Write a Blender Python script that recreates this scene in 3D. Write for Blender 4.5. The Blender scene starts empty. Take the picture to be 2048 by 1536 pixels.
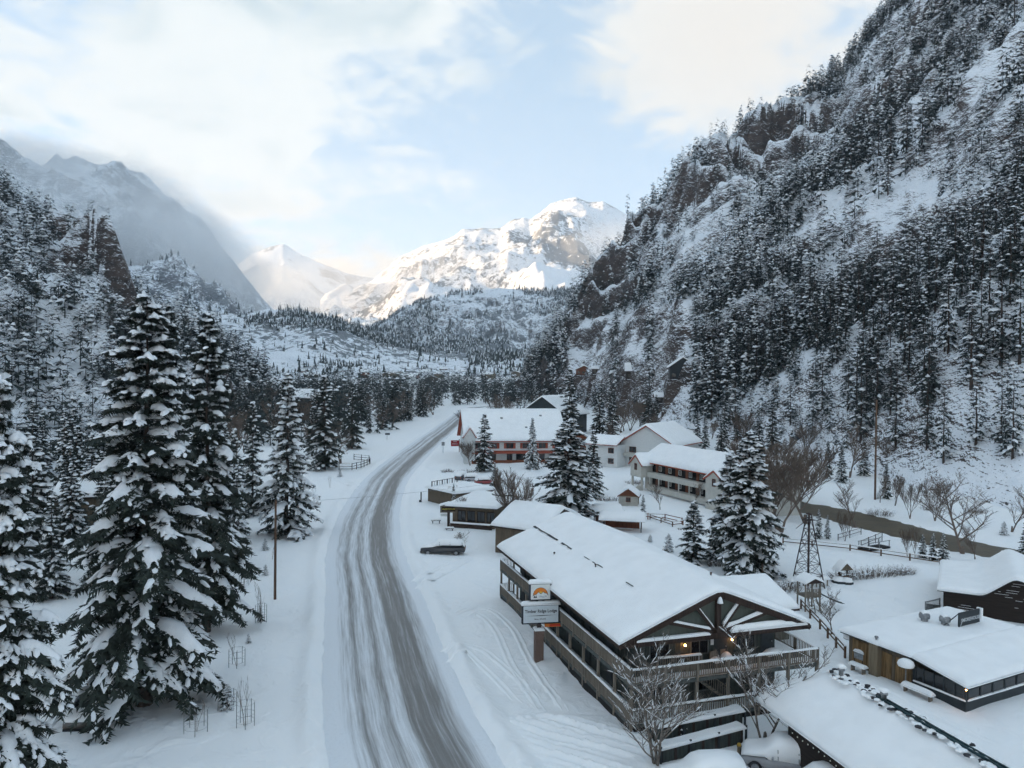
import bpy, math, random
import numpy as np
from mathutils import Vector, Matrix
S = bpy.context.scene
C = S.collection
R = math.radians
# ------------------------------------------------------------------ camera
CAMZ, FPX, PITCH, ROLL = 22.0, 1478.0, R(0.58), R(0.6)
_F0 = np.array([0, math.cos(PITCH), -math.sin(PITCH)])
_U0 = np.array([0, math.sin(PITCH), math.cos(PITCH)])
_R0 = np.array([1.0, 0, 0])
CR = _R0 * math.cos(ROLL) + _U0 * math.sin(ROLL)
CU = _U0 * math.cos(ROLL) - _R0 * math.sin(ROLL)
cam = bpy.data.cameras.new('camera')
cam.sensor_width = 36.0
cam.lens = FPX / 2048 * 36
cam.clip_start, cam.clip_end = 0.5, 40000
co = bpy.data.objects.new('camera', cam)
C.objects.link(co)
co.matrix_world = Matrix(((CR[0], CU[0], -_F0[0], 0), (CR[1], CU[1], -_F0[1], 0), (CR[2], CU[2], -_F0[2], CAMZ), (0, 0, 0, 1)))
S.camera = co
# ------------------------------------------------------------------ sun, sky, exposure
SUN_BEAR, SUN_EL = R(-92), R(14)
sun = bpy.data.lights.new('sun', 'SUN')
sun.energy, sun.angle, sun.color = 2.2, R(0.6), (1.0, 0.70, 0.42)
so = bpy.data.objects.new('sun', sun)
C.objects.link(so)
sd = Vector((math.sin(SUN_BEAR) * math.cos(SUN_EL), math.cos(SUN_BEAR) * math.cos(SUN_EL), math.sin(SUN_EL)))
so.rotation_euler = sd.to_track_quat('Z', 'Y').to_euler()
V = S.view_settings
V.view_transform, V.look, V.exposure, V.gamma = 'Standard', 'None', 2.36, 1.0
V.use_curve_mapping = False
cy = S.cycles
cy.use_denoising = True
cy.max_bounces, cy.diffuse_bounces, cy.glossy_bounces, cy.transmission_bounces = 4, 3, 2, 2
cy.transparent_max_bounces, cy.volume_bounces = 8, 3
cy.use_adaptive_sampling, cy.adaptive_threshold = True, 0.03
cy.sample_clamp_indirect = 6.0


class NT:
    """small helper for node trees"""
    def __init__(s, tree):
        s.t = tree
        tree.nodes.clear()

    def n(s, typ, ins=None, **kw):
        nd = s.t.nodes.new(typ)
        for k, v in kw.items():
            setattr(nd, k, v)
        for k, v in (ins or {}).items():
            sk = nd.inputs[k]
            if isinstance(v, bpy.types.NodeSocket):
                s.t.links.new(v, sk)
            elif isinstance(v, bpy.types.Node):
                s.t.links.new(v.outputs[0], sk)
            else:
                sk.default_value = v
        return nd

    def m(s, op, a, b=0.0, c=0.0, clamp=False):
        nd = s.n('ShaderNodeMath', {0: a, 1: b, 2: c}, operation=op)
        nd.use_clamp = clamp
        return nd.outputs[0]

    def mix(s, f, a, b):
        nd = s.n('ShaderNodeMix', data_type='RGBA')
        for k, v in ((0, f), (6, a), (7, b)):
            if isinstance(v, bpy.types.NodeSocket):
                s.t.links.new(v, nd.inputs[k])
            else:
                nd.inputs[k].default_value = v if k == 0 or len(v) == 4 else (*v, 1)
        return nd.outputs[2]

    def ss(s, x, lo, hi):
        nd = s.n('ShaderNodeMapRange', {0: x, 1: lo, 2: hi}, interpolation_type='SMOOTHSTEP')
        return nd.outputs[0]

    def noise(s, vec, scale, detail=4, rough=.55, dist=0.0):
        ins = {'Scale': scale, 'Detail': detail, 'Roughness': rough, 'Distortion': dist}
        if vec is not None:
            ins['Vector'] = vec
        return s.n('ShaderNodeTexNoise', ins).outputs[0]


W = bpy.data.worlds.new('World')
S.world = W
W.use_nodes = True
W.cycles.sampling_method, W.cycles.sample_map_resolution = 'MANUAL', 512
N = NT(W.node_tree)
sky = N.n('ShaderNodeTexSky', sky_type='NISHITA')
sky.sun_disc = False
sky.sun_elevation, sky.sun_rotation = SUN_EL, SUN_BEAR
sky.altitude, sky.air_density, sky.dust_density, sky.ozone_density = 2400, 1.0, 0.6, 1.6
tc = N.n('ShaderNodeTexCoord').outputs['Generated']
sp = N.n('ShaderNodeSeparateXYZ', {0: tc})
bear = N.m('MULTIPLY', N.m('ARCTAN2', sp.outputs[0], sp.outputs[1]), 57.3)
elev = N.m('MULTIPLY', N.m('ARCSINE', sp.outputs[2]), 57.3)
zc = N.m('ADD', N.m('MAXIMUM', sp.outputs[2], 0.0), 0.22)
pl = N.n('ShaderNodeCombineXYZ', {0: N.m('DIVIDE', sp.outputs[0], zc), 1: N.m('DIVIDE', sp.outputs[1], zc), 2: 3.7})
n1 = N.noise(pl.outputs[0], 1.15, 5, .56, .35)
pl2 = N.n('ShaderNodeVectorMath', {0: pl.outputs[0], 1: (7.3, 2.1, 5.0)}, operation='ADD')
n2 = N.noise(pl2.outputs[0], 2.6, 5, .6, .5)


def bank(b0, e0, sb, se):
    a = N.m('POWER', N.m('DIVIDE', N.m('SUBTRACT', bear, b0), sb), 2.0)
    b = N.m('POWER', N.m('DIVIDE', N.m('SUBTRACT', elev, e0), se), 2.0)
    return N.m('EXPONENT', N.m('MULTIPLY', N.m('ADD', a, b), -1.0))


n3 = N.noise(pl2.outputs[0], 7.5, 4, .62, 1.2)
cov = N.m('ADD', n1, N.m('MULTIPLY', N.m('SUBTRACT', n3, .5), .50))
for b0, e0, sb, se, w in ((-26, 18, 15, 9, .20), (-12, 13, 9, 7, .14), (-8, 29, 6, 4, .22), (14, 22, 6, 7, .24), (24, 27, 9, 8, .16),
                          (-2, 15, 6, 2.5, .20), (-16, 6, 9, 4, .22), (3, 22, 6, 8, -.17), (8, 12, 6, 5, -.16), (-31, 27, 6, 4, -.10)):
    cov = N.m('ADD', cov, N.m('MULTIPLY', bank(b0, e0, sb, se), w))
cov = N.m('ADD', cov, N.m('MULTIPLY', N.m('SUBTRACT', n2, .5), .75))
mask = N.ss(cov, .45, .72)
# shaded undersides of the thicker cloud, warm-white tops
thick = N.ss(N.m('ADD', n2, N.m('MULTIPLY', bank(-33, 28, 9, 6), .32)), .49, .74)
ccol = N.mix(thick, (1.86, 1.97, 1.96), (1.02, 1.34, 1.48))
warm = N.m('ADD', bank(16, 24, 12, 9), N.m('MULTIPLY', bank(-17, 7, 8, 4), 1.2), clamp=True)
ccol = N.mix(N.m('MULTIPLY', warm, .8), ccol, (1.86, 1.70, 1.50))
ccol = N.mix(N.m('MULTIPLY', bank(-15, 6.5, 9, 4), .85), ccol, (2.0, 1.68, 1.28))
blue = N.n('ShaderNodeVectorMath', {0: sky.outputs[0], 1: (.62, .66, .67)}, operation='MULTIPLY')
veil = N.mix(.55, blue.outputs[0], (1.20, 1.58, 1.75))
col = N.mix(N.m('MULTIPLY', mask, .93), veil, ccol)
bg = N.n('ShaderNodeBackground', {0: col, 1: 0.1})
N.n('ShaderNodeOutputWorld', {0: bg.outputs[0]})

# ------------------------------------------------------------------ pixel rays (2048 x 1536 photo coordinates) -> places
def ray(px, py):
    d = _F0 * FPX + CR * (px - 1024) - CU * (py - 768)
    return d / np.hypot(d[0], d[1])


def G0(x, y):
    """valley floor height"""
    y = np.asarray(y, float)
    z = .012 * np.clip(y - 130, 0, 470) + .045 * np.clip(y - 600, 0, 900) + .02 * np.clip(y - 1500, 0, 9e9)
    return z


def at(px, py, z=None):
    d = ray(px, py)
    if z is not None:
        t = (z - CAMZ) / d[2]
        return np.array([d[0] * t, d[1] * t, z])
    t = 30.0
    for _ in range(60):
        g = float(G0(d[0] * t, d[1] * t))
        tn = (g - CAMZ) / d[2] if d[2] < -1e-6 else 800.0
        t = .5 * t + .5 * min(max(tn, 5), 3000)
    return np.array([d[0] * t, d[1] * t, float(G0(d[0] * t, d[1] * t))])


def far(px, py, r):
    d = ray(px, py) * r
    return np.array([d[0], d[1], d[2] + CAMZ])


def zq(p, py):
    """height at which the pixel row py crosses the vertical line over p"""
    lo, hi = -50.0, 600.0
    for _ in range(40):
        m = (lo + hi) / 2
        v = np.array([p[0], p[1], m - CAMZ])
        if 768 - FPX * v.dot(CU) / v.dot(_F0) > py: lo = m
        else: hi = m
    return m


def pxy(p):
    v = np.array([p[0], p[1], p[2] - CAMZ], float)
    d = v.dot(_F0)
    return 1024 + FPX * v.dot(CR) / d, 768 - FPX * v.dot(CU) / d


# ------------------------------------------------------------------ noise
def _h(ix, iy, s):
    n = (ix.astype(np.int64) * 374761393 + iy.astype(np.int64) * 668265263 + s * 974634077) & 0xffffffff
    n = ((n ^ (n >> 13)) * 1274126177) & 0xffffffff
    return ((n ^ (n >> 16)) & 0xffff) / 65535.0


def vn(x, y, s=0):
    x, y = np.asarray(x, float), np.asarray(y, float)
    ix, iy = np.floor(x), np.floor(y)
    fx, fy = x - ix, y - iy
    fx, fy = fx * fx * fx * (fx * (6 * fx - 15) + 10), fy * fy * fy * (fy * (6 * fy - 15) + 10)
    a, b, c, d = _h(ix, iy, s), _h(ix + 1, iy, s), _h(ix, iy + 1, s), _h(ix + 1, iy + 1, s)
    return (a * (1 - fx) + b * fx) * (1 - fy) + (c * (1 - fx) + d * fx) * fy - .5


def fbm(x, y, o=4, s=0, g=.5):
    r, a = 0, 1.0
    for i in range(o):
        r = r + a * vn(x * 2 ** i + 17.3 * i, y * 2 ** i - 9.1 * i, s + i)
        a *= g
    return r


def ridged(x, y, o=4, s=0):
    r, a = 0, 1.0
    for i in range(o):
        r = r + a * (1 - 4 * np.abs(vn(x * 2 ** i + 5.3 * i, y * 2 ** i + 3.1 * i, s + i)))
        a *= .5
    return r


def sstep(x, a, b):
    t = np.clip((x - a) / (b - a), 0, 1)
    return t * t * (3 - 2 * t)


# ------------------------------------------------------------------ objects
def tag(o, label=None, cat=None, group=None, kind=None):
    for k, v in (('label', label), ('category', cat), ('group', group), ('kind', kind)):
        if v: o[k] = v
    return o


def empty(name, loc=(0, 0, 0), rz=0.0):
    o = bpy.data.objects.new(name, None)
    o.empty_display_size = .5
    C.objects.link(o)
    o.location, o.rotation_euler = loc, (0, 0, rz)
    return o


def link(name, me, parent=None, loc=None):
    o = bpy.data.objects.new(name, me)
    C.objects.link(o)
    if parent is not None: o.parent = parent
    if loc is not None: o.location = loc
    return o


def copy_tree(o, parent=None):
    c = o.copy()
    C.objects.link(c)
    if parent is not None: c.parent = parent
    for ch in list(o.children): copy_tree(ch, c)
    return c


def mesh_np(name, v, quads=None, tris=None, mats=(), mi=None, smooth=False):
    """fast mesh from numpy arrays; mi = material index per face, quads first"""
    me = bpy.data.meshes.new(name)
    v = np.asarray(v, np.float32)
    fs, ln = [], []
    if quads is not None and len(quads):
        fs.append(np.asarray(quads, np.int32).ravel()); ln.append(np.full(len(quads), 4, np.int32))
    if tris is not None and len(tris):
        fs.append(np.asarray(tris, np.int32).ravel()); ln.append(np.full(len(tris), 3, np.int32))
    li, ln = np.concatenate(fs), np.concatenate(ln)
    me.vertices.add(len(v)); me.vertices.foreach_set('co', v.ravel())
    me.loops.add(len(li)); me.loops.foreach_set('vertex_index', li)
    me.polygons.add(len(ln))
    st = np.zeros(len(ln), np.int32); st[1:] = np.cumsum(ln)[:-1]
    me.polygons.foreach_set('loop_start', st); me.polygons.foreach_set('loop_total', ln)
    for m in mats: me.materials.append(m)
    if mi is not None: me.polygons.foreach_set('material_index', np.asarray(mi, np.int32))
    sm = smooth if not isinstance(smooth, bool) else np.full(len(ln), smooth)
    me.polygons.foreach_set('use_smooth', np.asarray(sm, bool))
    me.update(calc_edges=True)
    return me


def grid_faces(nu, nv):
    i = np.arange(nu - 1)[:, None] * nv + np.arange(nv - 1)[None]
    return np.stack([i, i + nv, i + nv + 1, i + 1], -1).reshape(-1, 4)


class MB:
    """collects boxes, bars, tubes and sheets into one mesh"""
    def __init__(s):
        s.v, s.f, s.m, s.s = [], [], [], []

    def add(s, vs, fs, mat=0, smooth=False):
        b = len(s.v)
        s.v += [tuple(float(c) for c in p) for p in vs]
        for f in fs:
            s.f.append(tuple(b + i for i in f)); s.m.append(mat); s.s.append(smooth)
        return s

    def box(s, x0, x1, y0, y1, z0, z1, mat=0):
        vs = [(x, y, z) for z in (z0, z1) for y in (y0, y1) for x in (x0, x1)]
        return s.add(vs, [(0, 2, 3, 1), (4, 5, 7, 6), (0, 1, 5, 4), (2, 6, 7, 3), (0, 4, 6, 2), (1, 3, 7, 5)], mat)

    def bar(s, a, b, w, h=None, mat=0, up=(0, 0, 1)):
        """rectangular bar from a to b"""
        a, b = Vector(a), Vector(b)
        h = w if h is None else h
        d = (b - a).normalized()
        u = Vector(up)
        if abs(d.dot(u)) > .98: u = Vector((1, 0, 0))
        x = d.cross(u).normalized(); y = x.cross(d).normalized()
        vs = [p + x * (sx * w / 2) + y * (sy * h / 2) for p in (a, b) for sx, sy in ((-1, -1), (1, -1), (1, 1), (-1, 1))]
        return s.add(vs, [(0, 1, 2, 3), (7, 6, 5, 4), (0, 4, 5, 1), (1, 5, 6, 2), (2, 6, 7, 3), (3, 7, 4, 0)], mat)

    def tube(s, pts, rad, n=6, mat=0, smooth=True, cap=True):
        pts = [Vector(p) for p in pts]
        if not hasattr(rad, '__len__'): rad = [rad] * len(pts)
        vs = []
        for i, p in enumerate(pts):
            d = (pts[min(i + 1, len(pts) - 1)] - pts[max(i - 1, 0)]).normalized()
            u = Vector((0, 0, 1)) if abs(d.z) < .95 else Vector((1, 0, 0))
            x = d.cross(u).normalized(); y = x.cross(d)
            for k in range(n):
                a = 2 * math.pi * k / n
                vs.append(p + (x * math.cos(a) + y * math.sin(a)) * rad[i])
        fs = []
        for i in range(len(pts) - 1):
            for k in range(n):
                a, b = i * n + k, i * n + (k + 1) % n
                fs.append((a, b, b + n, a + n))
        if cap:
            fs.append(tuple(range(n - 1, -1, -1))); fs.append(tuple((len(pts) - 1) * n + k for k in range(n)))
        return s.add(vs, fs, mat, smooth)

    def prism(s, poly, axis, a, b, mat=0):
        """polygon (2-D) pushed along axis x / y / z from a to b"""
        n = len(poly)
        def P(p, t):
            return {'x': (t, p[0], p[1]), 'y': (p[0], t, p[1]), 'z': (p[0], p[1], t)}[axis]
        vs = [P(p, a) for p in poly] + [P(p, b) for p in poly]
        fs = [tuple(range(n - 1, -1, -1)), tuple(range(n, 2 * n))] + [(i, (i + 1) % n, n + (i + 1) % n, n + i) for i in range(n)]
        return s.add(vs, fs, mat)

    def lathe(s, prof, n=12, c=(0, 0, 0), mat=0, smooth=True):
        vs = [(c[0] + r * math.cos(2 * math.pi * k / n), c[1] + r * math.sin(2 * math.pi * k / n), c[2] + z) for r, z in prof for k in range(n)]
        fs = [(i * n + k, i * n + (k + 1) % n, (i + 1) * n + (k + 1) % n, (i + 1) * n + k) for i in range(len(prof) - 1) for k in range(n)]
        return s.add(vs, fs, mat, smooth)

    def grid(s, fn, nu, nv, mat=0, smooth=True):
        vs = [fn(i / (nu - 1), j / (nv - 1)) for i in range(nu) for j in range(nv)]
        return s.add(vs, [tuple(f) for f in grid_faces(nu, nv)], mat, smooth)

    def build(s, name, mats, parent=None, kind=None, label=None):
        me = bpy.data.meshes.new(name)
        me.from_pydata(s.v, [], s.f)
        for m in (mats if isinstance(mats, (list, tuple)) else [mats]): me.materials.append(m)
        me.polygons.foreach_set('material_index', s.m)
        me.polygons.foreach_set('use_smooth', s.s)
        me.update()
        o = link(name, me, parent)
        return tag(o, label=label, kind=kind)


# ------------------------------------------------------------------ materials
def mat(name, col, rough=.8, var=.25, scale=6.0, bump=0.0, bscale=None, stretch=(1, 1, 1), metal=0.0, col2=None, coat=0.0, spec=.3):
    """procedural surface: two-tone noise, fine relief"""
    m = bpy.data.materials.new(name)
    m.use_nodes = True
    n = NT(m.node_tree)
    t = n.n('ShaderNodeTexCoord').outputs['Object']
    mp = n.n('ShaderNodeMapping', {0: t, 3: stretch}).outputs[0]
    f = n.noise(mp, scale, 6, .6)
    c2 = col2 or tuple(c * (1 - var) for c in col)
    c = n.mix(n.ss(f, .35, .68), col, c2)
    b = n.n('ShaderNodeBsdfPrincipled', {'Base Color': c, 'Roughness': rough, 'Metallic': metal, 'Specular IOR Level': spec, 'Coat Weight': coat})
    if bump:
        h = n.noise(mp, bscale or scale * 3, 5, .6)
        bp = n.n('ShaderNodeBump', {'Strength': 1.0, 'Distance': bump, 'Height': h})
        n.t.links.new(bp.outputs[0], b.inputs['Normal'])
    n.n('ShaderNodeOutputMaterial', {0: b.outputs[0]})
    return m


SNOWC = (.915, .915, .91)
M = {}
M['snow'] = mat('roof_snow', SNOWC, .75, .05, .7, .012, 7)
M['tree_snow'] = mat('bough_snow', (.86, .87, .885), .75, .10, 1.3, .03, 9)
M['needle'] = mat('spruce_needles', (.030, .040, .030), .75, .5, 1.2, col2=(.017, .023, .019))
M['needle_far'] = mat('hill_needles', (.030, .042, .036), .8, .4, .25, col2=(.018, .026, .026))
M['bark'] = mat('conifer_bark', (.085, .06, .048), .9, .5, 5, .03, 14, (1, 1, .3))
M['twig'] = mat('grey_brown_twigs', (.165, .125, .10), .9, .35, 1.0)
M['aspen'] = mat('pale_bark', (.20, .17, .145), .85, .5, 4, .01, 18)
# ------------------------------------------------------------------ ground materials
def snow_ground():
    m = bpy.data.materials.new('snow_cover')
    m.use_nodes = True
    n = NT(m.node_tree)
    t = n.n('ShaderNodeTexCoord').outputs['Object']
    big = n.noise(t, .05, 4, .6)
    fine = n.noise(t, 1.1, 6, .68)
    c = n.mix(n.ss(big, .3, .7), (.93, .928, .92), (.905, .91, .91))
    c = n.mix(n.m('MULTIPLY', n.ss(fine, .58, .85), .07), c, (.68, .68, .70))
    h = n.m('ADD', n.m('MULTIPLY', fine, .6), n.m('MULTIPLY', n.noise(t, 5.5, 5, .7), .35))
    lump = n.noise(t, .42, 3, .6, .6)
    h = n.m('ADD', h, n.m('MULTIPLY', n.ss(lump, .45, .7), n.m('MULTIPLY', big, 2.2)))
    bp = n.n('ShaderNodeBump', {'Strength': .8, 'Distance': .085, 'Height': h})
    b = n.n('ShaderNodeBsdfPrincipled', {'Base Color': c, 'Roughness': .75, 'Specular IOR Level': .25, 'Normal': bp.outputs[0]})
    n.n('ShaderNodeOutputMaterial', {0: b.outputs[0]})
    return m


def mountain_mat(name, rock, rock2, lo, hi, nscale, speck=0.0, sscale=.1, bump=2.0, snowc=(.84, .86, .89), ns=.5):
    """snow lying on the gentle faces, bare rock on the steep ones, fine tree speckle where trees are too far to tell apart"""
    m = bpy.data.materials.new(name)
    m.use_nodes = True
    n = NT(m.node_tree)
    t = n.n('ShaderNodeTexCoord').outputs['Object']
    mp = n.n('ShaderNodeMapping', {0: t, 3: (1, 1, 1.15)}).outputs[0]
    a = n.noise(mp, nscale, 5, .62, .4)
    a2 = n.noise(t, nscale * 5, 4, .65)
    hh = n.m('ADD', a, n.m('MULTIPLY', a2, .35))
    bp = n.n('ShaderNodeBump', {'Strength': 1.0, 'Distance': bump, 'Height': hh})
    nz = n.n('ShaderNodeSeparateXYZ', {0: bp.outputs[0]}).outputs[2]
    w = n.m('ADD', nz, n.m('MULTIPLY', n.m('SUBTRACT', a2, .5), ns))
    mask = n.ss(w, lo, hi)
    str_ = n.noise(n.n('ShaderNodeMapping', {0: t, 3: (.7, .7, 1.7)}).outputs[0], nscale * 3, 5, .7)
    rc = n.mix(n.ss(str_, .35, .65), rock, rock2)
    c = n.mix(mask, rc, snowc)
    if speck:
        sp = n.noise(n.n('ShaderNodeMapping', {0: t, 3: (1, 1, .35)}).outputs[0], sscale, 4, .75)
        dens = n.noise(t, sscale * .06, 4, .6)
        k = n.ss(n.m('ADD', sp, n.m('MULTIPLY', n.m('SUBTRACT', dens, .5), 1.1)), .60 - speck * .12, .66 - speck * .1)
        c = n.mix(n.m('MULTIPLY', k, .85), c, (.07, .082, .09))
    b = n.n('ShaderNodeBsdfPrincipled', {'Base Color': c, 'Roughness': .85, 'Specular IOR Level': .2, 'Normal': bp.outputs[0]})
    n.n('ShaderNodeOutputMaterial', {0: b.outputs[0]})
    return m


M['ground'] = snow_ground()


# ------------------------------------------------------------------ road and river lines
def resample(pts, step):
    p = np.array(pts)[:, :2]
    # Catmull-Rom
    q = np.vstack([2 * p[0] - p[1], p, 2 * p[-1] - p[-2]])
    out = []
    for i in range(1, len(q) - 2):
        for t in np.linspace(0, 1, 24, endpoint=False):
            a, b, c, d = q[i - 1], q[i], q[i + 1], q[i + 2]
            out.append(.5 * ((2 * b) + (c - a) * t + (2 * a - 5 * b + 4 * c - d) * t * t + (3 * b - a - 3 * c + d) * t ** 3))
    out.append(q[-2])
    o = np.array(out)
    s = np.r_[0, np.cumsum(np.hypot(*np.diff(o, axis=0).T))]
    n = int(s[-1] / step)
    ss = np.linspace(0, s[-1], n)
    return np.stack([np.interp(ss, s, o[:, 0]), np.interp(ss, s, o[:, 1])], 1), ss


def dist_poly(x, y, poly):
    """distance of points to a dense polyline, signed (left of travel positive)"""
    sh = np.shape(x)
    P = np.stack([np.ravel(x), np.ravel(y)], 1)
    best = np.full(len(P), 1e9); sg = np.zeros(len(P)); along = np.zeros(len(P))
    for i in range(0, len(poly) - 1, 2):
        a, b = poly[i], poly[min(i + 2, len(poly) - 1)]
        d = b - a
        L = max(d.dot(d), 1e-9)
        t = np.clip(((P - a) @ d) / L, 0, 1)
        e = P - (a + t[:, None] * d)
        q = np.hypot(e[:, 0], e[:, 1])
        k = q < best
        best[k] = q[k]
        sg[k] = np.sign(d[0] * e[k, 1] - d[1] * e[k, 0])
        along[k] = i
    return best.reshape(sh), sg.reshape(sh), along.reshape(sh)


road_px = [(836, 1536), (790, 1400), (768, 1300), (750, 1200), (730, 1100), (735, 1050), (750, 1000), (781, 950), (836, 900), (885, 862), (922, 832), (938, 818)]
rp = [at(*p)[:2] for p in road_px]
d0 = (rp[0] - rp[1]) / np.hypot(*(rp[0] - rp[1]))
rp = [rp[0] + d0 * 60 + np.array([6, 0]), rp[0] + d0 * 25 + np.array([1.5, 0])] + rp
rp += [rp[-1] + np.array([10, 26]), rp[-1] + np.array([45, 55]), rp[-1] + np.array([120, 85])]
ROAD, RS = resample(rp, 1.5)
RHW = 4.5
river_px = [(1452, 930), (1478, 958), (1515, 985), (1568, 1004), (1652, 1018), (1727, 1036), (1830, 1063), (1928, 1087), (2011, 1105), (2110, 1128), (2300, 1170)]
vp = [at(*p)[:2] for p in river_px]
vp = [vp[0] + np.array([-22, 45]), vp[0] + np.array([-8, 20])] + vp + [vp[-1] + np.array([20, -30])]
RIVER, _ = resample(vp, 2.0)
VHW = 4.6


def ground_z(x, y):
    x, y = np.asarray(x, float), np.asarray(y, float)
    r = np.hypot(x, y)
    z = G0(x, y) + 0.0
    near = r < 700
    dr = np.full(np.shape(x), 1e3); dv = dr.copy()
    if np.any(near):
        a, _, _ = dist_poly(x[near], y[near], ROAD); dr[near] = a
        b, _, _ = dist_poly(x[near], y[near], RIVER); dv[near] = b
    off = sstep(dr, RHW + .6, RHW + 5)
    z = z + (fbm(x / 17, y / 17, 3, 3) * .5 + fbm(x / 2.6, y / 2.6, 3, 9) * .12) * (.06 + .94 * off)
    z = z + .42 * np.exp(-((dr - RHW - 1.1) / .7) ** 2) * (1 + .9 * fbm(x / 1.3, y / 1.3, 3, 5)) * (r < 500)
    z = z - .10 * (1 - sstep(dr, RHW - .3, RHW + .5))
    # a ploughed, trampled strip beside the lodge
    z = z + .30 * fbm(x / .9, y / .9, 3, 77) * np.exp(-(((x - 3.2) / 3.0) ** 2 + ((y - 53) / 9.0) ** 2))
    z = z - .75 * (1 - sstep(dv + 1.2 * fbm(x / 6, y / 6, 2, 31), VHW - .8, VHW + 1.0))
    return z


th = np.r_[np.arange(-180, -44, 4.0), np.arange(-44, 44, .25), np.arange(44, 180.1, 4.0)]
rr = np.r_[.5, np.exp(np.arange(math.log(6), math.log(640), .0145)), np.geomspace(660, 10300, 32)]
T, Rr = np.meshgrid(np.radians(th), rr, indexing='ij')
X, Y = Rr * np.sin(T), Rr * np.cos(T)
Z = ground_z(X, Y)
g = link('ground', mesh_np('ground', np.stack([X, Y, Z], -1).reshape(-1, 3), grid_faces(len(th), len(rr)), mats=[M['ground']], smooth=True))
tag(g, 'snow covered valley floor', kind='structure')


# road ribbon ---------------------------------------------------------
def road_mat():
    m = bpy.data.materials.new('slush_road')
    m.use_nodes = True
    n = NT(m.node_tree)
    uv = n.n('ShaderNodeUVMap').outputs[0]
    s = n.n('ShaderNodeSeparateXYZ', {0: uv})
    u, v = s.outputs[0], s.outputs[1]            # metres across, metres along
    wob = n.noise(n.n('ShaderNodeCombineXYZ', {1: n.m('MULTIPLY', v, .035)}).outputs[0], 1.0, 3, .5)
    uw = n.m('ADD', u, n.m('MULTIPLY', n.m('SUBTRACT', wob, .5), 1.0))
    st = n.n('ShaderNodeCombineXYZ', {0: n.m('MULTIPLY', uw, 1.0), 1: n.m('MULTIPLY', v, .018)}).outputs[0]
    streak = n.noise(st, 1.9, 5, .62, .25)
    streak2 = n.noise(n.n('ShaderNodeCombineXYZ', {0: uw, 1: n.m('MULTIPLY', v, .035), 2: 4.0}).outputs[0], 5.5, 5, .65)
    tot = None
    for c, w, a in ((-3.3, .4, .42), (-2.3, .6, .72), (-.75, .55, .72), (1.05, .75, .95), (2.45, .75, .92), (3.5, .4, .4), (1.8, 1.6, .5), (-1.5, 1.6, .30)):
        e = n.m('MULTIPLY', n.m('EXPONENT', n.m('MULTIPLY', n.m('POWER', n.m('DIVIDE', n.m('SUBTRACT', uw, c), w), 2.0), -1.0)), a)
        tot = e if tot is None else n.m('ADD', tot, e)
    k = n.m('ADD', n.m('MULTIPLY', tot, .56), n.m('MULTIPLY', n.m('SUBTRACT', streak, .5), 1.0))
    k = n.m('ADD', k, n.m('MULTIPLY', n.m('SUBTRACT', streak2, .5), .85))
    edge = n.ss(n.m('ABSOLUTE', u), RHW - .1, RHW - 1.5)
    k = n.m('MULTIPLY', n.ss(k, .05, .85), edge)
    c = n.mix(k, (.76, .78, .805), (.175, .168, .160))
    patch = n.ss(n.noise(uv, .9, 5, .7), .56, .72)
    c = n.mix(n.m('MULTIPLY', n.ss(n.noise(uv, 5.0, 4, .8), .5, .75), .30), c, (.36, .355, .35))
    bp = n.n('ShaderNodeBump', {'Strength': .8, 'Distance': .05, 'Height': n.m('SUBTRACT', n.m('MULTIPLY', streak2, .7), k)})
    b = n.n('ShaderNodeBsdfPrincipled', {'Base Color': c, 'Roughness': n.m('SUBTRACT', .75, n.m('MULTIPLY', k, .2)), 'Specular IOR Level': .3, 'Normal': bp.outputs[0]})
    n.n('ShaderNodeOutputMaterial', {0: b.outputs[0]})
    return m


M['road'] = road_mat()
us = np.linspace(-RHW - .55, RHW + .55, 41)
tan = np.gradient(ROAD, axis=0); tan /= np.hypot(tan[:, 0], tan[:, 1])[:, None]
nor = np.stack([tan[:, 1], -tan[:, 0]], 1)      # right of travel
Pn = ROAD[:, None, :] + nor[:, None, :] * us[None, :, None]
rz = G0(Pn[..., 0], Pn[..., 1]) + .07 + .05 * (1 - (us / RHW) ** 2)[None]
for c_, w_ in ((-2.15, .4), (-.62, .35), (1.15, .45), (2.55, .4)):
    rz = rz - .05 * np.exp(-((us - c_) / w_) ** 2)[None]
rz = rz + .03 * fbm(Pn[..., 0] * 1.3, Pn[..., 1] * 1.3, 2, 41)
rz[:, 0] -= .35; rz[:, -1] -= .35
me = mesh_np('road', np.dstack([Pn, rz[..., None]]).reshape(-1, 3), grid_faces(len(ROAD), len(us)), mats=[M['road']], smooth=True)
uvl = me.uv_layers.new(name='UVMap')
lv = np.zeros(len(me.loops), np.int32); me.loops.foreach_get('vertex_index', lv)
UV = np.stack(np.broadcast_arrays(us[None, :], RS[:, None]), -1).reshape(-1, 2)
uvl.data.foreach_set('uv', UV[lv].astype(np.float32).ravel())
tag(link('road', me), 'curving two-lane road of packed snow and grey slush', kind='structure')

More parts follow.
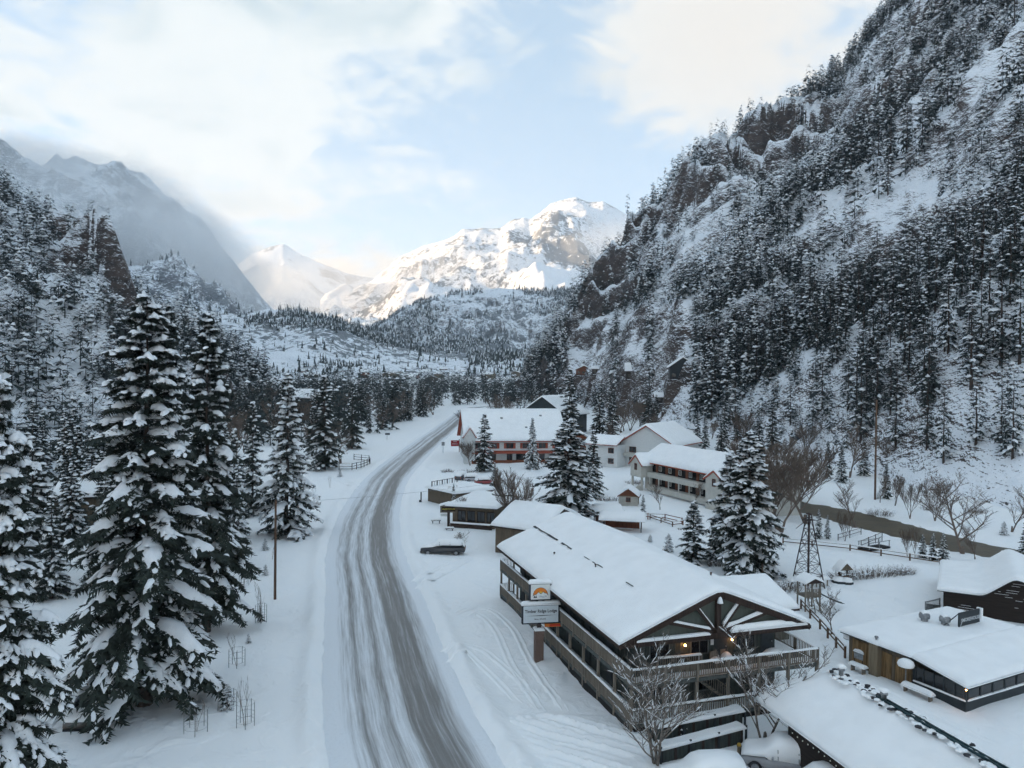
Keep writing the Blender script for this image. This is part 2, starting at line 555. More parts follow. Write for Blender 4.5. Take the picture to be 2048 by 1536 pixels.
# river ----------------------------------------------------------------
M['river'] = mat('brown_river', (.115, .088, .052), .42, .45, .5, .05, 2.2, col2=(.075, .058, .036), spec=.3)
tv = np.gradient(RIVER, axis=0); tv /= np.hypot(tv[:, 0], tv[:, 1])[:, None]
nv_ = np.stack([tv[:, 1], -tv[:, 0]], 1)
uu = np.linspace(-VHW - 1.6, VHW + 1.6, 7)
Pv = RIVER[:, None, :] + nv_[:, None, :] * uu[None, :, None]
vz = G0(Pv[..., 0], Pv[..., 1]) - .42 + .03 * fbm(Pv[..., 0] / 1.5, Pv[..., 1] / 1.5, 2, 8)
tag(link('river', mesh_np('river', np.dstack([Pv, vz[..., None]]).reshape(-1, 3), grid_faces(len(RIVER), len(uu)), mats=[M['river']], smooth=True)),
    'muddy brown river between snowy banks', kind='structure')


# ------------------------------------------------------------------ mountains as polar height fields
def bearing(px, py=700):
    d = ray(px, py)
    return math.degrees(math.atan2(d[0], d[1]))


def massif(name, label, ridge, base, m, cols, rows, amp, nscale, power=1.0, back=.45, cliffs=None, extra=None, rim=.25, seed=0, jag=0.0):
    """ridge: (bearing, distance, height) ; base: (bearing, distance)"""
    ridge = np.array(sorted(ridge)); base = np.array(sorted(base))
    b = np.linspace(ridge[0, 0], ridge[-1, 0], cols)
    rr_ = np.interp(b, ridge[:, 0], ridge[:, 1]); zr = np.interp(b, ridge[:, 0], ridge[:, 2])
    rb = np.interp(b, base[:, 0], base[:, 1])
    zr = zr + jag * fbm(b * 1.7, b * 0 + seed, 5, seed)
    nf = int(rows * .82)
    t = np.r_[np.linspace(-.02, 1, nf), np.linspace(1, 1.9, rows - nf + 1)[1:]]
    Bm, Tm = np.meshgrid(np.radians(b), t, indexing='ij')
    RB, RRr, ZR = rb[:, None], rr_[:, None], zr[:, None]
    rad = RB + (RRr - RB) * Tm
    x, y = rad * np.sin(Bm), rad * np.cos(Bm)
    zb = G0(x, y)
    f = np.clip(Tm, 0, 1) ** power
    z = zb * (1 - f) + ZR * f
    if back == 'sight':     # unseen rise added behind the ridge, under the sight line, to block the sun
        rad = np.where(Tm > 1, RRr + (Tm - 1) / .9 * 1900, rad)
        x, y = rad * np.sin(Bm), rad * np.cos(Bm)
        z = np.where(Tm > 1, np.minimum(CAMZ + (ZR - CAMZ) / RRr * rad * .93, np.maximum(1650, ZR)), z)
    else:
        z = np.where(Tm > 1, ZR - (Tm - 1) * (RRr - RB) * back, z)
    env = np.minimum(sstep(Tm, 0, .12), 1) * (rim + (1 - rim) * (1 - sstep(Tm, .66, .97)) + (Tm > 1) * .3)
    z = z + amp * env * fbm(x / nscale, y / nscale, 6, seed + 11)
    z = z + amp * .55 * env * ridged(x / nscale * .8 + 3, y / nscale * .8, 4, seed + 5)
    if cliffs is not None: z = z + cliffs(np.degrees(Bm), Tm, x, y, z) * env
    z = np.where(Tm <= 0, zb - 2.0, z)
    me = mesh_np(name, np.stack([x, y, z], -1).reshape(-1, 3), grid_faces(cols, len(t)), mats=[m], smooth=True)
    o = tag(link(name, me), label, kind='structure')
    return dict(o=o, x=x, y=y, z=z, b=np.degrees(Bm), t=Tm)


def ridge_px(rows):
    """photo skyline points with a distance -> (bearing, distance, height)"""
    return [(bearing(px, py), r, far(px, py, r)[2]) for px, py, r in rows]


M['near_rock'] = mountain_mat('cliff_rock_and_snow', (.085, .062, .052), (.040, .032, .030), .38, .56, .05, bump=3.0)
M['far_rock'] = mountain_mat('high_rock_and_snow', (.36, .32, .29), (.26, .235, .22), .26, .56, .006, speck=.35, sscale=.035, bump=18.0, ns=.7)
M['mid_rock'] = mountain_mat('hill_rock_and_snow', (.12, .10, .095), (.07, .065, .065), .50, .70, .02, speck=.55, sscale=.09, bump=8.0)
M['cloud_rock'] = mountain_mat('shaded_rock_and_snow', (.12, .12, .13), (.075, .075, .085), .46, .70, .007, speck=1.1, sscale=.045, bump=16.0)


def terraces(K, A, where, seed):
    def fn(b, t, x, y, z):
        w = where(b, t)
        q = t * K + 1.3 * fbm(x / 60, y / 60, 3, seed) + .5 * fbm(x / 18, y / 18, 3, seed + 3)
        fr = q - np.floor(q)
        st = np.floor(q) + sstep(fr, .12, .42) - q
        w = w * (.5 + .9 * sstep(fbm(x / 70, y / 70, 3, seed + 9), -.25, .35))
        return A * w * st * (1 - sstep(t, .84, .97))
    return fn


def blob(b, t, b0, t0, sb, st):
    return np.exp(-((b - b0) / sb) ** 2 - ((t - t0) / st) ** 2)


# right-hand mountain: skyline is bare ground, trees stand on top of it
RM = ridge_px([(1030, 778, 640), (1062, 735, 640), (1100, 680, 640), (1130, 640, 640), (1160, 590, 640), (1210, 548, 640), (1255, 490, 640), (1285, 440, 640),
               (1330, 392, 650), (1362, 342, 650), (1420, 318, 660), (1450, 288, 660), (1530, 258, 670), (1600, 205, 680), (1680, 152, 690), (1720, 96, 700),
               (1770, 40, 710), (1830, -30, 730), (2048, -300, 820), (2300, -560, 950)])
RM += [(60, 1100, 700), (80, 1200, 760)]
RB_ = [(bearing(1030), 590), (bearing(1062), 540), (bearing(1150), 450), (bearing(1300), 330), (bearing(1500), 245), (bearing(1700), 195), (bearing(1880), 165),
       (bearing(2048), 150), (60, 140), (80, 150)]
right_mt = massif('mountain_right', 'steep snowy mountainside with brown cliff bands rising on the right', RM, RB_, M['near_rock'], 540, 280, 26, 95, 1.12, .25,
                  terraces(5.2, 52, lambda b, t: .14 + 1.1 * blob(b, t, 19.0, .80, 4.5, .17) + blob(b, t, 12.5, .75, 4.0, .18) + blob(b, t, 30, .72, 6, .2) * .9 + blob(b, t, 7, .6, 4, .3) * .8, 3), seed=4, jag=3, rim=.16)
# left-hand mountain, climbing out of the frame to the heights that keep the valley in shade
LM = ridge_px([(-60, 322, 560), (0, 385, 560), (30, 400, 555), (70, 430, 550), (110, 452, 545), (150, 472, 540), (200, 486, 535), (213, 505, 530), (222, 545, 525), (245, 592, 520),
               (285, 622, 510), (330, 640, 500), (400, 672, 490), (470, 705, 480), (530, 735, 475)])
LM += [(bearing(548), 475, 0.0), (bearing(552), 475, -40.0), (-46, 640, 330), (-54, 1000, 640), (-62, 1500, 980), (-75, 1900, 1250), (-95, 2000, 1300), (-120, 2000, 1100)]
LB_ = [(-120, 250), (-75, 180), (-54, 150), (bearing(-60), 150), (bearing(0), 160), (bearing(210), 190), (bearing(330), 240), (bearing(420), 300), (bearing(530), 440)]
left_mt = massif('mountain_left', 'wooded mountainside with a brown cliff rising on the left', LM, LB_, M['near_rock'], 380, 200, 20, 80, 1.15, 'sight',
                 terraces(4.2, 40, lambda b, t: .12 + blob(b, t, -31, .78, 5, .2) + blob(b, t, -28.5, .9, 2.0, .3), 23), seed=14, jag=2, rim=.16)
# hill behind the town
HM = ridge_px([(180, 640, 1500), (300, 632, 1500), (420, 622, 1500), (470, 630, 1500), (540, 622, 1480), (590, 625, 1460), (640, 632, 1440), (690, 650, 1420), (740, 674, 1400), (790, 700, 1380),
               (860, 712, 1360), (960, 716, 1350), (1060, 712, 1350), (1200, 705, 1350)])
town_hill = massif('town_hill', 'low wooded snowy hill behind the town', HM, [(-40, 850), (-20, 860), (-8, 900), (0, 950), (10, 980)], M['mid_rock'], 260, 90, 16, 160, 1.3, .2, seed=34, jag=4)
MM = ridge_px([(640, 690, 2500), (740, 668, 2500), (800, 622, 2500), (870, 597, 2500), (930, 582, 2500), (990, 568, 2500), (1040, 570, 2500), (1090, 580, 2500), (1140, 578, 2500), (1250, 565, 2500), (1400, 560, 2500)])
mid_hill = massif('forested_hill', 'blue forested foothill with bare snowy outcrops', MM, [(-16, 1750), (20, 1750)], M['mid_rock'], 300, 140, 60, 330, 1.1, .3,
                  terraces(4, 60, lambda b, t: .5 + 0 * b, 41), seed=44, jag=6)
PK = ridge_px([(640, 640, 5000), (690, 612, 5000), (720, 592, 5000), (745, 562, 5000), (760, 547, 5000), (800, 514, 5000), (850, 492, 5000), (900, 477, 5050), (930, 463, 5100), (1000, 457, 5200),
               (1030, 441, 5250), (1060, 441, 5300), (1100, 411, 5350), (1150, 395, 5400), (1175, 402, 5400), (1205, 403, 5400), (1250, 428, 5400), (1290, 450, 5400), (1400, 500, 5400), (1600, 560, 5400)])
peak = massif('sunlit_peak', 'bright sunlit snowy peak at the head of the valley', PK, [(-16, 3500), (0, 3300), (22, 3300)], M['far_rock'], 310, 180, 190, 620, 1.0, .5, seed=54, jag=8, rim=.14)
PY = ridge_px([(380, 640, 8200), (440, 560, 8200), (500, 512, 8200), (540, 492, 8200), (568, 486, 8200), (600, 506, 8200), (660, 532, 8200), (700, 547, 8200), (745, 556, 8200), (800, 580, 8200), (900, 610, 8200)])
pyr = massif('distant_peak', 'pale pyramid peak far off in the haze', PY, [(-24, 6500), (0, 6500)], M['far_rock'], 180, 110, 160, 900, 1.0, .6, seed=64, jag=8, rim=.12)
CM = ridge_px([(-500, 150, 3300), (-250, 235, 3300), (0, 312, 3300), (60, 336, 3300), (92, 335, 3300), (112, 314, 3300), (128, 332, 3300), (150, 331, 3300), (200, 336, 3300), (215, 341, 3250), (250, 354, 3200),
               (300, 382, 3150), (360, 422, 3100), (400, 448, 3050), (440, 502, 3000), (500, 572, 2950), (545, 614, 2900), (600, 660, 2850)])
CM += [(-50, 3300, 1650), (-60, 3300, 1750)]
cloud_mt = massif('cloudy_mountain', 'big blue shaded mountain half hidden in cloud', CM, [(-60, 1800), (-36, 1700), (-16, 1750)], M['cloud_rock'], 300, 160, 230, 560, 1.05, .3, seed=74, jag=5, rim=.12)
# ------------------------------------------------------------------ trees
def _unit(a):
    return a / np.maximum(np.linalg.norm(a, axis=-1, keepdims=True), 1e-9)


def conifer_arrays(seed, H, Rad, boughs, spine, twigs, K, snow=.7, fine=True, base=.08, power=.85, droop=.35, gap=0.0, size=None, lumps=1.0, irr=0.0, nl=1, patch=0.0):
    """crown of boughs with twigs; returns vertices, triangles, material index (0 needles, 1 snow)"""
    g = np.random.default_rng(seed)
    P, D, L, Sz, Ou, Hv = [], [], [], [], [], []
    heavy = []
    PV, PF = [], []
    for i in range(boughs):
        t = ((i + g.random()) / boughs) ** 1.12
        zb = H * (base + (1 - base) * t * .985)
        if g.random() < gap: continue
        zb += irr * g.normal(0, .012) * H
        az = i * 2.39996 + g.normal(0, .35 + irr)
        ln = Rad * ((1 - t) ** power * .97 + .03) * g.uniform(.68 - .25 * irr, 1.12 + .08 * irr)
        heavy.append(g.uniform(1 - irr, 1 + irr))
        if t < .1: ln *= g.uniform(.6, 1.0)
        up = (.42 * t - .10) + g.normal(0, .08)
        dr = droop * (1.15 - .8 * t) * g.uniform(.7, 1.3)
        hx, hy = math.cos(az), math.sin(az)
        s = np.linspace(0.10, 1, spine + 1)
        bend = g.normal(0, .12)
        lat = bend * s * s * ln
        pts = np.stack([hx * ln * s - hy * lat, hy * ln * s + hx * lat, zb + ln * (up * s - dr * s * s + .12 * dr * s ** 4)], 1)
        d = np.diff(pts, axis=0)
        sl = np.linalg.norm(d, axis=1)
        P.append(pts[:-1]); D.append(_unit(d)); L.append(sl); Ou.append(s[1:])
        w = size if size else .10 * Rad
        Sz.append(np.full(spine, w) * (.75 + .35 * (1 - s[:-1]))); Hv.append(np.full(spine, heavy[-1]))
        if patch and g.random() < patch * min(1.2, heavy[-1] + .2):
            # one continuous load of snow sagging over the bough
            rows, cs_ = 8, np.array([-1, -.62, 0, .62, 1.0])
            s0 = g.uniform(.18, .55); s1 = g.uniform(.78, 1.04)
            ps = np.linspace(s0, s1, rows)
            c_ = np.stack([np.interp(ps, s, pts[:, j]) for j in range(3)], 1)
            dd_ = _unit(np.gradient(c_, axis=0)); sd_ = _unit(np.stack([-dd_[:, 1], dd_[:, 0], 0 * ps], 1))
            wd_ = .23 * ln * (1.08 - .72 * ps) * g.uniform(.65, 1.0) + .02 * Rad
            wd_ = wd_ * np.sin(np.linspace(.35, 2.75, rows)) ** .5
            lat_ = np.where(cs_[None] == 0, 0, cs_[None] * wd_[:, None] * g.uniform(.45, 1.25, (rows, 5)))
            th_ = .055 * Rad * g.uniform(.7, 1.3)
            zz_ = th_ * (.55 + .55 * (1 - cs_[None] ** 2)) * np.sin(np.linspace(.25, 2.9, rows))[:, None] * g.uniform(.7, 1.25, (rows, 5)) - .38 * np.abs(lat_) ** 1.3 - np.where(np.abs(cs_[None]) == 1, th_ * .8, 0)
            pv_ = c_[:, None] + sd_[:, None] * lat_[..., None] + dd_[:, None] * (g.normal(0, .03 * ln, (rows, 5)))[..., None]
            pv_[..., 2] += zz_ + .02 * Rad
            PF.append(np.array([(f_[0], f_[1], f_[2], f_[0], f_[2], f_[3]) for f_ in grid_faces(rows, 5)]).reshape(-1, 3) + sum(len(q_) for q_ in PV)); PV.append(pv_.reshape(-1, 3))
        if twigs:
            for side in (-1, 1):
                k = np.arange(spine * twigs)
                ss = .16 + .84 * (k + g.random(len(k))) / len(k)
                p0 = np.stack([np.interp(ss, s, pts[:, j]) for j in range(3)], 1)
                dd = _unit(np.stack([np.interp(ss, s[:-1], _unit(d)[:, j]) for j in range(3)], 1))
                sidev = np.stack([-dd[:, 1], dd[:, 0], 0 * ss], 1) * side
                an = g.uniform(.55, 1.15, len(k))[:, None]
                dv = _unit(dd * np.cos(an) + sidev * np.sin(an) + np.array([0, 0, -1]) * g.uniform(.05, .42, (len(k), 1)))
                tl = ln * .40 * (1.08 - .72 * ss) * g.uniform(.55, 1.15, len(k)) + .05 * Rad
                P.append(p0); D.append(dv); L.append(tl); Ou.append(ss); Sz.append(np.full(len(k), w) * g.uniform(.7, 1.1, len(k))); Hv.append(np.full(len(k), heavy[-1]))
    P, D, L, Sz, Ou = np.vstack(P), np.vstack(D), np.concatenate(L), np.concatenate(Sz), np.concatenate(Ou)
    Hv = np.concatenate(Hv)
    n = len(P)
    up = np.array([0, 0, 1.0])
    side = _unit(np.cross(D, up)); upv = _unit(np.cross(side, D))
    # needles -----------------------------------------------------------
    a = (np.arange(K) + g.random((n, K))) / K
    sg = np.where(np.arange(K) % 2 == 0, 1.0, -1.0)[None] * g.uniform(.5, 1.25, (n, K))
    b0 = P[:, None] + D[:, None] * (L[:, None] * (a - .10))[..., None]
    b1 = P[:, None] + D[:, None] * (L[:, None] * (a + 1.5 / K))[..., None]
    tip = P[:, None] + D[:, None] * (L[:, None] * (a + .9 / K) + Sz[:, None] * .55)[..., None] + side[:, None] * (sg * Sz[:, None])[..., None] \
        + upv[:, None] * (g.uniform(-.85, .35, (n, K)) * Sz[:, None])[..., None]
    nv = np.stack([b0, b1, tip], 2).reshape(-1, 3)
    nt = np.arange(len(nv)).reshape(-1, 3)
    # snow lumps --------------------------------------------------------
    idx = np.repeat(np.arange(n), nl)
    keep = g.random(len(idx)) < snow * (.55 + .6 * Ou[idx]) * Hv[idx]
    if fine:
        an = np.arange(6) * math.pi / 3
        ring0 = np.stack([np.cos(an), np.sin(an), -.35 + 0 * an], 1)
        ring1 = np.stack([.72 * np.cos(an + .2), .72 * np.sin(an + .2), .5 + 0 * an], 1)
        tm = np.vstack([ring0, ring1, [[0, 0, .8]]])
        k = np.arange(6); k2 = (k + 1) % 6
        tf = np.vstack([np.stack([k, k2, k2 + 6], 1), np.stack([k, k2 + 6, k + 6], 1), np.stack([k + 6, k2 + 6, 12 + 0 * k], 1)])
    else:
        an = np.arange(4) * math.pi / 2
        tm = np.vstack([np.stack([np.cos(an), np.sin(an), -.25 + 0 * an], 1), [[.1, 0, .62]]])
        k = np.arange(4)
        tf = np.stack([k, (k + 1) % 4, 4 + 0 * k], 1)
    q = idx[keep]
    pos = np.full(len(q), .55) if nl == 1 else g.uniform(.2, 1.0, len(q))
    c = P[q] + D[q] * (L[q] * pos)[:, None] + upv[q] * (Sz[q] * .22)[:, None] + side[q] * (Sz[q] * g.normal(0, .0 if nl == 1 else .28, len(q)))[:, None]
    j = g.uniform(.75, 1.25, (len(q), len(tm), 1))
    sx = (L[q] * (.58 if nl == 1 else .20) + Sz[q] * (.25 if nl == 1 else g.uniform(.3, .7, len(q))))[:, None, None]; sy = (Sz[q] * g.uniform(.55, .95, len(q)) * lumps)[:, None, None]; sz = (Sz[q] * g.uniform(.42, .75, len(q)) * lumps)[:, None, None]
    sv = c[:, None] + D[q][:, None] * (tm[None, :, 0:1] * sx * j) + side[q][:, None] * (tm[None, :, 1:2] * sy * j) + upv[q][:, None] * (tm[None, :, 2:3] * sz * j)
    st = (np.arange(len(q)) * len(tm))[:, None, None] + tf[None] + len(nv)
    v = np.vstack([nv, sv.reshape(-1, 3)])
    f = np.vstack([nt, st.reshape(-1, 3)])
    if PV:
        f = np.vstack([f, np.vstack(PF) + len(v)]); v = np.vstack([v] + PV)
    mi = np.r_[np.zeros(len(nt), int), np.ones(len(f) - len(nt), int)]
    return v, f, mi


def trunk_mesh(H, r0, seed=0):
    g = np.random.default_rng(seed)
    b = MB()
    k = 7
    b.tube([(g.normal(0, .06) * (i > 0), g.normal(0, .06) * (i > 0), H * i / (k - 1) * .985 - (.4 if i == 0 else 0)) for i in range(k)], [r0 * (1.25 if i == 0 else 1) * (1 - .93 * i / (k - 1)) for i in range(k)], 8)
    me = bpy.data.meshes.new('trunk')
    me.from_pydata(b.v, [], b.f)
    me.materials.append(M['bark'])
    me.polygons.foreach_set('use_smooth', b.s)
    me.update()
    return me


class Proto:
    """a tree kind: meshes shared by all its copies"""
    def __init__(s, H, parts):
        s.H, s.parts = H, parts


def conifer_proto(seed, H, Rad, r0, needle='needle', **kw):
    v, f, mi = conifer_arrays(seed, H, Rad, **kw)
    sm = np.asarray(mi, bool)
    me = mesh_np('crown', v, tris=f, mats=[M[needle], M['tree_snow']], mi=mi, smooth=sm)
    return Proto(H, [('trunk', trunk_mesh(H, r0, seed)), ('crown', me)])


def plant(proto, name, label, loc, h, wide=1.0, rz=0.0, group=None, cat='tree', tilt=0.0):
    o = empty(name, (float(loc[0]), float(loc[1]), float(loc[2]) - .05), rz)
    o.rotation_euler.x = tilt
    k = h / proto.H
    o.scale = (k * wide, k * wide, k)
    for pn, me in proto.parts:
        q = link(pn, me, o)
        if pn == 'snow': q['kind'] = 'stuff'
    return tag(o, label, cat, group)


# bare trees ------------------------------------------------------------
def bare_arrays(seed, H, spread=.5, limbs=6, subs=5, twigs=6, stems=1, r0=.16, snow=0.0, lean=0.0, start=.22, up=.55, tw=.028, rmin=.036):
    g = random.Random(seed)
    wood, twig, sn = MB(), [], MB()
    def branch(p, d, ln, r, lvl):
        n = 4 if lvl < 2 else 3
        pts, rad, q, dd = [p], [r], Vector(p), Vector(d)
        for i in range(n):
            dd = (dd + Vector((g.gauss(0, .13), g.gauss(0, .13), g.gauss(.03 + .05 * (lvl > 0), .09)))).normalized()
            q = q + dd * (ln / n)
            pts.append(q.copy()); rad.append(r * (1 - .62 * (i + 1) / n))
        wood.tube(pts, rad, 5 if lvl == 0 else (4 if lvl == 1 else 3), 0, True, False)
        if snow and lvl <= 2:
            for a, b, ra in zip(pts[:-1], pts[1:], rad):
                e = b - a
                flat = 1 - abs(e.normalized().z)
                if g.random() < snow * (.35 + flat):
                    w = max(ra * .8, .012 + .010 * (3 - lvl))
                    o = Vector((0, 0, ra * .75 + .015))
                    mid = a.lerp(b, .5) + o * 1.25
                    sn.tube([a.lerp(b, .05) + o * .8, mid, a.lerp(b, .95) + o * .8], [w * .5, w * 1.15, w * .5], 5)
        return pts, rad
    def grow(p, d, ln, r, lvl):
        pts, rad = branch(p, d, ln, r, lvl)
        cnt = (limbs, subs, twigs)[lvl] if lvl < 3 else 0
        for i in range(cnt):
            t = (start if lvl == 0 else .25) + (1 - (start if lvl == 0 else .25)) * (i + g.random()) / cnt
            x = t * (len(pts) - 1); k = min(int(x), len(pts) - 2)
            q = pts[k].lerp(pts[k + 1], x - k)
            az = g.uniform(0, 6.283)
            dd0 = (pts[k + 1] - pts[k]).normalized()
            o = Vector((math.cos(az), math.sin(az), g.uniform(-.05, .5)))
            dd = (dd0 * up + o * spread * 1.25 + Vector((0, 0, .12))).normalized()
            l2 = ln * (.62 if lvl == 0 else .56) * (1.2 - .6 * t) * g.uniform(.7, 1.15)
            if lvl < 2: grow(q, dd, l2, max(rad[k] * .62, rmin * (1 if lvl == 0 else .6)), lvl + 1)
            else:
                e = q + dd * l2
                s = dd.cross(Vector((g.gauss(0, 1), g.gauss(0, 1), g.gauss(0, 1)))).normalized() * max(tw, .001)
                twig.append((q - s, q + s, e))
    for k in range(stems):
        a = 6.283 * k / max(stems, 1) + g.random()
        tilt = (.0 if stems == 1 else .22) * g.uniform(.6, 1.3)
        grow(Vector((math.cos(a) * .07 * (stems > 1), math.sin(a) * .07 * (stems > 1), -.3)), Vector((math.cos(a) * tilt + lean, math.sin(a) * tilt, 1)).normalized(), H * g.uniform(.85, 1.0), r0 * (1 if stems == 1 else .75), 0)
    return wood, twig, sn


def bare_proto(seed, H, m='twig', snow=0.0, **kw):
    wood, twig, sn = bare_arrays(seed, H, snow=snow, **kw)
    zmax = max(max(p[2] for p in wood.v), max((max(q.z for q in t) for t in twig), default=0))
    nt = len(wood.v)
    # the trunk: first stem faces; limbs and twigs: crown
    kw_st = kw.get('stems', 1)
    me1 = bpy.data.meshes.new('branches')
    vs = wood.v + [tuple(q) for t in twig for q in t]
    fs = wood.f + [(nt + 3 * i, nt + 3 * i + 1, nt + 3 * i + 2) for i in range(len(twig))]
    me1.from_pydata(vs, [], fs); me1.materials.append(M[m]); me1.update()
    parts = [('branches', me1)]
    tr = MB()
    r0 = kw.get('r0', .16)
    tr.lathe([(r0 * 1.8, -.5), (r0 * 1.45, .05), (r0 * 1.15, .35), (r0 * .8, .7), (.001, .8)] if kw_st > 1 else [(r0 * 1.7, -.5), (r0 * 1.35, .1), (r0 * 1.12, .5), (r0 * 1.02, 1.0), (r0 * .6, 1.3)], 8)
    me0 = bpy.data.meshes.new('trunk'); me0.from_pydata(tr.v, [], tr.f); me0.materials.append(M[m])
    me0.polygons.foreach_set('use_smooth', tr.s); me0.update()
    parts.insert(0, ('trunk', me0))
    if sn.v:
        me2 = bpy.data.meshes.new('snow'); me2.from_pydata(sn.v, [], sn.f); me2.materials.append(M['tree_snow'])
        me2.polygons.foreach_set('use_smooth', sn.s); me2.update()
        parts.append(('snow', me2))
    return Proto(zmax, parts)


def top_h(p, py):
    return zq(p, py) - p[2]


# prototypes ---------------------------------------------------------------
HERO = [conifer_proto(11, 26, 5.4, .42, boughs=230, spine=7, twigs=2, K=10, snow=.12, base=.10, power=.62, droop=.46, size=.40, lumps=.60, irr=.45, nl=2, patch=.85),
        conifer_proto(12, 26, 4.6, .38, boughs=210, spine=7, twigs=2, K=10, snow=.05, base=.10, power=.60, droop=.42, size=.40, lumps=.6, irr=.5, nl=2, patch=.6),
        conifer_proto(13, 24, 5.2, .40, boughs=210, spine=7, twigs=2, K=10, snow=.13, base=.06, power=.66, droop=.40, size=.42, lumps=.65, irr=.45, nl=2, patch=.9)]
SPR = [conifer_proto(21, 19, 4.3, .30, boughs=150, spine=5, twigs=1, K=8, snow=.18, base=.05, power=.95, droop=.30, size=.36, irr=.2, patch=.6),
       conifer_proto(22, 17, 3.6, .28, boughs=110, spine=4, twigs=2, K=8, snow=.07, base=.07, power=.75, droop=.32, size=.38, irr=.35, patch=.30),
       conifer_proto(23, 16, 3.2, .26, boughs=100, spine=4, twigs=2, K=8, snow=.10, base=.05, power=.70, droop=.36, size=.38, irr=.35, patch=.55)]
SML = [conifer_proto(31, 3, 1.1, .06, boughs=44, spine=3, twigs=1, K=5, snow=.8, fine=False, base=.04, power=.8, droop=.3, size=.16),
       conifer_proto(32, 3, .9, .06, boughs=40, spine=3, twigs=1, K=5, snow=.95, fine=False, base=.04, power=.9, droop=.35, size=.18)]
FAR = [conifer_proto(40 + i, 16, r_, .2, needle='needle_far', boughs=b_, spine=2, twigs=1, K=3, snow=s_, fine=False, base=.10, power=p_, droop=.5, size=.66)
       for i, (r_, b_, s_, p_) in enumerate(((2.3, 44, .14, .7), (2.0, 40, .20, .6), (2.6, 46, .07, .8), (1.8, 36, .17, .55), (2.2, 34, .10, .5)))]
DRK = [conifer_proto(27, 17, 3.3, .28, boughs=100, spine=4, twigs=2, K=7, snow=.035, base=.07, power=.72, droop=.34, size=.40, lumps=.7, irr=.4, patch=.10),
       conifer_proto(28, 17, 2.9, .28, boughs=96, spine=4, twigs=2, K=7, snow=.05, base=.06, power=.66, droop=.38, size=.40, lumps=.7, irr=.4, patch=.14)]
BARE = [bare_proto(51, 9, limbs=12, subs=8, twigs=10, r0=.16), bare_proto(52, 8, limbs=11, subs=7, twigs=10, stems=3, r0=.13, up=.9, spread=.4),
        bare_proto(53, 10, limbs=13, subs=8, twigs=9, r0=.18, spread=.7)]
SAP = [bare_proto(55, 3, limbs=5, subs=3, twigs=3, r0=.025, spread=.35, tw=.008, rmin=.012), bare_proto(56, 2.6, limbs=3, subs=2, twigs=2, stems=3, r0=.02, up=1.0, spread=.2, tw=.008, rmin=.012)]
rng = np.random.default_rng(5)


def tree_px(proto, name, label, px, pb, pt, wide=1.0, group=None, rz=None, tilt=0.0, z=None):
    p = at(px, pb) if z is None else at(px, pb, z)
    return plant(proto, name, label, p, max(top_h(p, pt), .5), wide, rng.uniform(0, 6.28) if rz is None else rz, group, tilt=tilt)


# big trees on the left
p = np.array([-24.3, 35.0, 0]); plant(HERO[2], 'spruce_tree', 'huge snow-loaded spruce cut off by the left edge of the picture', p, top_h(p, 745), .74, 1.0)
tree_px(HERO[0], 'spruce_tree', 'tallest broad snow-laden spruce in the left foreground beside the parked pickup', 288, 1412, 588, .98, rz=.4)
tree_px(HERO[1], 'spruce_tree', 'dark spruce close behind the tallest foreground spruce, on its right', 412, 1262, 628, .85, rz=2.0)
tree_px(HERO[1], 'spruce_tree', 'thin-topped spruce showing between the two big left foreground spruces', 330, 1180, 612, .7, rz=4.0)
tree_px(SPR[0], 'spruce_tree', 'evenly tiered spruce laced with snow behind the left utility pole', 574, 1068, 742, 1.0, rz=.9)
tree_px(SPR[1], 'spruce_tree', 'dark spruce right behind the evenly tiered spruce by the road', 648, 938, 748, 1.05)
tree_px(SPR[1], 'spruce_tree', 'spruce left of the evenly tiered spruce, in its shadow', 505, 1030, 800, .8)
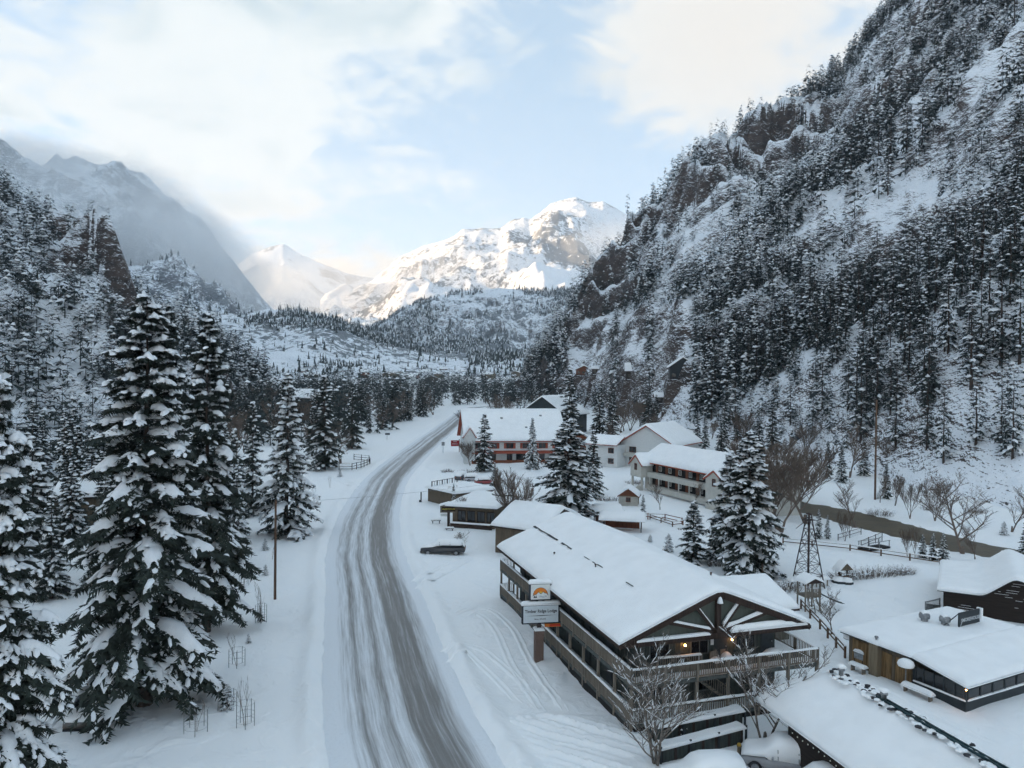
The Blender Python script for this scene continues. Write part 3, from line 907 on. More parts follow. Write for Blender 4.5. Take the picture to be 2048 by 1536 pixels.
# middle and right
for pr, px, pb, pt, w, lab in (
        (HERO[0], 1136, 1046, 838, 1.75, 'broad snow-clumped spruce standing directly behind the lodge roof ridge'),
        (SPR[1], 1138, 905, 735, .95, 'tall narrow spruce rising above the broad one behind the lodge'),
        (SPR[1], 1186, 990, 858, .95, 'spruce beside the right flank of the broad spruce behind the lodge'),
        (SPR[1], 1199, 868, 766, 1.0, 'dense black-green spruce behind the cream motel gable'),
        (HERO[2], 1496, 1150, 858, 1.25, 'big snow-clumped spruce in front of the long two-storey motel wing'),
        (SPR[2], 1458, 1120, 900, 1.35, 'spruce tucked behind the left side of the big clumped spruce by the motel wing'),
        (SPR[2], 1386, 1122, 1000, 1.6, 'smaller spruce left of the big clumped spruce near the lodge roof'),
        (SPR[2], 1426, 1122, 1030, 1.0, 'short dark spruce squeezed between two bigger ones near the lodge roof'),
        (SPR[0], 1064, 938, 834, .85, 'pointed spruce in front of the red-trimmed motel entrance'),
        (SPR[1], 968, 942, 826, 1.15, 'bushy dark spruce at the roadside end of the red-trimmed motel'),
        (SPR[2], 989, 992, 924, .95, 'small spruce beside the snow-domed round skylight'),
        (SPR[2], 907, 1018, 965, .7, 'scruffy small spruce behind the wooden guesthouse sign'),
        (SML[1], 947, 1047, 1022, 1.0, 'little cone of snow-covered fir before the flat-roofed restaurant windows'),
        (SML[1], 980, 1052, 1018, 1.0, 'snow-caked little fir at the corner of the tan house'),
        (SPR[1], 1443, 908, 832, 1.0, 'single dark spruce above the long motel roof'),
        (SPR[2], 1286, 1033, 988, .9, 'little spruce on the lawn beside the log cabin'),
        (SML[0], 1300, 1086, 1068, 1.2, 'tiny spruce on the open snow left of the young lone spruce'),
        (SML[0], 1337, 1104, 1066, 1.1, 'young lone spruce on the snow behind the lodge'),
        (SPR[2], 1637, 1080, 1018, .9, 'snowy spruce just behind the windmill tower'),
        (SPR[2], 1655, 1080, 1030, .8, 'snow-caked spruce right of the windmill tower'),
        (SPR[2], 1845, 1118, 1068, 1.1, 'left of three snow-covered spruces on the near river bank'),
        (SPR[2], 1866, 1122, 1066, 1.1, 'middle of three snow-covered spruces on the near river bank'),
        (SPR[2], 1886, 1124, 1064, 1.1, 'right of three snow-covered spruces on the near river bank'),
        (SPR[1], 1772, 998, 925, .85, 'spruce on the far river bank at the foot of the tall pole'),
        (SML[0], 1757, 998, 982, 1.2, 'tiny spruce left of the tall pole spruce across the river'),
        (SPR[1], 1683, 966, 886, .85, 'dark spruce left of the tall pole across the river'),
        (SPR[1], 1655, 955, 880, .8, 'leftmost dark spruce of the group across the river'),
        (SPR[1], 1728, 952, 876, .9, 'dark spruce beside the twin bare trunks across the river'),
        (SPR[2], 1842, 942, 882, 1.1, 'round snow-heavy spruce among shrubs across the river'),
        (SML[0], 2008, 1068, 1042, 1.1, 'tiny spruce by the lone bare tree across the river'),
        (SPR[1], 2052, 1110, 1035, 1.0, 'spruce at the right edge of the picture above the barn roof'),
        (SML[0], 2003, 1140, 1100, .9, 'little spruce hidden behind the barn roof edge')):
    tree_px(pr, 'spruce_tree', lab, px, pb, pt, w)
# little firs and caged saplings on the left bank
for i, (px, pb, pt, lab) in enumerate(((455, 1418, 1366, 'snow-dusted knee-high fir near the left shadow edge'), (484, 1088, 1030, 'small fir left of the utility pole'), (530, 1098, 1076, 'smallest fir beside the utility pole'),
                                      (520, 1238, 1210, 'stubby fir below the utility pole'), (531, 1150, 1128, 'low fir left of the pole foot'), (488, 1124, 1106, 'tiny fir behind the mailbox row'),
                                      (497, 1285, 1266, 'tiny fir next to the caged saplings'), (680, 955, 934, 'little fir below the curved paddock fence'))):
    tree_px(SML[i % 2], 'young_fir', lab, px, pb, pt, 1.1)
for i, (px, pb, pt, lab) in enumerate(((392, 1464, 1392, 'clump of bare stalks at the edge of the tree shadow'), (491, 1452, 1355, 'tall wire-caged bare sapling near the bottom left'), (474, 1332, 1262, 'brushy caged sapling left of the road'),
                                      (522, 1240, 1160, 'slender caged sapling below the pole'), (488, 1168, 1120, 'sparse sapling left of the utility pole'), (660, 975, 950, 'wispy stalks below the paddock fence'),
                                      (628, 1002, 972, 'bare stalks at the road shoulder beside the tiered spruce'), (545, 1120, 1090, 'small sapling behind the utility pole'))):
    tree_px(SAP[i % 2], 'sapling', lab, px, pb, pt, .8)
cage = mat('wire_cage', (.20, .20, .20), .6, .2, metal=.4)
for px, pb, w_, h_, lab in ((491, 1452, .55, 1.5, 'wire cage round the tall bare sapling bottom left'), (474, 1332, .6, 1.3, 'wire cage round the brushy sapling'), (522, 1240, .5, 1.4, 'wire cage round the slender sapling below the pole'),
                            (488, 1168, .5, 1.2, 'wire cage round the sparse sapling left of the pole'), (392, 1464, .7, 1.4, 'wire cage round the clump of bare stalks'), (455, 1420, .6, 1.2, 'wire cage round the knee-high fir')):
    p = at(px, pb)
    o = empty('plant_cage', p); tag(o, lab, 'plant cage', 'wire cages on the left bank')
    for k in range(5):
        a = k * 1.2566
        b = MB(); b.tube([(w_ * math.cos(a), w_ * math.sin(a), -.2), (w_ * math.cos(a), w_ * math.sin(a), h_)], .022, 5); b.build('stake', cage, o)
    for z_ in (.35, .8, h_ - .05):
        b = MB(); b.tube([(w_ * math.cos(q), w_ * math.sin(q), z_) for q in np.linspace(0, 6.283, 13)], .008, 3, cap=False); b.build('hoop', cage, o)
# bare trees
FG = bare_proto(61, 7.2, m='aspen', snow=.75, limbs=10, subs=7, twigs=11, stems=3, r0=.15, up=.7, spread=.75, start=.12, tw=.013, rmin=.030)
FG2 = bare_proto(62, 5.2, m='aspen', snow=.6, limbs=9, subs=7, twigs=10, stems=2, r0=.10, up=.6, spread=.7, start=.2, tw=.012, rmin=.026)
p = at(1312, 1530, 0); plant(FG, 'bare_tree', 'forked bare tree with snow along its limbs in front of the lodge deck', p, top_h(p, 1262), 1.0, .5)
p = at(1530, 1490, 0); plant(FG2, 'bare_tree', 'slim snow-lined bare tree between the lodge deck and the near roof', p, top_h(p, 1250), 1.0, 1.9)
for pr, px, pb, pt, w, lab in (
        (1, 1033, 1075, 932, 1.1, 'vase-shaped bare tree rising behind the tan house'), (0, 1062, 1000, 950, 1.0, 'low bare tree right of the vase-shaped one'),
        (0, 912, 1107, 1062, 1.2, 'small bare tree standing at the parked SUV'), (0, 928, 1048, 985, .9, 'snowy bare tree beside the guesthouse sign'), (0, 895, 1012, 970, 1.0, 'thin bare tree left of the scruffy spruce'),
        (2, 1663, 1265, 1165, .8, 'young bare tree with upright twigs beyond the lodge deck'), (2, 1925, 1110, 935, 1.15, 'large forked bare cottonwood on the river bank'), (2, 2024, 1062, 965, 1.1, 'bare tree on the far bank at the right edge'),
        (2, 1710, 1052, 952, .9, 'leaning bare tree on the near bank above the river'), (0, 1950, 1122, 1045, .8, 'thin bare tree behind the barn roof'), (1, 1820, 1035, 960, .8, 'bunch of bare stems left of the big cottonwood'),
        (1, 1790, 1012, 948, .8, 'bare sapling cluster on the far bank'), (0, 1760, 1006, 945, .7, 'single straight bare tree on the far bank'), (1, 1870, 1040, 955, .9, 'many-stemmed bare tree across the river'),
        (1, 1560, 1068, 880, 1.35, 'wide brown bare cottonwood behind the big clumped spruce'), (2, 1610, 1045, 890, 1.3, 'spreading brown cottonwood above the windmill tower'), (1, 1590, 1022, 880, 1.4, 'round brown cottonwood crowding the motel end'), (1, 1545, 1035, 890, 1.4, 'brown many-stemmed cottonwood at the river bend'), (1, 1540, 1010, 870, 1.3, 'brown bare cottonwood at the end of the motel wing'),
        (0, 1608, 895, 815, 1.0, 'dark bare tree on the snow at the foot of the slope'), (2, 1700, 955, 835, .9, 'twin-trunked bare tree left of the tall pole'), (1, 1800, 950, 870, 1.3, 'dense frosted bare thicket tree at the slope foot'),
        (1, 1882, 945, 868, 1.4, 'round frosted bare tree at the slope foot'), (0, 1232, 905, 838, .8, 'thin bare tree behind the cream motel'), (1, 1260, 862, 800, 1.4, 'brown bare tree at the foot of the hillside houses'),
        (1, 955, 885, 818, 1.5, 'round brown bare tree at the road bend'), (1, 940, 930, 880, 1.3, 'frosted bare bush tree before the motel end'), (0, 1200, 985, 940, .7, 'thin bare saplings on the motel lawn'),
        (0, 1320, 1020, 960, .8, 'thin bare tree on the lawn by the small spruce'), (0, 1390, 1010, 960, .7, 'bare sapling before the motel cross gable'), (1, 1690, 1085, 1020, .6, 'row of bare stems by the wire fence'),
        (1, 1815, 1115, 1055, .6, 'bare stems beside the river bank spruces'), (0, 1830, 1118, 1050, .6, 'slender bare stem next to the bank spruces')):
    tree_px(BARE[pr], 'bare_tree', lab, px, pb, pt, w)


# forests ----------------------------------------------------------------
def sample_massif(mt, n, dens, seed, bmin, bmax, tmin, tmax):
    g = np.random.default_rng(seed)
    x, y, z, b, t = (mt[k] for k in 'xyzbt')
    ok = np.argwhere((b > bmin) & (b < bmax) & (t > tmin) & (t < tmax))
    rad = np.hypot(x, y)
    w = rad[ok[:, 0], ok[:, 1]] ** 1.0 * dens(b[ok[:, 0], ok[:, 1]], t[ok[:, 0], ok[:, 1]], x[ok[:, 0], ok[:, 1]], y[ok[:, 0], ok[:, 1]])
    # slope: trees avoid sheer rock
    gz = np.abs(np.gradient(z, axis=1)) / np.maximum(np.hypot(np.gradient(x, axis=1), np.gradient(y, axis=1)), 1e-3)
    s = gz[ok[:, 0], ok[:, 1]]
    w = w * (1 - .9 * sstep(s, 1.6, 2.6))
    k = g.choice(len(ok), size=n, p=w / w.sum(), replace=True)
    i, j = ok[k, 0], ok[k, 1]
    u = g.random(n); v = g.random(n)
    i2, j2 = np.minimum(i + 1, x.shape[0] - 1), np.minimum(j + 1, x.shape[1] - 1)
    P = [(1 - u) * ((1 - v) * q[i, j] + v * q[i, j2]) + u * ((1 - v) * q[i2, j] + v * q[i2, j2]) for q in (x, y, z)]
    return np.stack(P, 1)


def scatter_mesh(name, label, pts, hs, variants, mats, seed, wide=(.8, 1.25), cat='forest'):
    """many trees that read as one mass, joined into one mesh"""
    g = np.random.default_rng(seed)
    which = g.integers(0, len(variants), len(pts))
    V_, F_, I_ = [], [], []
    off = 0
    for k, (v, f, mi, H) in enumerate(variants):
        q = np.where(which == k)[0]
        if not len(q): continue
        a = g.uniform(0, 6.283, len(q)); s = hs[q] / H; w = s * g.uniform(*wide, len(q))
        ca, sa = np.cos(a)[:, None], np.sin(a)[:, None]
        x = (v[None, :, 0] * ca - v[None, :, 1] * sa) * w[:, None] + pts[q, 0:1]
        y = (v[None, :, 0] * sa + v[None, :, 1] * ca) * w[:, None] + pts[q, 1:2]
        z = v[None, :, 2] * s[:, None] + pts[q, 2:3] - .3
        V_.append(np.stack([x, y, z], -1).reshape(-1, 3))
        F_.append((f[None] + (np.arange(len(q)) * len(v))[:, None, None] + off).reshape(-1, 3))
        I_.append(np.tile(mi, len(q)))
        off += len(q) * len(v)
    me = mesh_np(name, np.vstack(V_), tris=np.vstack(F_), mats=mats, mi=np.concatenate(I_))
    return tag(link(name, me), label, cat, kind='stuff')


def with_trunk(v, f, mi, H, r=.2):
    a = np.arange(3) * 2.094
    tv = np.vstack([np.stack([r * np.cos(a), r * np.sin(a), 0 * a - .5], 1), [[0, 0, H * .6]]])
    tf = np.array([(0, 1, 3), (1, 2, 3), (2, 0, 3)]) + len(v)
    return np.vstack([v, tv]), np.vstack([f, tf]), np.r_[mi, [0, 0, 0]], H


FARA = [with_trunk(*conifer_arrays(40 + i, 16, r_, boughs=b_, spine=1, twigs=2, K=2, snow=s_, fine=False, base=.08, power=p_, droop=.5, size=.85), 16)
        for i, (r_, b_, s_, p_) in enumerate(((2.4, 28, .12, .7), (2.1, 26, .20, .6), (2.8, 28, .05, .8), (1.9, 26, .15, .55), (2.3, 24, .07, .5)))]


FARB = [with_trunk(*conifer_arrays(60 + i, 16, r_, boughs=15, spine=1, twigs=1, K=2, snow=s_, fine=False, base=.08, power=p_, droop=.5, size=1.4), 16)
        for i, (r_, s_, p_) in enumerate(((2.5, .10, .7), (2.2, .18, .6), (2.8, .04, .8), (2.0, .12, .55)))]


FARD = [with_trunk(*conifer_arrays(70 + i, 16, r_, boughs=16, spine=1, twigs=1, K=2, snow=s_, fine=False, base=.08, power=p_, droop=.5, size=1.4), 16)
        for i, (r_, s_, p_) in enumerate(((2.5, .02, .7), (2.2, .05, .6), (2.8, .01, .8)))]


def tiny(seed, n=3, sn=.25):
    g = np.random.default_rng(seed)
    v, f, mi = [], [], []
    for k in range(n):
        z0, z1, r_ = .1 + .28 * k, .1 + .28 * k + .42, .17 * (1 - .28 * k)
        b = len(v)
        for a in range(5): v.append((r_ * g.uniform(.6, 1.2) * math.cos(a * 1.2566), r_ * g.uniform(.6, 1.2) * math.sin(a * 1.2566), z0 + g.uniform(-.06, .06)))
        v.append((g.normal(0, .01), g.normal(0, .01), z1))
        for a in range(5): f.append((b + a, b + (a + 1) % 5, b + 5)); mi.append(int(g.random() < sn))
    return np.array(v), np.array(f), np.array(mi), 1.0


TINY = [tiny(s_) for s_ in range(6)]
fm = [M['needle_far'], M['tree_snow']]
# right mountainside: nearest trees are individuals, the rest one forest
def dens_r(b, t, x, y):
    d = .16 + 1.4 * sstep(fbm(x / 80, y / 80, 4, 91), -.24, .12)
    d = d * (1 - .88 * np.clip(blob(b, t, 19.0, .78, 4.2, .14) + .8 * blob(b, t, 25, .83, 3.0, .08) + .85 * blob(b, t, 32, .76, 4.0, .10) + .9 * blob(b, t, 30, .26, 4.5, .05) + .8 * blob(b, t, 24, .42, 3.0, .05), 0, 1))
    return d * (1 - .6 * blob(b, t, 30, .02, 8, .04)) * (1 + 2.6 * sstep(t, .92, 1.0))
PR = sample_massif(right_mt, 7600, dens_r, 7, .8, 44, .015, 1.04)
rd = np.hypot(PR[:, 0], PR[:, 1])
hr = np.clip(np.random.default_rng(3).normal(14.5, 3.6, len(PR)) * (1 + .75 * fbm(PR[:, 0] / 55, PR[:, 1] / 55, 3, 47)), 4.5, 28)
# keep clear of the hillside houses
for hx, hy in ((1164, 748), (1196, 748), (1266, 756), (1356, 756), (1330, 804)):
    q = far(hx, hy, 300.0)
    k = (np.abs(PR[:, 0] / PR[:, 1] - q[0] / q[1]) < .020) & (CAMZ + (PR[:, 2] + hr - CAMZ) / rd * 300 > q[2] - 1) & (PR[:, 2] < 60)
    PR, rd, hr = PR[~k], rd[~k], hr[~k]
vis = (np.degrees(np.arctan2(PR[:, 0], PR[:, 1])) < 35)
app = hr / rd * vis
order = np.argsort(-app)
NI = 200
g_ = np.random.default_rng(8)
def look(k, h_): return ('tall' if h_ > 18 else ('short' if h_ < 13 else 'mid-sized')) + (' lightly dusted', ' snow-flecked', ' dark', ' narrow snow-flecked', ' thin-crowned dark')[k]
for i in order[:NI]:
    k_ = int(g_.integers(0, 5)); qx, qy = pxy(PR[i])
    zone = 'above the red-brown hillside cabin' if qx < 1215 else ('around the dark hillside chalets' if qx < 1400 else ('on the slope over the long motel wing' if qx < 1640 else ('on the slope above the tall pole' if qx < 1850 else 'on the slope at the right edge')))
    zone += ', near its foot' if PR[i, 2] < 22 else (', well up' if PR[i, 2] > 60 else '')
    plant(FAR[k_], 'hillside_spruce', look(k_, hr[i]) + ' conifer ' + zone, PR[i], hr[i], g_.uniform(.85, 1.3), g_.uniform(0, 6.28), 'larger conifers on the right mountainside')
rest = order[NI:]
kf = rd[rest] > 270
va, vb = [], []
scatter_mesh('mountain_forest', 'dense snow-dusted conifer forest covering the lower right mountainside', PR[rest[~kf]], hr[rest[~kf]], FARA, fm, 9, (.75, 1.2))
scatter_mesh('ridge_forest', 'dark conifers along the upper slopes and skyline of the right mountain', PR[rest[kf]], hr[rest[kf]], FARB, fm, 10, (.75, 1.2))
# left mountainside
PL = sample_massif(left_mt, 2000, lambda b, t, x, y: (.35 + sstep(fbm(x / 60, y / 60, 3, 15), -.3, .2)) * (1 - .85 * blob(b, t, -30.5, .83, 3.5, .10)), 17, -46, -16, .01, 1.06)
hl = np.clip(np.random.default_rng(4).normal(13.5, 3.5, len(PL)), 5, 22)
scatter_mesh('cliff_forest', 'dark conifer forest on the left mountainside below the cliff', PL, hl, FARB, fm, 19, (.9, 1.4))
# town hill and far forested hill
PT = sample_massif(town_hill, 3800, lambda b, t, x, y: .06 + 1.4 * sstep(fbm(x / 130, y / 130, 4, 51), .0, .2) * (.25 + sstep(t, .35, .8)), 27, -26, 6, .0, 1.05)
scatter_mesh('hill_trees', 'dark pines dotted over the low hill behind the town', PT, np.random.default_rng(6).gamma(5.0, 1.25, len(PT)) + 2.5, TINY, fm, 29, (.8, 1.7))
PC = sample_massif(cloud_mt, 3200, lambda b, t, x, y: (.1 + 1.4 * sstep(fbm(x / 260, y / 260, 4, 66), -.05, .2)) * (1 - sstep(t, .35, .75)), 47, -34, -15, .02, .8)
scatter_mesh('shaded_forest', 'blue shaded forest on the lower flank of the cloudy left mountain', PC, np.random.default_rng(17).uniform(9, 20, len(PC)), TINY, fm, 59, (1.0, 1.7))
PM = sample_massif(mid_hill, 4200, lambda b, t, x, y: .015 + 1.5 * sstep(fbm(x / 230, y / 230, 4, 61), .02, .16), 37, -16, 10, .02, 1.05)
scatter_mesh('foothill_forest', 'bluish forest over the foothill below the sunlit peak', PM, np.random.default_rng(7).uniform(9, 19, len(PM)), TINY, fm, 39, (1.0, 1.7))
# valley-floor forest left of the road: individual trees
g_ = np.random.default_rng(21)
ROADSEG = ROAD[(ROAD[:, 1] > 120) & (ROAD[:, 1] < 470)]
cnt = 0
while cnt < 105:
    x_, y_ = g_.uniform(-190, 60), g_.uniform(185, 560)
    d_, s_, _ = dist_poly(np.array([x_]), np.array([y_]), ROAD)
    if s_[0] < 0 or d_[0] < 13 + 6 * g_.random(): continue
    b_ = math.degrees(math.atan2(x_, y_))
    if b_ < -22 or (y_ < 230 and x_ < -75): continue
    if d_[0] > 70 and g_.random() < .5: continue
    z_ = float(G0(x_, y_)); h_ = g_.uniform(11, 20)
    near = d_[0] < 32
    k_ = int(g_.integers(0, 5)); qx, _ = pxy((x_, y_, z_))
    zone = ('near the paddock fence' if qx < 740 else ('before the far road bend' if qx < 860 else 'at the far road bend')) if near else ('left of the paddock' if qx < 640 else ('in the middle of the valley wood' if qx < 800 else 'at the right end of the valley wood'))
    plant((FAR[(2, 4)[k_ % 2]] if y_ > 360 else DRK[k_ % 2]), 'valley_spruce', ('tall ' if h_ > 16.5 else ('short ' if h_ < 13 else 'mid-sized ')) + ('dark roadside conifer ' if near else 'dark conifer behind the roadside row, ') + zone, (x_, y_, z_), h_, g_.uniform(.85, 1.25), g_.uniform(0, 6.28),
          'conifers along the road bend' if near else 'conifers of the valley wood')
    cnt += 1
cnt = 0
while cnt < 46:
    x_, y_ = g_.uniform(-150, 40), g_.uniform(150, 420)
    d_, s_, _ = dist_poly(np.array([x_]), np.array([y_]), ROAD)
    if s_[0] < 0 or d_[0] < 14 or math.degrees(math.atan2(x_, y_)) < -21: continue
    plant(BARE[g_.integers(0, 3)], 'bare_tree', 'brown leafless tree among the conifers left of the road bend', (x_, y_, float(G0(x_, y_))), g_.uniform(8, 14), g_.uniform(.9, 1.4), g_.uniform(0, 6.28), 'brown leafless trees left of the road')
    cnt += 1
# right of the road, between the motels and the slope foot
cnt = 0
while cnt < 60:
    px_, r_ = g_.uniform(985, 1640), g_.uniform(215, 500)
    d = ray(px_, 800) * r_
    d_, s_, _ = dist_poly(np.array([d[0]]), np.array([d[1]]), ROAD)
    lim = np.interp(px_, [985, 1150, 1300, 1500, 1640], [560, 445, 330, 245, 212])
    if d_[0] < 12 or r_ > lim or (px_ < 1130 and r_ < 330) or (px_ < 1340 and r_ < 235) or min(abs(px_ - q_) for q_ in (1164, 1196, 1266, 1356, 1330)) < 14: continue
    z_ = float(G0(d[0], d[1])); con = g_.random() < .6
    if con: plant((FAR[g_.integers(0, 5)] if r_ > 300 else DRK[g_.integers(0, 2)]), 'valley_spruce', 'conifer on the flat ground ' + ('behind the charcoal building' if px_ < 1150 else ('behind the cream motel block' if px_ < 1330 else 'behind the long motel wing')), (d[0], d[1], z_), g_.uniform(8, 17), g_.uniform(.8, 1.2), g_.uniform(0, 6.28), 'conifers behind the motels')
    else: plant(BARE[g_.integers(0, 3)], 'bare_tree', 'leafless tree on the flat ground ' + ('behind the charcoal building' if px_ < 1150 else ('behind the cream motel block' if px_ < 1330 else 'behind the long motel wing')), (d[0], d[1], z_), g_.uniform(6, 11), g_.uniform(.9, 1.4), g_.uniform(0, 6.28), 'leafless trees behind the motels')
    cnt += 1
g2 = np.random.default_rng(33)
bx_, by_ = g2.uniform(-230, 70, 4000), g2.uniform(215, 760, 4000)
d_, s_, _ = dist_poly(bx_, by_, ROAD)
k = (d_ > 19) & ((s_ > 0) | (by_ > 480)) & (np.degrees(np.arctan2(bx_, by_)) > -22) & (fbm(bx_ / 60, by_ / 60, 3, 12) > -.22)
bx_, by_ = bx_[k][:1000], by_[k][:1000]
scatter_mesh('valley_forest', 'dark mass of conifers filling the valley floor before the town', np.stack([bx_, by_, G0(bx_, by_)], 1), g2.uniform(10, 20, len(bx_)), FARD, fm, 49, (.9, 1.4))
# slope-foot trees left of the frame edge and behind the big spruces
for i in range(52):
    px_, r_ = g_.uniform(-60, 480), g_.uniform(80, 200)
    d = ray(px_, 850) * r_
    plant(SPR[1 + g_.integers(0, 2)], 'valley_spruce', 'shaded conifer behind the big left foreground spruces, ' + ('at the left picture edge' if px_ < 110 else ('left of the tallest spruce top' if px_ < 230 else ('right behind the tallest spruce' if px_ < 350 else 'before the tiered spruce'))), (d[0], d[1], 0), g_.uniform(9, 17), g_.uniform(.8, 1.2), g_.uniform(0, 6.28), 'conifers behind the foreground spruces')
# ------------------------------------------------------------------ building helpers
def wood(name, col, dark=.55, rough=.85, vert=True):
    return mat(name, col, rough, .3, 3.0, .006, 20, (3, 3, .25) if vert else (.25, .25, 4), col2=tuple(c * dark for c in col))


M['glass'] = mat('window_glass', (.012, .014, .017), .08, .2, 1.0, spec=.6)
M['dark'] = mat('near_black', (.012, .011, .011), .8, .2)
M['green'] = wood('dark_green_siding', (.056, .068, .062))
M['gablegreen'] = wood('grey_green_panel', (.085, .097, .082), .8)
M['beam'] = wood('brown_beam', (.045, .028, .022))
M['deck'] = wood('weathered_rail_wood', (.235, .20, .16), .62)
M['deckbeam'] = wood('grey_green_fascia', (.095, .105, .10), .7)
M['roofing'] = mat('dark_roofing', (.05, .05, .055), .8, .4, 4)
M['cream'] = mat('cream_render', (.52, .50, .45), .8, .12, 1.2)
M['white'] = mat('white_siding', (.62, .63, .62), .75, .12, 1.2, stretch=(1, 1, 6))
M['red'] = wood('red_trim', (.36, .085, .05), .7)
M['redbrown'] = wood('red_brown_boards', (.20, .070, .036), .6)
M['tan'] = wood('tan_boards', (.24, .185, .12), .7)
M['tan2'] = wood('brown_boards', (.15, .115, .08), .65)
M['gold'] = wood('golden_planks', (.27, .165, .075), .4)
M['teal'] = mat('teal_ridge_metal', (.035, .075, .085), .45, .4, 2, metal=.5)
M['charcoal'] = mat('charcoal_paint', (.032, .04, .045), .6, .3, 2)
M['barn'] = wood('old_dark_barn_boards', (.030, .021, .017), .55, vert=False)
M['brick'] = mat('stacked_brick', (.20, .135, .11), .9, .5, 9, .01, 30, col2=(.10, .07, .06))
M['metal'] = mat('galvanised_metal', (.32, .33, .34), .45, .4, 6, metal=.8)
M['iron'] = mat('rusty_iron', (.07, .05, .045), .7, .4, 6, metal=.4)
M['rubber'] = mat('black_rubber', (.02, .02, .022), .8, .2)
M['pole'] = wood('pole_wood', (.15, .088, .055), .6)


def frame(A, B):
    """local frame: origin at ground point A, u axis towards B"""
    A, B = np.array(A[:2]), np.array(B[:2])
    d = B - A
    return A, math.atan2(d[1], d[0]), float(np.hypot(*d))


def sheet(fn, thick, nu=24, nv=24, edge=.5, lu=10.0, lv=10.0, seed=0, rough=.25):
    """snow lying on a surface fn(u,v)->(x,y,z): rounded at its rim, slightly uneven"""
    b = MB()
    u = np.linspace(0, 1, nu); v = np.linspace(0, 1, nv)
    def prof(t, ln):
        d = np.minimum(t, 1 - t) * ln
        k = np.clip(d / edge, 0, 1)
        return np.sqrt(np.clip(1 - (1 - k) ** 2, 0, 1))
    # dense samples close to the rim
    u = np.unique(np.r_[u, edge / lu * np.array([.12, .35, .7]), 1 - edge / lu * np.array([.12, .35, .7])]); v = np.unique(np.r_[v, edge / lv * np.array([.12, .35, .7]), 1 - edge / lv * np.array([.12, .35, .7])])
    u, v = u[(u >= 0) & (u <= 1)], v[(v >= 0) & (v <= 1)]
    vs = []
    for a in u:
        for c in v:
            x, y, z = fn(a, c)
            n_ = float(fbm(np.array(x * .55 + seed * 7.7), np.array(y * .55 - seed * 3.1), 3, seed))
            vs.append((x, y, z + thick * float(prof(a, lu) * prof(c, lv)) * (1 + rough * n_)))
    k = len(vs)
    b.add(vs, [tuple(f) for f in grid_faces(len(u), len(v))], 0, True)
    # rim skirt down to the surface below
    rim = [(i, 0) for i in range(len(u))] + [(len(u) - 1, j) for j in range(1, len(v))] + [(i, len(v) - 1) for i in range(len(u) - 2, -1, -1)] + [(0, j) for j in range(len(v) - 2, 0, -1)]
    ids = [i * len(v) + j for i, j in rim]
    b.v += [(b.v[i][0], b.v[i][1], b.v[i][2] - .06) for i in ids]
    for q in range(len(ids)):
        r = (q + 1) % len(ids)
        b.f.append((ids[q], ids[r], k + r, k + q)); b.m.append(0); b.s.append(False)
    return b


def bil(c00, c10, c11, c01):
    c = [np.array(q, float) for q in (c00, c10, c11, c01)]
    return lambda u, v: tuple((1 - u) * (1 - v) * c[0] + u * (1 - v) * c[1] + u * v * c[2] + (1 - u) * v * c[3])


def window(parent, plane, at_, a0, a1, z0, z1, fm=None, out=-1, cross=1, name='window', glass=None):
    """framed window in a wall: plane 'v' (wall faces -v/+v at v = at_) or 'u'"""
    fm = fm or M['deckbeam']
    def P(a, d, z): return (a, at_ + out * d, z) if plane == 'v' else (at_ + out * d, a, z)
    def bx(b, p0, p1, d0, d1, q0, q1):
        A, B = P(p0, d0, q0), P(p1, d1, q1)
        b.box(min(A[0], B[0]), max(A[0], B[0]), min(A[1], B[1]), max(A[1], B[1]), q0, q1)
    t = min(.09, (a1 - a0) * .14)
    b = MB()
    bx(b, a0, a1, .0, .07, z0, z0 + t); bx(b, a0, a1, .0, .07, z1 - t, z1)
    bx(b, a0, a0 + t, .001, .069, z0 + t, z1 - t); bx(b, a1 - t, a1, .001, .069, z0 + t, z1 - t)
    for k in range(cross):
        m_ = a0 + (a1 - a0) * (k + 1) / (cross + 1)
        bx(b, m_ - t * .35, m_ + t * .35, .002, .055, z0 + t, z1 - t)
    o = b.build(name, fm, parent)
    g = MB(); bx(g, a0 + t * .8, a1 - t * .8, .003, .02, z0 + t * .8, z1 - t * .8)
    g.build('pane', glass or M['glass'], o)
    return o


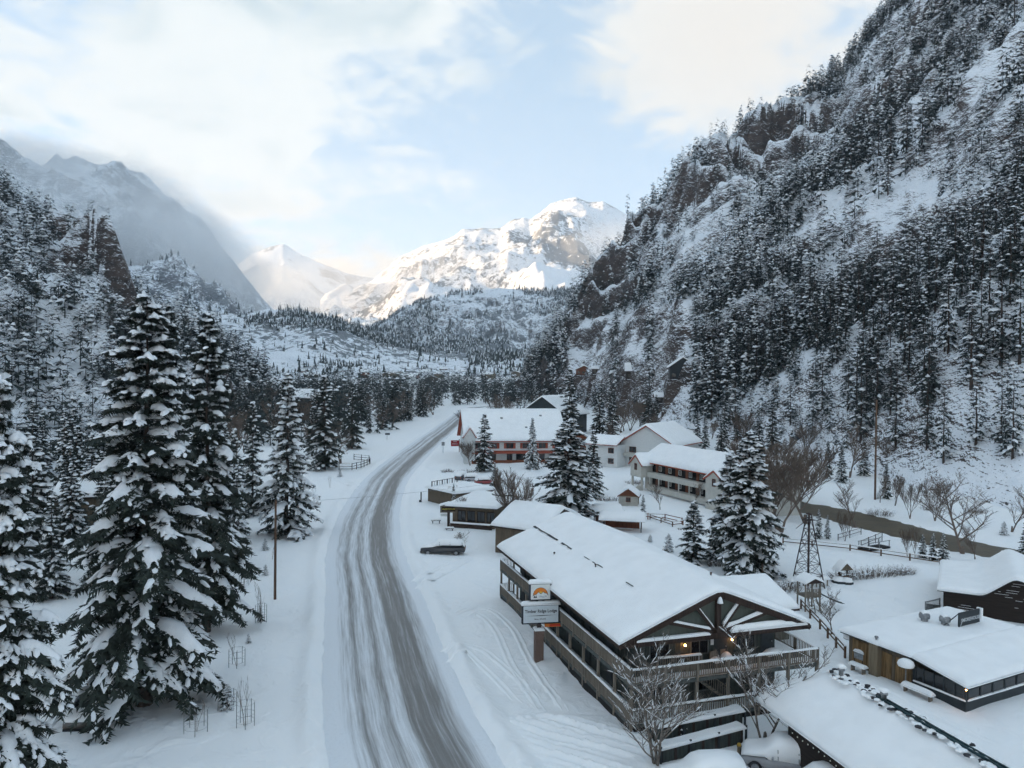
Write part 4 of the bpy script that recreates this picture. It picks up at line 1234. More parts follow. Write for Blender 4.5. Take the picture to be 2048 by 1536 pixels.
def house(name, label, cat, fr, W_, D_, ze, zr, axis='u', wall=None, trim=None, snow=.45, over=.6, z0=0.0, snow_seed=1, boards=None):
    """gabled house in local frame: u across, v away; ridge along axis"""
    org, rz, _ = fr
    o = empty(name, (float(org[0]), float(org[1]), float(G0(org[0], org[1]))), rz)
    tag(o, label, cat)
    b = MB()
    s = (zr - ze) / ((D_ if axis == 'u' else W_) / 2 + over)
    zw = ze + s * over
    if axis == 'u': b.prism([(0, -.4 + z0), (D_, -.4 + z0), (D_, zw - .22), (D_ / 2, zr - .22), (0, zw - .22)], 'x', 0, W_)
    else: b.prism([(0, -.4 + z0), (W_, -.4 + z0), (W_, zw - .22), (W_ / 2, zr - .22), (0, zw - .22)], 'y', 0, D_)
    b.build('wall', wall or M['cream'], o)
    r = MB()
    if axis == 'u':
        h = D_ / 2
        for q in (0, 1):
            e, m_ = (-over if q == 0 else D_ + over), h
            r.prism([(e, ze - .2), (e, ze), (m_, zr), (m_, zr - .2)] if q == 0 else [(m_, zr - .2), (m_, zr), (e, ze), (e, ze - .2)], 'x', -over, W_ + over)
    else:
        h = W_ / 2
        for q in (0, 1):
            e, m_ = (-over if q == 0 else W_ + over), h
            r.prism([(e, ze - .2), (e, ze), (m_, zr), (m_, zr - .2)] if q == 0 else [(m_, zr - .2), (m_, zr), (e, ze), (e, ze - .2)], 'y', -over, D_ + over)
    r.build('roof', trim or M['roofing'], o)
    if axis == 'u':
        f_ = lambda a, c: (-over + a * (W_ + 2 * over), -over + c * (D_ + 2 * over), zr + .01 - (math.sqrt((abs(c - .5) * (D_ + 2 * over)) ** 2 + .04) - .1) * s)
        sheet(f_, snow, 14, 15, .5, W_ + 2 * over, D_ + 2 * over, snow_seed).build('roof_snow', M['snow'], o)
    else:
        f_ = lambda a, c: (-over + a * (W_ + 2 * over), -over + c * (D_ + 2 * over), zr + .01 - (math.sqrt((abs(a - .5) * (W_ + 2 * over)) ** 2 + .04) - .1) * s)
        sheet(f_, snow, 15, 14, .5, W_ + 2 * over, D_ + 2 * over, snow_seed).build('roof_snow', M['snow'], o)
    return o


def railing(parent, a, b, z, h, spacing=2.4, part='railing', bal=.16, posts=True, snowcap=True, m=None, solid=False):
    """deck railing from a to b (local xy): top rail, bottom rail, posts, balusters"""
    m = m or M['deck']
    a, b = Vector((a[0], a[1], 0)), Vector((b[0], b[1], 0))
    L_ = (b - a).length
    r = MB()
    r.bar(a + Vector((0, 0, z + h)), b + Vector((0, 0, z + h)), .14, .06); r.bar(a + Vector((0, 0, z + .12)), b + Vector((0, 0, z + .12)), .05, .08)
    ro = r.build('rail', m, parent)
    n = max(1, int(L_ / bal)); q = MB()
    for i in range(n + 1):
        p = a.lerp(b, (i + .5) / (n + 1))
        q.bar(p + Vector((0, 0, z + .08)), p + Vector((0, 0, z + h - .02)), .055, .04)
    q.build('balusters', m, parent, kind='stuff')
    if posts:
        n = max(1, round(L_ / spacing))
        for i in range(n + 1):
            p = a.lerp(b, i / n); q = MB()
            q.bar(p + Vector((0, 0, z - .2)), p + Vector((0, 0, z + h + .06)), .14, .14); q.build('post', m, parent)
    if snowcap:
        d = (b - a).normalized(); x = Vector((d.y, -d.x, 0))
        f_ = lambda u, v: tuple(a + d * (u * L_) + x * ((v - .5) * .17) + Vector((0, 0, z + h + .031)))
        sheet(f_, .07, max(6, int(L_ / .6)), 4, .08, L_, .17, 3, 1.4).build('rail_snow', M['snow'], parent)


# ------------------------------------------------------------------ the lodge
LO, LR = np.array([6.758, 45.16]), .301
lodge = tag(empty('lodge', (LO[0], LO[1], 0), LR), 'two-storey dark green lodge with wrap-round balconies under one broad snowy gable roof', 'lodge')
W_, L_, ZE, ZR = 14.09, 27.02, 5.55, 8.40
U0, U1, V0, V1 = 2.2, 12.5, 1.7, 26.6           # wall lines
ZB1, ZB2 = .55, 3.0                             # deck floors
sl = (ZR - ZE) / (W_ / 2)
b = MB(); b.box(U0, U1, V0, V1, -.4, 2.86); wl = b.build('lower_wall', M['green'], lodge)
b = MB(); b.prism([(U0, 3.05), (U1, 3.05), (U1, ZE + sl * (W_ - U1) - .3), (W_ / 2, ZR - .3), (U0, ZE + sl * U0 - .3)], 'y', V0, V1); wu = b.build('upper_wall', M['green'], lodge)
# vertical boards of the siding
bm = MB(); bm.box(-.05, .05, -.028, .0, 0, 1); bme = bm.build('siding_board', M['green'], wu); bme.location = (U0 + .2, V0, 3.06); bme.scale = (1, 1, 2.4)
bl = MB(); bl.box(-.028, 0, -.05, .05, 0, 1); blo = bl.build('siding_board', M['green'], wu); blo.location = (U0, V0 + .2, 3.06); blo.scale = (1, 1, 2.9)
for i in range(1, 25):
    o = bme.copy(); C.objects.link(o); o.location.x = U0 + .2 + i * .405
for i in range(1, 60):
    o = blo.copy(); C.objects.link(o); o.location.y = V0 + .2 + i * .405
# front wall openings
for a0, a1, z0, z1 in ((2.9, 4.4, 3.75, 4.75), (5.9, 7.3, 3.75, 4.75), (9.3, 10.9, 3.8, 4.8)):
    window(wu, 'v', V0 - .03, a0, a1, z0, z1)
for a0, a1, z0, z1 in ((3.0, 4.8, 1.3, 2.4), (6.3, 8.0, 1.3, 2.4), (9.6, 11.2, 1.3, 2.4)):
    window(wl, 'v', V0 - .01, a0, a1, z0, z1)
for a0 in (7.75, 11.35):
    for w__, zz, h_ in ((wu, 3.1, 2.05), (wl, .6, 2.0)):
        b = MB(); b.box(a0, a0 + .95, V0 - .08, V0 - .03, zz, zz + h_); d = b.build('door', M['charcoal'], w__)
        b = MB(); b.box(a0 + .8, a0 + .88, V0 - .13, V0 - .082, zz + 1.0, zz + 1.06); b.build('handle', M['metal'], d)
for i in range(6):
    y0 = 3.6 + i * 3.9
    window(wu, 'u', U0 - .03, y0, y0 + 1.5, 3.95, 5.05); window(wl, 'u', U0 - .01, y0, y0 + 1.5, 1.4, 2.45)
    for w__, zz, h_ in ((wu, 3.1, 2.0), (wl, .6, 2.0)):
        b = MB(); b.box(U0 - .09, U0 - .03, y0 + 1.9, y0 + 2.8, zz, zz + h_); b.build('door', M['charcoal'], w__)
# notice boards and lamps on the front wall
for a0, z0 in ((7.45, 4.3), (6.5, 3.4), (10.3, 3.45)):
    b = MB(); b.box(a0, a0 + .22, V0 - .07, V0 - .03, z0, z0 + (.5 if z0 > 4 else .25)); b.build('notice_plate', M['white'], wu)
lampm = bpy.data.materials.new('warm_bulb'); lampm.use_nodes = True
n = NT(lampm.node_tree); e = n.n('ShaderNodeEmission', {0: (1, .42, .12, 1), 1: 14.0}); n.n('ShaderNodeOutputMaterial', {0: e.outputs[0]})
for a0, z0 in ((5.45, 4.5), (9.0, 4.55)):
    b = MB(); b.box(a0 - .05, a0 + .05, V0 - .1, V0 - .03, z0 - .12, z0 + .02); b.bar((a0, V0 - .05, z0 + .16), (a0, V0 - .24, z0 + .16), .13, .03); l = b.build('lamp_bracket', M['iron'], wu)
    b = MB(); b.lathe([(.001, -.07), (.06, -.05), (.075, .0), (.05, .06), (.001, .08)], 8, (a0, V0 - .2, z0 + .02)); b.build('bulb', lampm, l)
# roof
r = MB()
r.prism([(0, ZE - .22), (0, ZE), (W_ / 2, ZR), (W_ / 2, ZR - .22)], 'y', 0, L_); r.prism([(W_ / 2, ZR - .22), (W_ / 2, ZR), (W_, ZE), (W_, ZE - .22)], 'y', 0, L_)
rf = r.build('roof', M['beam'], lodge)
f_ = lambda a, c: (-.06 + a * (W_ + .12), -.06 + c * (L_ + .12), ZR + .02 - (math.sqrt((abs(a - .5) * W_) ** 2 + .09) - .3) * sl * 1.0 - .02)
sheet(f_, .36, 34, 40, .7, W_, L_, 5, .22).build('roof_snow', M['snow'], rf)
# crack in the roof snow along a ledge
g5 = random.Random(9); b = MB(); y = L_ - .5
while y > 4.5:
    ln = g5.uniform(.5, 1.6); t = (L_ - y) / (L_ - 4.5)
    if g5.random() > t * .75 - .1:
        u_ = 3.55 + .0 * y + g5.uniform(-.03, .03); w2 = .10 * (1.1 - .7 * t) * g5.uniform(.5, 1.2)
        zz = ZR - (W_ / 2 - u_) * sl + .535
        b.add([(u_ - w2, y, zz - w2 * sl), (u_ + w2, y, zz + w2 * sl), (u_ + w2 * .8, y - ln, zz + w2 * sl), (u_ - w2 * .9, y - ln, zz - w2 * sl)], [(0, 1, 2, 3)])
    y -= ln * (1.0 if t < .55 else 1.5)
b.build('snow_crack', M['roofing'], rf, kind='stuff')
for u_, v_, h_ in ((2.3, 17.6, .55), (3.3, 11.2, .65), (10.3, 6.2, .6)):
    zz = ZR - abs(W_ / 2 - u_) * sl
    b = MB(); b.lathe([(.055, 0), (.055, h_), (.085, h_ + .01), (.085, h_ + .09), (.001, h_ + .1)], 8, (u_, v_, zz)); b.build('vent_pipe', M['iron'], rf)
# gable: panel, rafters, bottom chord, king post and fan of struts
b = MB(); b.prism([(.9, ZE + .08), (W_ - .9, ZE + .08), (W_ / 2, ZR - .42)], 'y', .42, .52); gp = b.build('gable_panel', M['gablegreen'], lodge)
zc = ZE - .02
for sx in (-1, 1):
    b = MB(); b.bar((W_ / 2, .16, ZR - .30), (W_ / 2 + sx * (W_ / 2 - .02), .16, ZE - .17), .22, .30); b.build('rafter', M['beam'], lodge)
b = MB(); b.box(.3, W_ - .05, .05, .37, zc - .22, zc + .14); b.build('tie_beam', M['beam'], lodge)
b = MB(); b.box(W_ / 2 - .15, W_ / 2 + .15, .08, .36, zc + .14, ZR - .5); b.build('king_post', M['beam'], lodge)
for sx in (-1, 1):
    for t in (.50, .78):
        x1 = W_ / 2 + sx * (W_ / 2) * (1 - t); z1 = ZE + (ZR - ZE) * t - .36
        A, B = Vector((W_ / 2 + sx * .18, .22, zc + .2)), Vector((x1, .22, z1))
        s_ = MB(); s_.bar(A, B, .2, .24); st = s_.build('strut', M['beam'], lodge)
        fl = .05 + .02 * sx
        d = (B - A)
        q = MB(); k = 9
        for i in range(k):
            pass
        f2 = (lambda A, B: lambda u, v: tuple(A.lerp(B, .12 + .84 * u) + Vector((0, -.11 + .24 * v, .135))))(A, B)
        sheet(f2, (.16 if sx > 0 else .09), 12, 5, .12, d.length, .24, 3, .8).build('strut_snow', M['snow'], st)
f3 = lambda u, v: (7.9 + 5.9 * u, -.02 + .4 * v, zc + .142); sheet(f3, .36, 16, 5, .5, 5.9, .9, 8, .6).build('ledge_snow', M['snow'], lodge)
f3 = lambda u, v: (1.2 + 5.2 * u, .0 + .38 * v, zc + .142); sheet(f3, .10, 16, 5, .2, 5.2, .5, 9, .6).build('ledge_snow', M['snow'], lodge)
b = MB(); b.lathe([(.001, .42), (.10, .34), (.17, .12), (.2, 0), (.001, -.02)], 8, (W_ / 2, -.02, ZR - .78)); b.build('king_post_snow', M['snow'], lodge)
# decks
DA, DB, DC, DE = .85, -.05, 14.6, 28.6
for nm, boxes in (('upper_deck', [(DA, DC, DB, V0, ZB2 - .24, ZB2), (DA, U0, V0, DE, ZB2 - .24, ZB2), (U1, DC, V0, 9.0, ZB2 - .24, ZB2)]), ('lower_deck', [(DA, 12.4, DB, V0, ZB1 - .2, ZB1), (DA, U0, V0, DE, ZB1 - .2, ZB1)])):
    b = MB()
    for q in boxes: b.box(*q)
    b.build(nm, M['deckbeam'], lodge)
for x0, x1, y0, y1, zz, th_ in ((1.0, 14.4, .0, .9, ZB2, .12), (DA + .1, U0 - .1, 2.6, 28.4, ZB2, .06), (1.0, 12.2, .0, 1.4, ZB1, .15), (DA + .1, U0 - .1, 2.6, 28.4, ZB1, .1), (12.8, 14.4, 2.2, 8.8, ZB2, .2)):
    f3 = (lambda x0, x1, y0, y1, zz: lambda u, v: (x0 + u * (x1 - x0), y0 + v * (y1 - y0), zz + .004))(x0, x1, y0, y1, zz)
    sheet(f3, th_, max(4, int((x1 - x0) / .8)), max(4, int((y1 - y0) / .8)), .3, x1 - x0, y1 - y0, 4, 1.0).build('deck_snow', M['snow'], lodge)
railing(lodge, (DA, DB), (DC, DB), ZB2, .98); railing(lodge, (DA, DB), (DA, DE), ZB2, .98, bal=.13); railing(lodge, (DC, DB), (DC, 9.0), ZB2, .98)
railing(lodge, (DA, DB), (12.3, DB), ZB1, .95); railing(lodge, (DA, DB), (DA, DE), ZB1, .95, bal=.13); railing(lodge, (DA, DE), (U0, DE), ZB2, .98); railing(lodge, (DA, DE), (U0, DE), ZB1, .95)
railing(lodge, (3.3, 1.25), (6.4, 1.1), ZB2, .98, snowcap=True)
for i in range(7):
    b = MB(); x = DA + i * (DC - DA) / 6; b.box(x - .09, x + .09, DB - .02, DB + .16, -.4, ZB2 - .24); b.build('deck_post', M['deck'], lodge)
for i in range(1, 12):
    b = MB(); y = DB + i * (DE - DB) / 11; b.box(DA - .02, DA + .15, y - .08, y + .08, -.4, ZB2 - .24); b.build('deck_post', M['deck'], lodge)
for y in (4.5, 9.0):
    b = MB(); b.box(DC - .16, DC, y - .08, y + .08, -.4, ZB2 - .24); b.build('deck_post', M['deck'], lodge)
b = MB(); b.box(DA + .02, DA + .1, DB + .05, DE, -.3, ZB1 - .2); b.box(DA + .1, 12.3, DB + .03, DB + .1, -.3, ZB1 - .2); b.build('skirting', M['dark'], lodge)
# stair from the upper deck down along the front
st = MB()
for i in range(12): st.box(5.3 + i * .27, 5.3 + i * .27 + .29, .9, 1.6, ZB2 - .05 - i * .2, ZB2 - i * .2)
st.build('stair_treads', M['deckbeam'], lodge)
b = MB(); b.bar((5.2, .95, ZB2 + .95), (8.5, .95, ZB1 + 1.0), .1, .07); b.bar((5.2, .95, ZB2 + .1), (8.5, .95, ZB1 + .12), .06, .18)
b.build('stair_rail', M['deck'], lodge)
b = MB()
for i in range(20):
    t = (i + .5) / 20; x = 5.2 + 3.3 * t; zz = ZB2 + (ZB1 - ZB2) * t
    b.bar((x, .95, zz + .1), (x, .95, zz + .95), .05, .04)
b.build('stair_balusters', M['deck'], lodge, kind='stuff')
# snowed-in chairs on the upper deck
for k, (x, y, lab) in enumerate(((7.6, 1.2, 'snow-buried chair beside the lodge door on the upper deck'), (8.5, 1.35, 'snow-buried chair in the middle of the upper lodge deck'), (12.0, 1.3, 'snow-covered low table at the right end of the upper lodge deck'))):
    ca, sa = math.cos(LR), math.sin(LR)
    o = tag(empty('deck_table' if k == 2 else 'deck_chair', (LO[0] + x * ca - y * sa, LO[1] + x * sa + y * ca, ZB2), LR + .2), lab, 'table' if k == 2 else 'chair')
    w2 = .55 if k == 2 else .3
    b = MB(); b.box(-w2, w2, -.3, .3, .36, .42); b.build('seat' if k < 2 else 'table_top', M['deck'], o)
    for sx in (-1, 1):
        for sy in (-1, 1):
            b = MB(); b.box(sx * (w2 - .05) - .03, sx * (w2 - .05) + .03, sy * .25 - .03, sy * .25 + .03, 0, .36); b.build('leg', M['deck'], o)
    if k < 2:
        b = MB(); b.box(-.3, .3, .25, .3, .42, .95); b.build('backrest', M['deck'], o)
    f3 = lambda u, v: (-w2 * 1.1 + u * 2.2 * w2, -.33 + v * .66, .424); sheet(f3, .34, 9, 7, .3, 2 * w2, .66, k, .5).build('snow', M['snow'], o)

# rear annex of the lodge
B = at(1600, 1206, 3.05)
ax_ = np.array([math.cos(LR), math.sin(LR)]); ay_ = np.array([-math.sin(LR), math.cos(LR)])
A = B[:2] - ax_ * 9.6 + ay_ * .6
anx = house('lodge_annex', 'low snow-roofed annex behind the right side of the lodge', 'annex', (A, LR, 6.0), 9.0, 7.5, 2.6, 4.1, 'u', M['gablegreen'], M['beam'], .42, .6)

# ------------------------------------------------------------------ roadside sign of the lodge
def text_mesh(s, size, m, parent, loc, ext=.004, name='lettering', align='CENTER', sx=1.0, rot=(math.pi / 2, 0, 0)):
    cu = bpy.data.curves.new('t', 'FONT'); cu.body = s; cu.size = size; cu.align_x = align; cu.align_y = 'CENTER'; cu.extrude = ext; cu.resolution_u = 3; cu.offset = size * .022
    to = bpy.data.objects.new('t', cu); C.objects.link(to)
    dg = bpy.context.evaluated_depsgraph_get()
    me = bpy.data.meshes.new_from_object(to.evaluated_get(dg))
    bpy.data.objects.remove(to)
    me.materials.clear(); me.materials.append(m)
    o = link(name, me, parent, loc); o.rotation_euler = rot; o.scale = (sx, 1, 1)
    return o


sp_ = at(1077, 1322)
sg = tag(empty('lodge_sign', sp_, R(9)), 'roadside lodge sign of two framed panels on a brick pillar, snow on top', 'sign')
k = .0395
M['panel'] = mat('pale_sign_panel', (.62, .67, .70), .5, .05, 2); M['panelw'] = mat('white_sign_panel', (.74, .75, .72), .5, .05, 2)
M['ink'] = mat('sign_ink', (.02, .022, .03), .6, .1); M['orange'] = mat('sign_orange', (.75, .22, .03), .5, .2, 2); M['yellow'] = mat('sign_yellow', (.85, .50, .06), .5, .2, 2)
M['inkblue'] = mat('sign_blue', (.15, .22, .32), .5, .1)
pil = MB(); gp_ = random.Random(4)
zz = -.3
while zz < 2.45:
    h_ = gp_.uniform(.10, .15)
    x = -.34
    while x < .33:
        w2 = min(gp_.uniform(.16, .3), .34 - x); d_ = gp_.uniform(0, .03)
        pil.box(x + .006, x + w2 - .006, -.34 + d_ * .5, .34, zz + .005, zz + h_ - .005); x += w2
    zz += h_
pil.box(-.31, .31, -.31, .31, -.3, 2.5); pil.build('brick_pillar', M['brick'], sg, kind='stuff')
sheet(lambda u, v: (-.40 + .8 * u, -.40 + .8 * v, 2.51), .13, 8, 8, .2, .8, .8, 2).build('pillar_snow', M['snow'], sg)
b = MB(); b.box(-.16, .16, -.12, .12, 2.5, 3.0); b.build('neck', M['iron'], sg)


def sign_box(x0, x1, z0, z1, face, nm):
    t = .10
    b = MB(); b.box(x0, x1, -.2, .2, z0, z1); o = b.build(nm, M['ink'], sg)
    b = MB(); b.box(x0 + t, x1 - t, -.215, -.2005, z0 + t, z1 - t); b.build('face', face, o)
    sheet(lambda u, v: (x0 - .06 + (x1 - x0 + .12) * u, -.24 + .48 * v, z1 + .003), .26, 14, 6, .22, x1 - x0, .5, 6, .5).build('snow', M['snow'], o)
    return o


lo_ = sign_box(-1.36, 1.58, 2.95, 4.45, M['panel'], 'name_panel')
text_mesh('Timber Ridge Lodge', .33, M['ink'], lo_, (.11, -.222, 3.93), sx=.93)
text_mesh('Ouray, Colorado', .13, M['ink'], lo_, (.05, -.222, 3.33))
b = MB(); b.add([(-1.1, -.2185, 3.59), (.1, -.2185, 3.56), (1.35, -.2185, 3.61), (.1, -.2185, 3.62)], [(0, 1, 2, 3)]); b.build('rule', M['ink'], lo_)
up_ = sign_box(-.80, .92, 4.75, 6.1, M['panelw'], 'emblem_panel')
b = MB(); b.box(-.3, -.1, -.1, .1, 4.45, 4.75); b.box(.2, .4, -.1, .1, 4.45, 4.75); b.build('link', M['iron'], sg)
def disc(r, c, z, y, a0, a1, m, nm, n=22, r0=0):
    b = MB(); pts = [(c + r * math.cos(a0 + (a1 - a0) * i / n), y, z + r * math.sin(a0 + (a1 - a0) * i / n)) for i in range(n + 1)]
    b.add(pts, [tuple(range(n + 1))]); return b.build(nm, m, up_)
disc(.585, .06, 5.18, -.2185, 0, math.pi, M['ink'], 'sun_outline'); disc(.555, .06, 5.19, -.2215, 0, math.pi, M['orange'], 'sun'); disc(.27, .06, 5.19, -.2245, 0, math.pi, M['yellow'], 'sun_core')
ridge = [(-.56, 5.12), (-.38, 5.24), (-.30, 5.22), (-.1, 5.42), (.02, 5.30), (.10, 5.27), (.28, 5.43), (.38, 5.33), (.52, 5.30), (.68, 5.14)]
b = MB(); b.add([(x, -.2275, z + .025) for x, z in ridge] + [(.68, -.2275, 5.06), (-.56, -.2275, 5.06)], [tuple(range(12))]); b.build('ridge_outline', M['ink'], up_)
b = MB(); b.add([(x, -.2305, z - .012) for x, z in ridge] + [(.72, -.2305, 4.95), (-.6, -.2305, 4.95)], [tuple(range(12))]); b.build('ridge', M['panelw'], up_)
for x in (-.42, -.29):
    b = MB(); b.add([(x - .075, -.2335, 4.98), (x + .075, -.2335, 4.98), (x, -.2335, 5.2)], [(0, 1, 2)]); b.build('fir_emblem', M['ink'], up_)
for q in (0, .07):
    b = MB(); pts = [(-.05 + .6 * i / 10, -.2335, 5.1 - q + .035 * math.sin(i * .9)) for i in range(11)]; b.add(pts + [(p_[0], p_[1], p_[2] - .022) for p_ in reversed(pts)], [tuple(range(22))]); b.build('wave_emblem', M['inkblue'], up_)
b = MB(); b.box(.45, 1.7, -.12, .0, 2.66, 2.9); ls = b.build('light_strip', M['orange'], sg)
b = MB(); b.box(.8, 1.66, -.13, -.122, 2.70, 2.86); b.build('strip_lettering', mat('strip_red', (.62, .05, .02), .5, .3, 8), ls)
# ------------------------------------------------------------------ near right: long snowy roof at the bottom edge
def local(o, x, y):
    """world xy of a local point of an unscaled empty"""
    c, s = math.cos(o.rotation_euler.z), math.sin(o.rotation_euler.z)
    return o.location.x + x * c - y * s, o.location.y + x * s + y * c


ra, rb_ = at(1645, 1338, 4.9), at(1985, 1536, 4.9)
dv_ = (ra - rb_)[:2]; ang = math.atan2(dv_[1], dv_[0]) - math.pi / 2
LF = 22.0; HWF = 3.35
ux = np.array([math.cos(ang), math.sin(ang)]); vx = np.array([-math.sin(ang), math.cos(ang)])
org = ra[:2] - vx * LF - ux * HWF
hall = tag(empty('roadside_hall', (org[0], org[1], 0), ang), 'long low building whose deep snowy roof fills the bottom right corner', 'building')
ZEF, ZRF = 2.75, 4.55
b = MB(); b.box(.5, 2 * HWF - .5, 0, LF - .8, -.4, 2.7); b.build('wall', M['barn'], hall)
f_ = lambda u, v: (2 * HWF * u, v * (LF + 1.6), min(ZRF - (ZRF - ZEF) * abs(u - .5) * 2, ZRF - max(0, (v * (LF + 1.6) - LF + .6)) * .85))
def slab(fn, nu, nv, dz):
    b = MB(); b.grid(fn, nu, nv, 0, False); b.grid(lambda u, v: tuple(np.array(fn(u, v)) - (0, 0, dz)), nu, nv, 0, False); return b
slab(f_, 9, 40, .12).build('roof', M['roofing'], hall)
sheet(lambda u, v: (-.12 + (2 * HWF + .24) * u, v * (LF + 1.75), f_(u, v)[2] + .01 + .06 * math.exp(-((u - .5) * 18) ** 2) * -1), .55, 40, 50, .8, 2 * HWF, LF + 1.75, 12, .35).build('roof_snow', M['snow'], hall)
# ridge cap swept bare, broken snow along it
cap = MB()
for q, x in enumerate((HWF - .05, HWF + .16)):
    cap.bar((x, LF * .06, ZRF + .60), (x, LF * .80, ZRF + .60), .075, .12)
cap.build('ridge_cap', M['teal'], hall)
g7 = random.Random(3); rub = MB()
for i in range(420):
    y = g7.uniform(.3, LF * .97); x = HWF + .05 + g7.choice((-1, 1)) * g7.uniform(.08, .55) + .1 * math.sin(y * 2.1)
    s_ = g7.uniform(.05, .13); rub.lathe([(.001, -.02), (s_ * 1.6, 0), (s_ * 1.2, s_ * .5), (.001, s_ * .7)], 6, (x, y, ZRF + .52 + g7.uniform(-.02, .03)), 1 if g7.random() < .22 else 0)
rub.build('ridge_crust', [M['snow'], M['roofing']], hall, kind='stuff')
for v_ in (LF * .78, LF * .93):
    b = MB(); b.lathe([(.13, 0), (.13, .5), (.2, .52), (.2, .62), (.12, .72), (.001, .76)], 10, (HWF + .05, v_, ZRF + .35)); vp_ = b.build('vent_pipe', M['metal'], hall)
    sheet(lambda u, v: (HWF - .15 + .4 * u, v_ - .2 + .4 * v, ZRF + 1.09), .12, 6, 6, .15, .4, .4, 3).build('snow', M['snow'], vp_)
# string of fairy lights under the left eave
wl_ = MB(); wl_.tube([(-.1, y, ZEF - .22 - .04 * math.sin(y * 1.7)) for y in np.linspace(2, LF + .5, 40)], .012, 4); sl_ = tag(wl_.build('light_string', M['rubber']), 'string of small white bulbs hanging along the eave of the bottom right roof', 'string lights')
sl_.location, sl_.rotation_euler = hall.location, hall.rotation_euler
bul = MB(); bul.lathe([(.001, -.05), (.03, -.035), (.03, .02), (.001, .03)], 6); bm_ = bul.build('bulb', mat('frosted_bulb', (.75, .72, .62), .4, .1), sl_)
for i, y in enumerate(np.linspace(2.2, LF + .2, 46)):
    o = bm_ if i == 0 else bm_.copy()
    if i: C.objects.link(o)
    o.location = (-.1, y, ZEF - .28 - .04 * math.sin(y * 1.7))

# ------------------------------------------------------------------ grill house with the sign on its flat roof
A, B = at(1688, 1322), at(1926, 1420)
d_ = (B - A)[:2]; sa_ = math.atan2(d_[1], d_[0])
gr = tag(empty('grill_house', (A[0], A[1], 0), sa_), 'low flat-roofed grill house with golden plank wall and glazed patio room', 'restaurant')
LG = float(np.hypot(*d_)); u1 = LG * .60                       # u runs along the street wall towards the camera, v away from it
b = MB(); b.box(.2, u1, .3, 13, -.4, 2.15); wg = b.build('wall', M['tan2'], gr)
for i in range(int((u1 - .3) / .26)):
    x = .3 + i * .26; h_ = 1.95 - .3 * (i * .26 / u1)
    b = MB(); b.box(x, x + .235, .24 + .02 * (i % 3 == 0), .298, -.2, h_); b.build('plank', M['gold'] if i % 7 else M['tan2'], wg)
b = MB(); b.box(u1 * .42, u1 * .55, -.25, .235, -.3, 2.35); ch = b.build('chimney', M['tan'], gr)
sheet(lambda u, v: (u1 * .40 + u1 * .17 * u, -.32 + .62 * v, 2.355), .2, 6, 6, .2, .8, .6, 5).build('snow', M['snow'], ch)
b = MB(); b.lathe([(.07, 2.4), (.07, 2.75), (.16, 2.77), (.12, 2.86), (.001, 2.88)], 8, (u1 * .5, 0, 0)); b.build('flue', M['metal'], ch)
b = MB(); b.box(-.3, u1 + .1, -.1, 13.2, 2.16, 2.34); b.build('upper_roof', M['roofing'], gr)
sheet(lambda u, v: (-.45 + (u1 + .6) * u, -.25 + 13.6 * v, 2.345), .32, 20, 24, .6, u1, 13.6, 21, .25).build('upper_roof_snow', M['snow'], gr)
# patio room: dark glazing, low roof falling towards the street corner
z_c, z_f = 1.55, 2.45
u2, v2 = LG + .1, 13.0
b = MB(); b.box(u1 + .02, u2, .12, .2, -.4, .62); b.box(u2 - .08, u2, .2, v2, -.4, .62); pr_ = b.build('patio_base', M['charcoal'], gr)
b = MB(); b.box(u1 + .05, u2 - .1, .15, .18, .66, 1.62); b.box(u2 - .05, u2 - .03, .25, v2, .66, 1.5); b.build('patio_glazing', M['glass'], gr)
for k in range(6):
    x = u1 + .05 + (u2 - u1 - .12) * k / 5; b = MB(); b.box(x, x + .09, .1, .22, .62, 1.7 - .0 * k); b.build('mullion', M['charcoal'], gr)
for k in range(10):
    y = .3 + (v2 - .5) * k / 9; b = MB(); b.box(u2 - .1, u2 + .02, y, y + .12, .62, 1.55); b.build('mullion', M['charcoal'], gr)
f_ = bil((u1 - .1, -.05, 2.3), (u2 + .3, -.15, 1.62), (u2 + .3, v2 + .5, 1.75), (u1 - .1, v2 + .5, 2.5))
slab(f_, 6, 6, .14).build('patio_roof', M['charcoal'], gr)
sheet(lambda u, v: tuple(np.array(f_(u, v)) + (0, 0, .01 - .0 * u)), .34, 24, 26, .6, u2 - u1, v2, 22, .4).build('patio_roof_snow', M['snow'], gr)
for q in ((u1 + .1, u2, .05, .13, .625), (u2 - .04, u2 + .08, .3, v2, .625)):
    sheet((lambda q: lambda u, v: (q[0] + (q[1] - q[0]) * u, q[2] + (q[3] - q[2]) * v, q[4]))(q), .05, 12, 12, .06, 6, 6, 3, .8).build('ledge_snow', M['snow'], gr)
b = MB(); b.lathe([(.001, -.05), (.06, 0), (.001, .06)], 8, (u2 + .1, -.02, 1.42)); b.build('lamp', lampm, gr)
# roof vents
for (u_, v_, lab) in ((u1 * .30, 7.2, 'left of two turbine vents on the grill house roof'), (u1 * .52, 7.9, 'right of two turbine vents on the grill house roof')):
    x, y = local(gr, u_, v_)
    o = tag(empty('turbine_vent', (x, y, 2.55)), lab, 'roof vent')
    b = MB(); b.lathe([(.42, 0), (.44, .08), (.27, .12), (.27, .3)], 12); b.build('base', M['metal'], o)
    b = MB(); b.lathe([(.27, .3), (.4, .36), (.42, .6), (.33, .8), (.001, .84)], 12); b.build('head', M['metal'], o)
    sheet(lambda u, v: (-.28 + .56 * u, -.28 + .56 * v, .82), .14, 6, 6, .2, .5, .5, 4).build('snow', M['snow'], o)
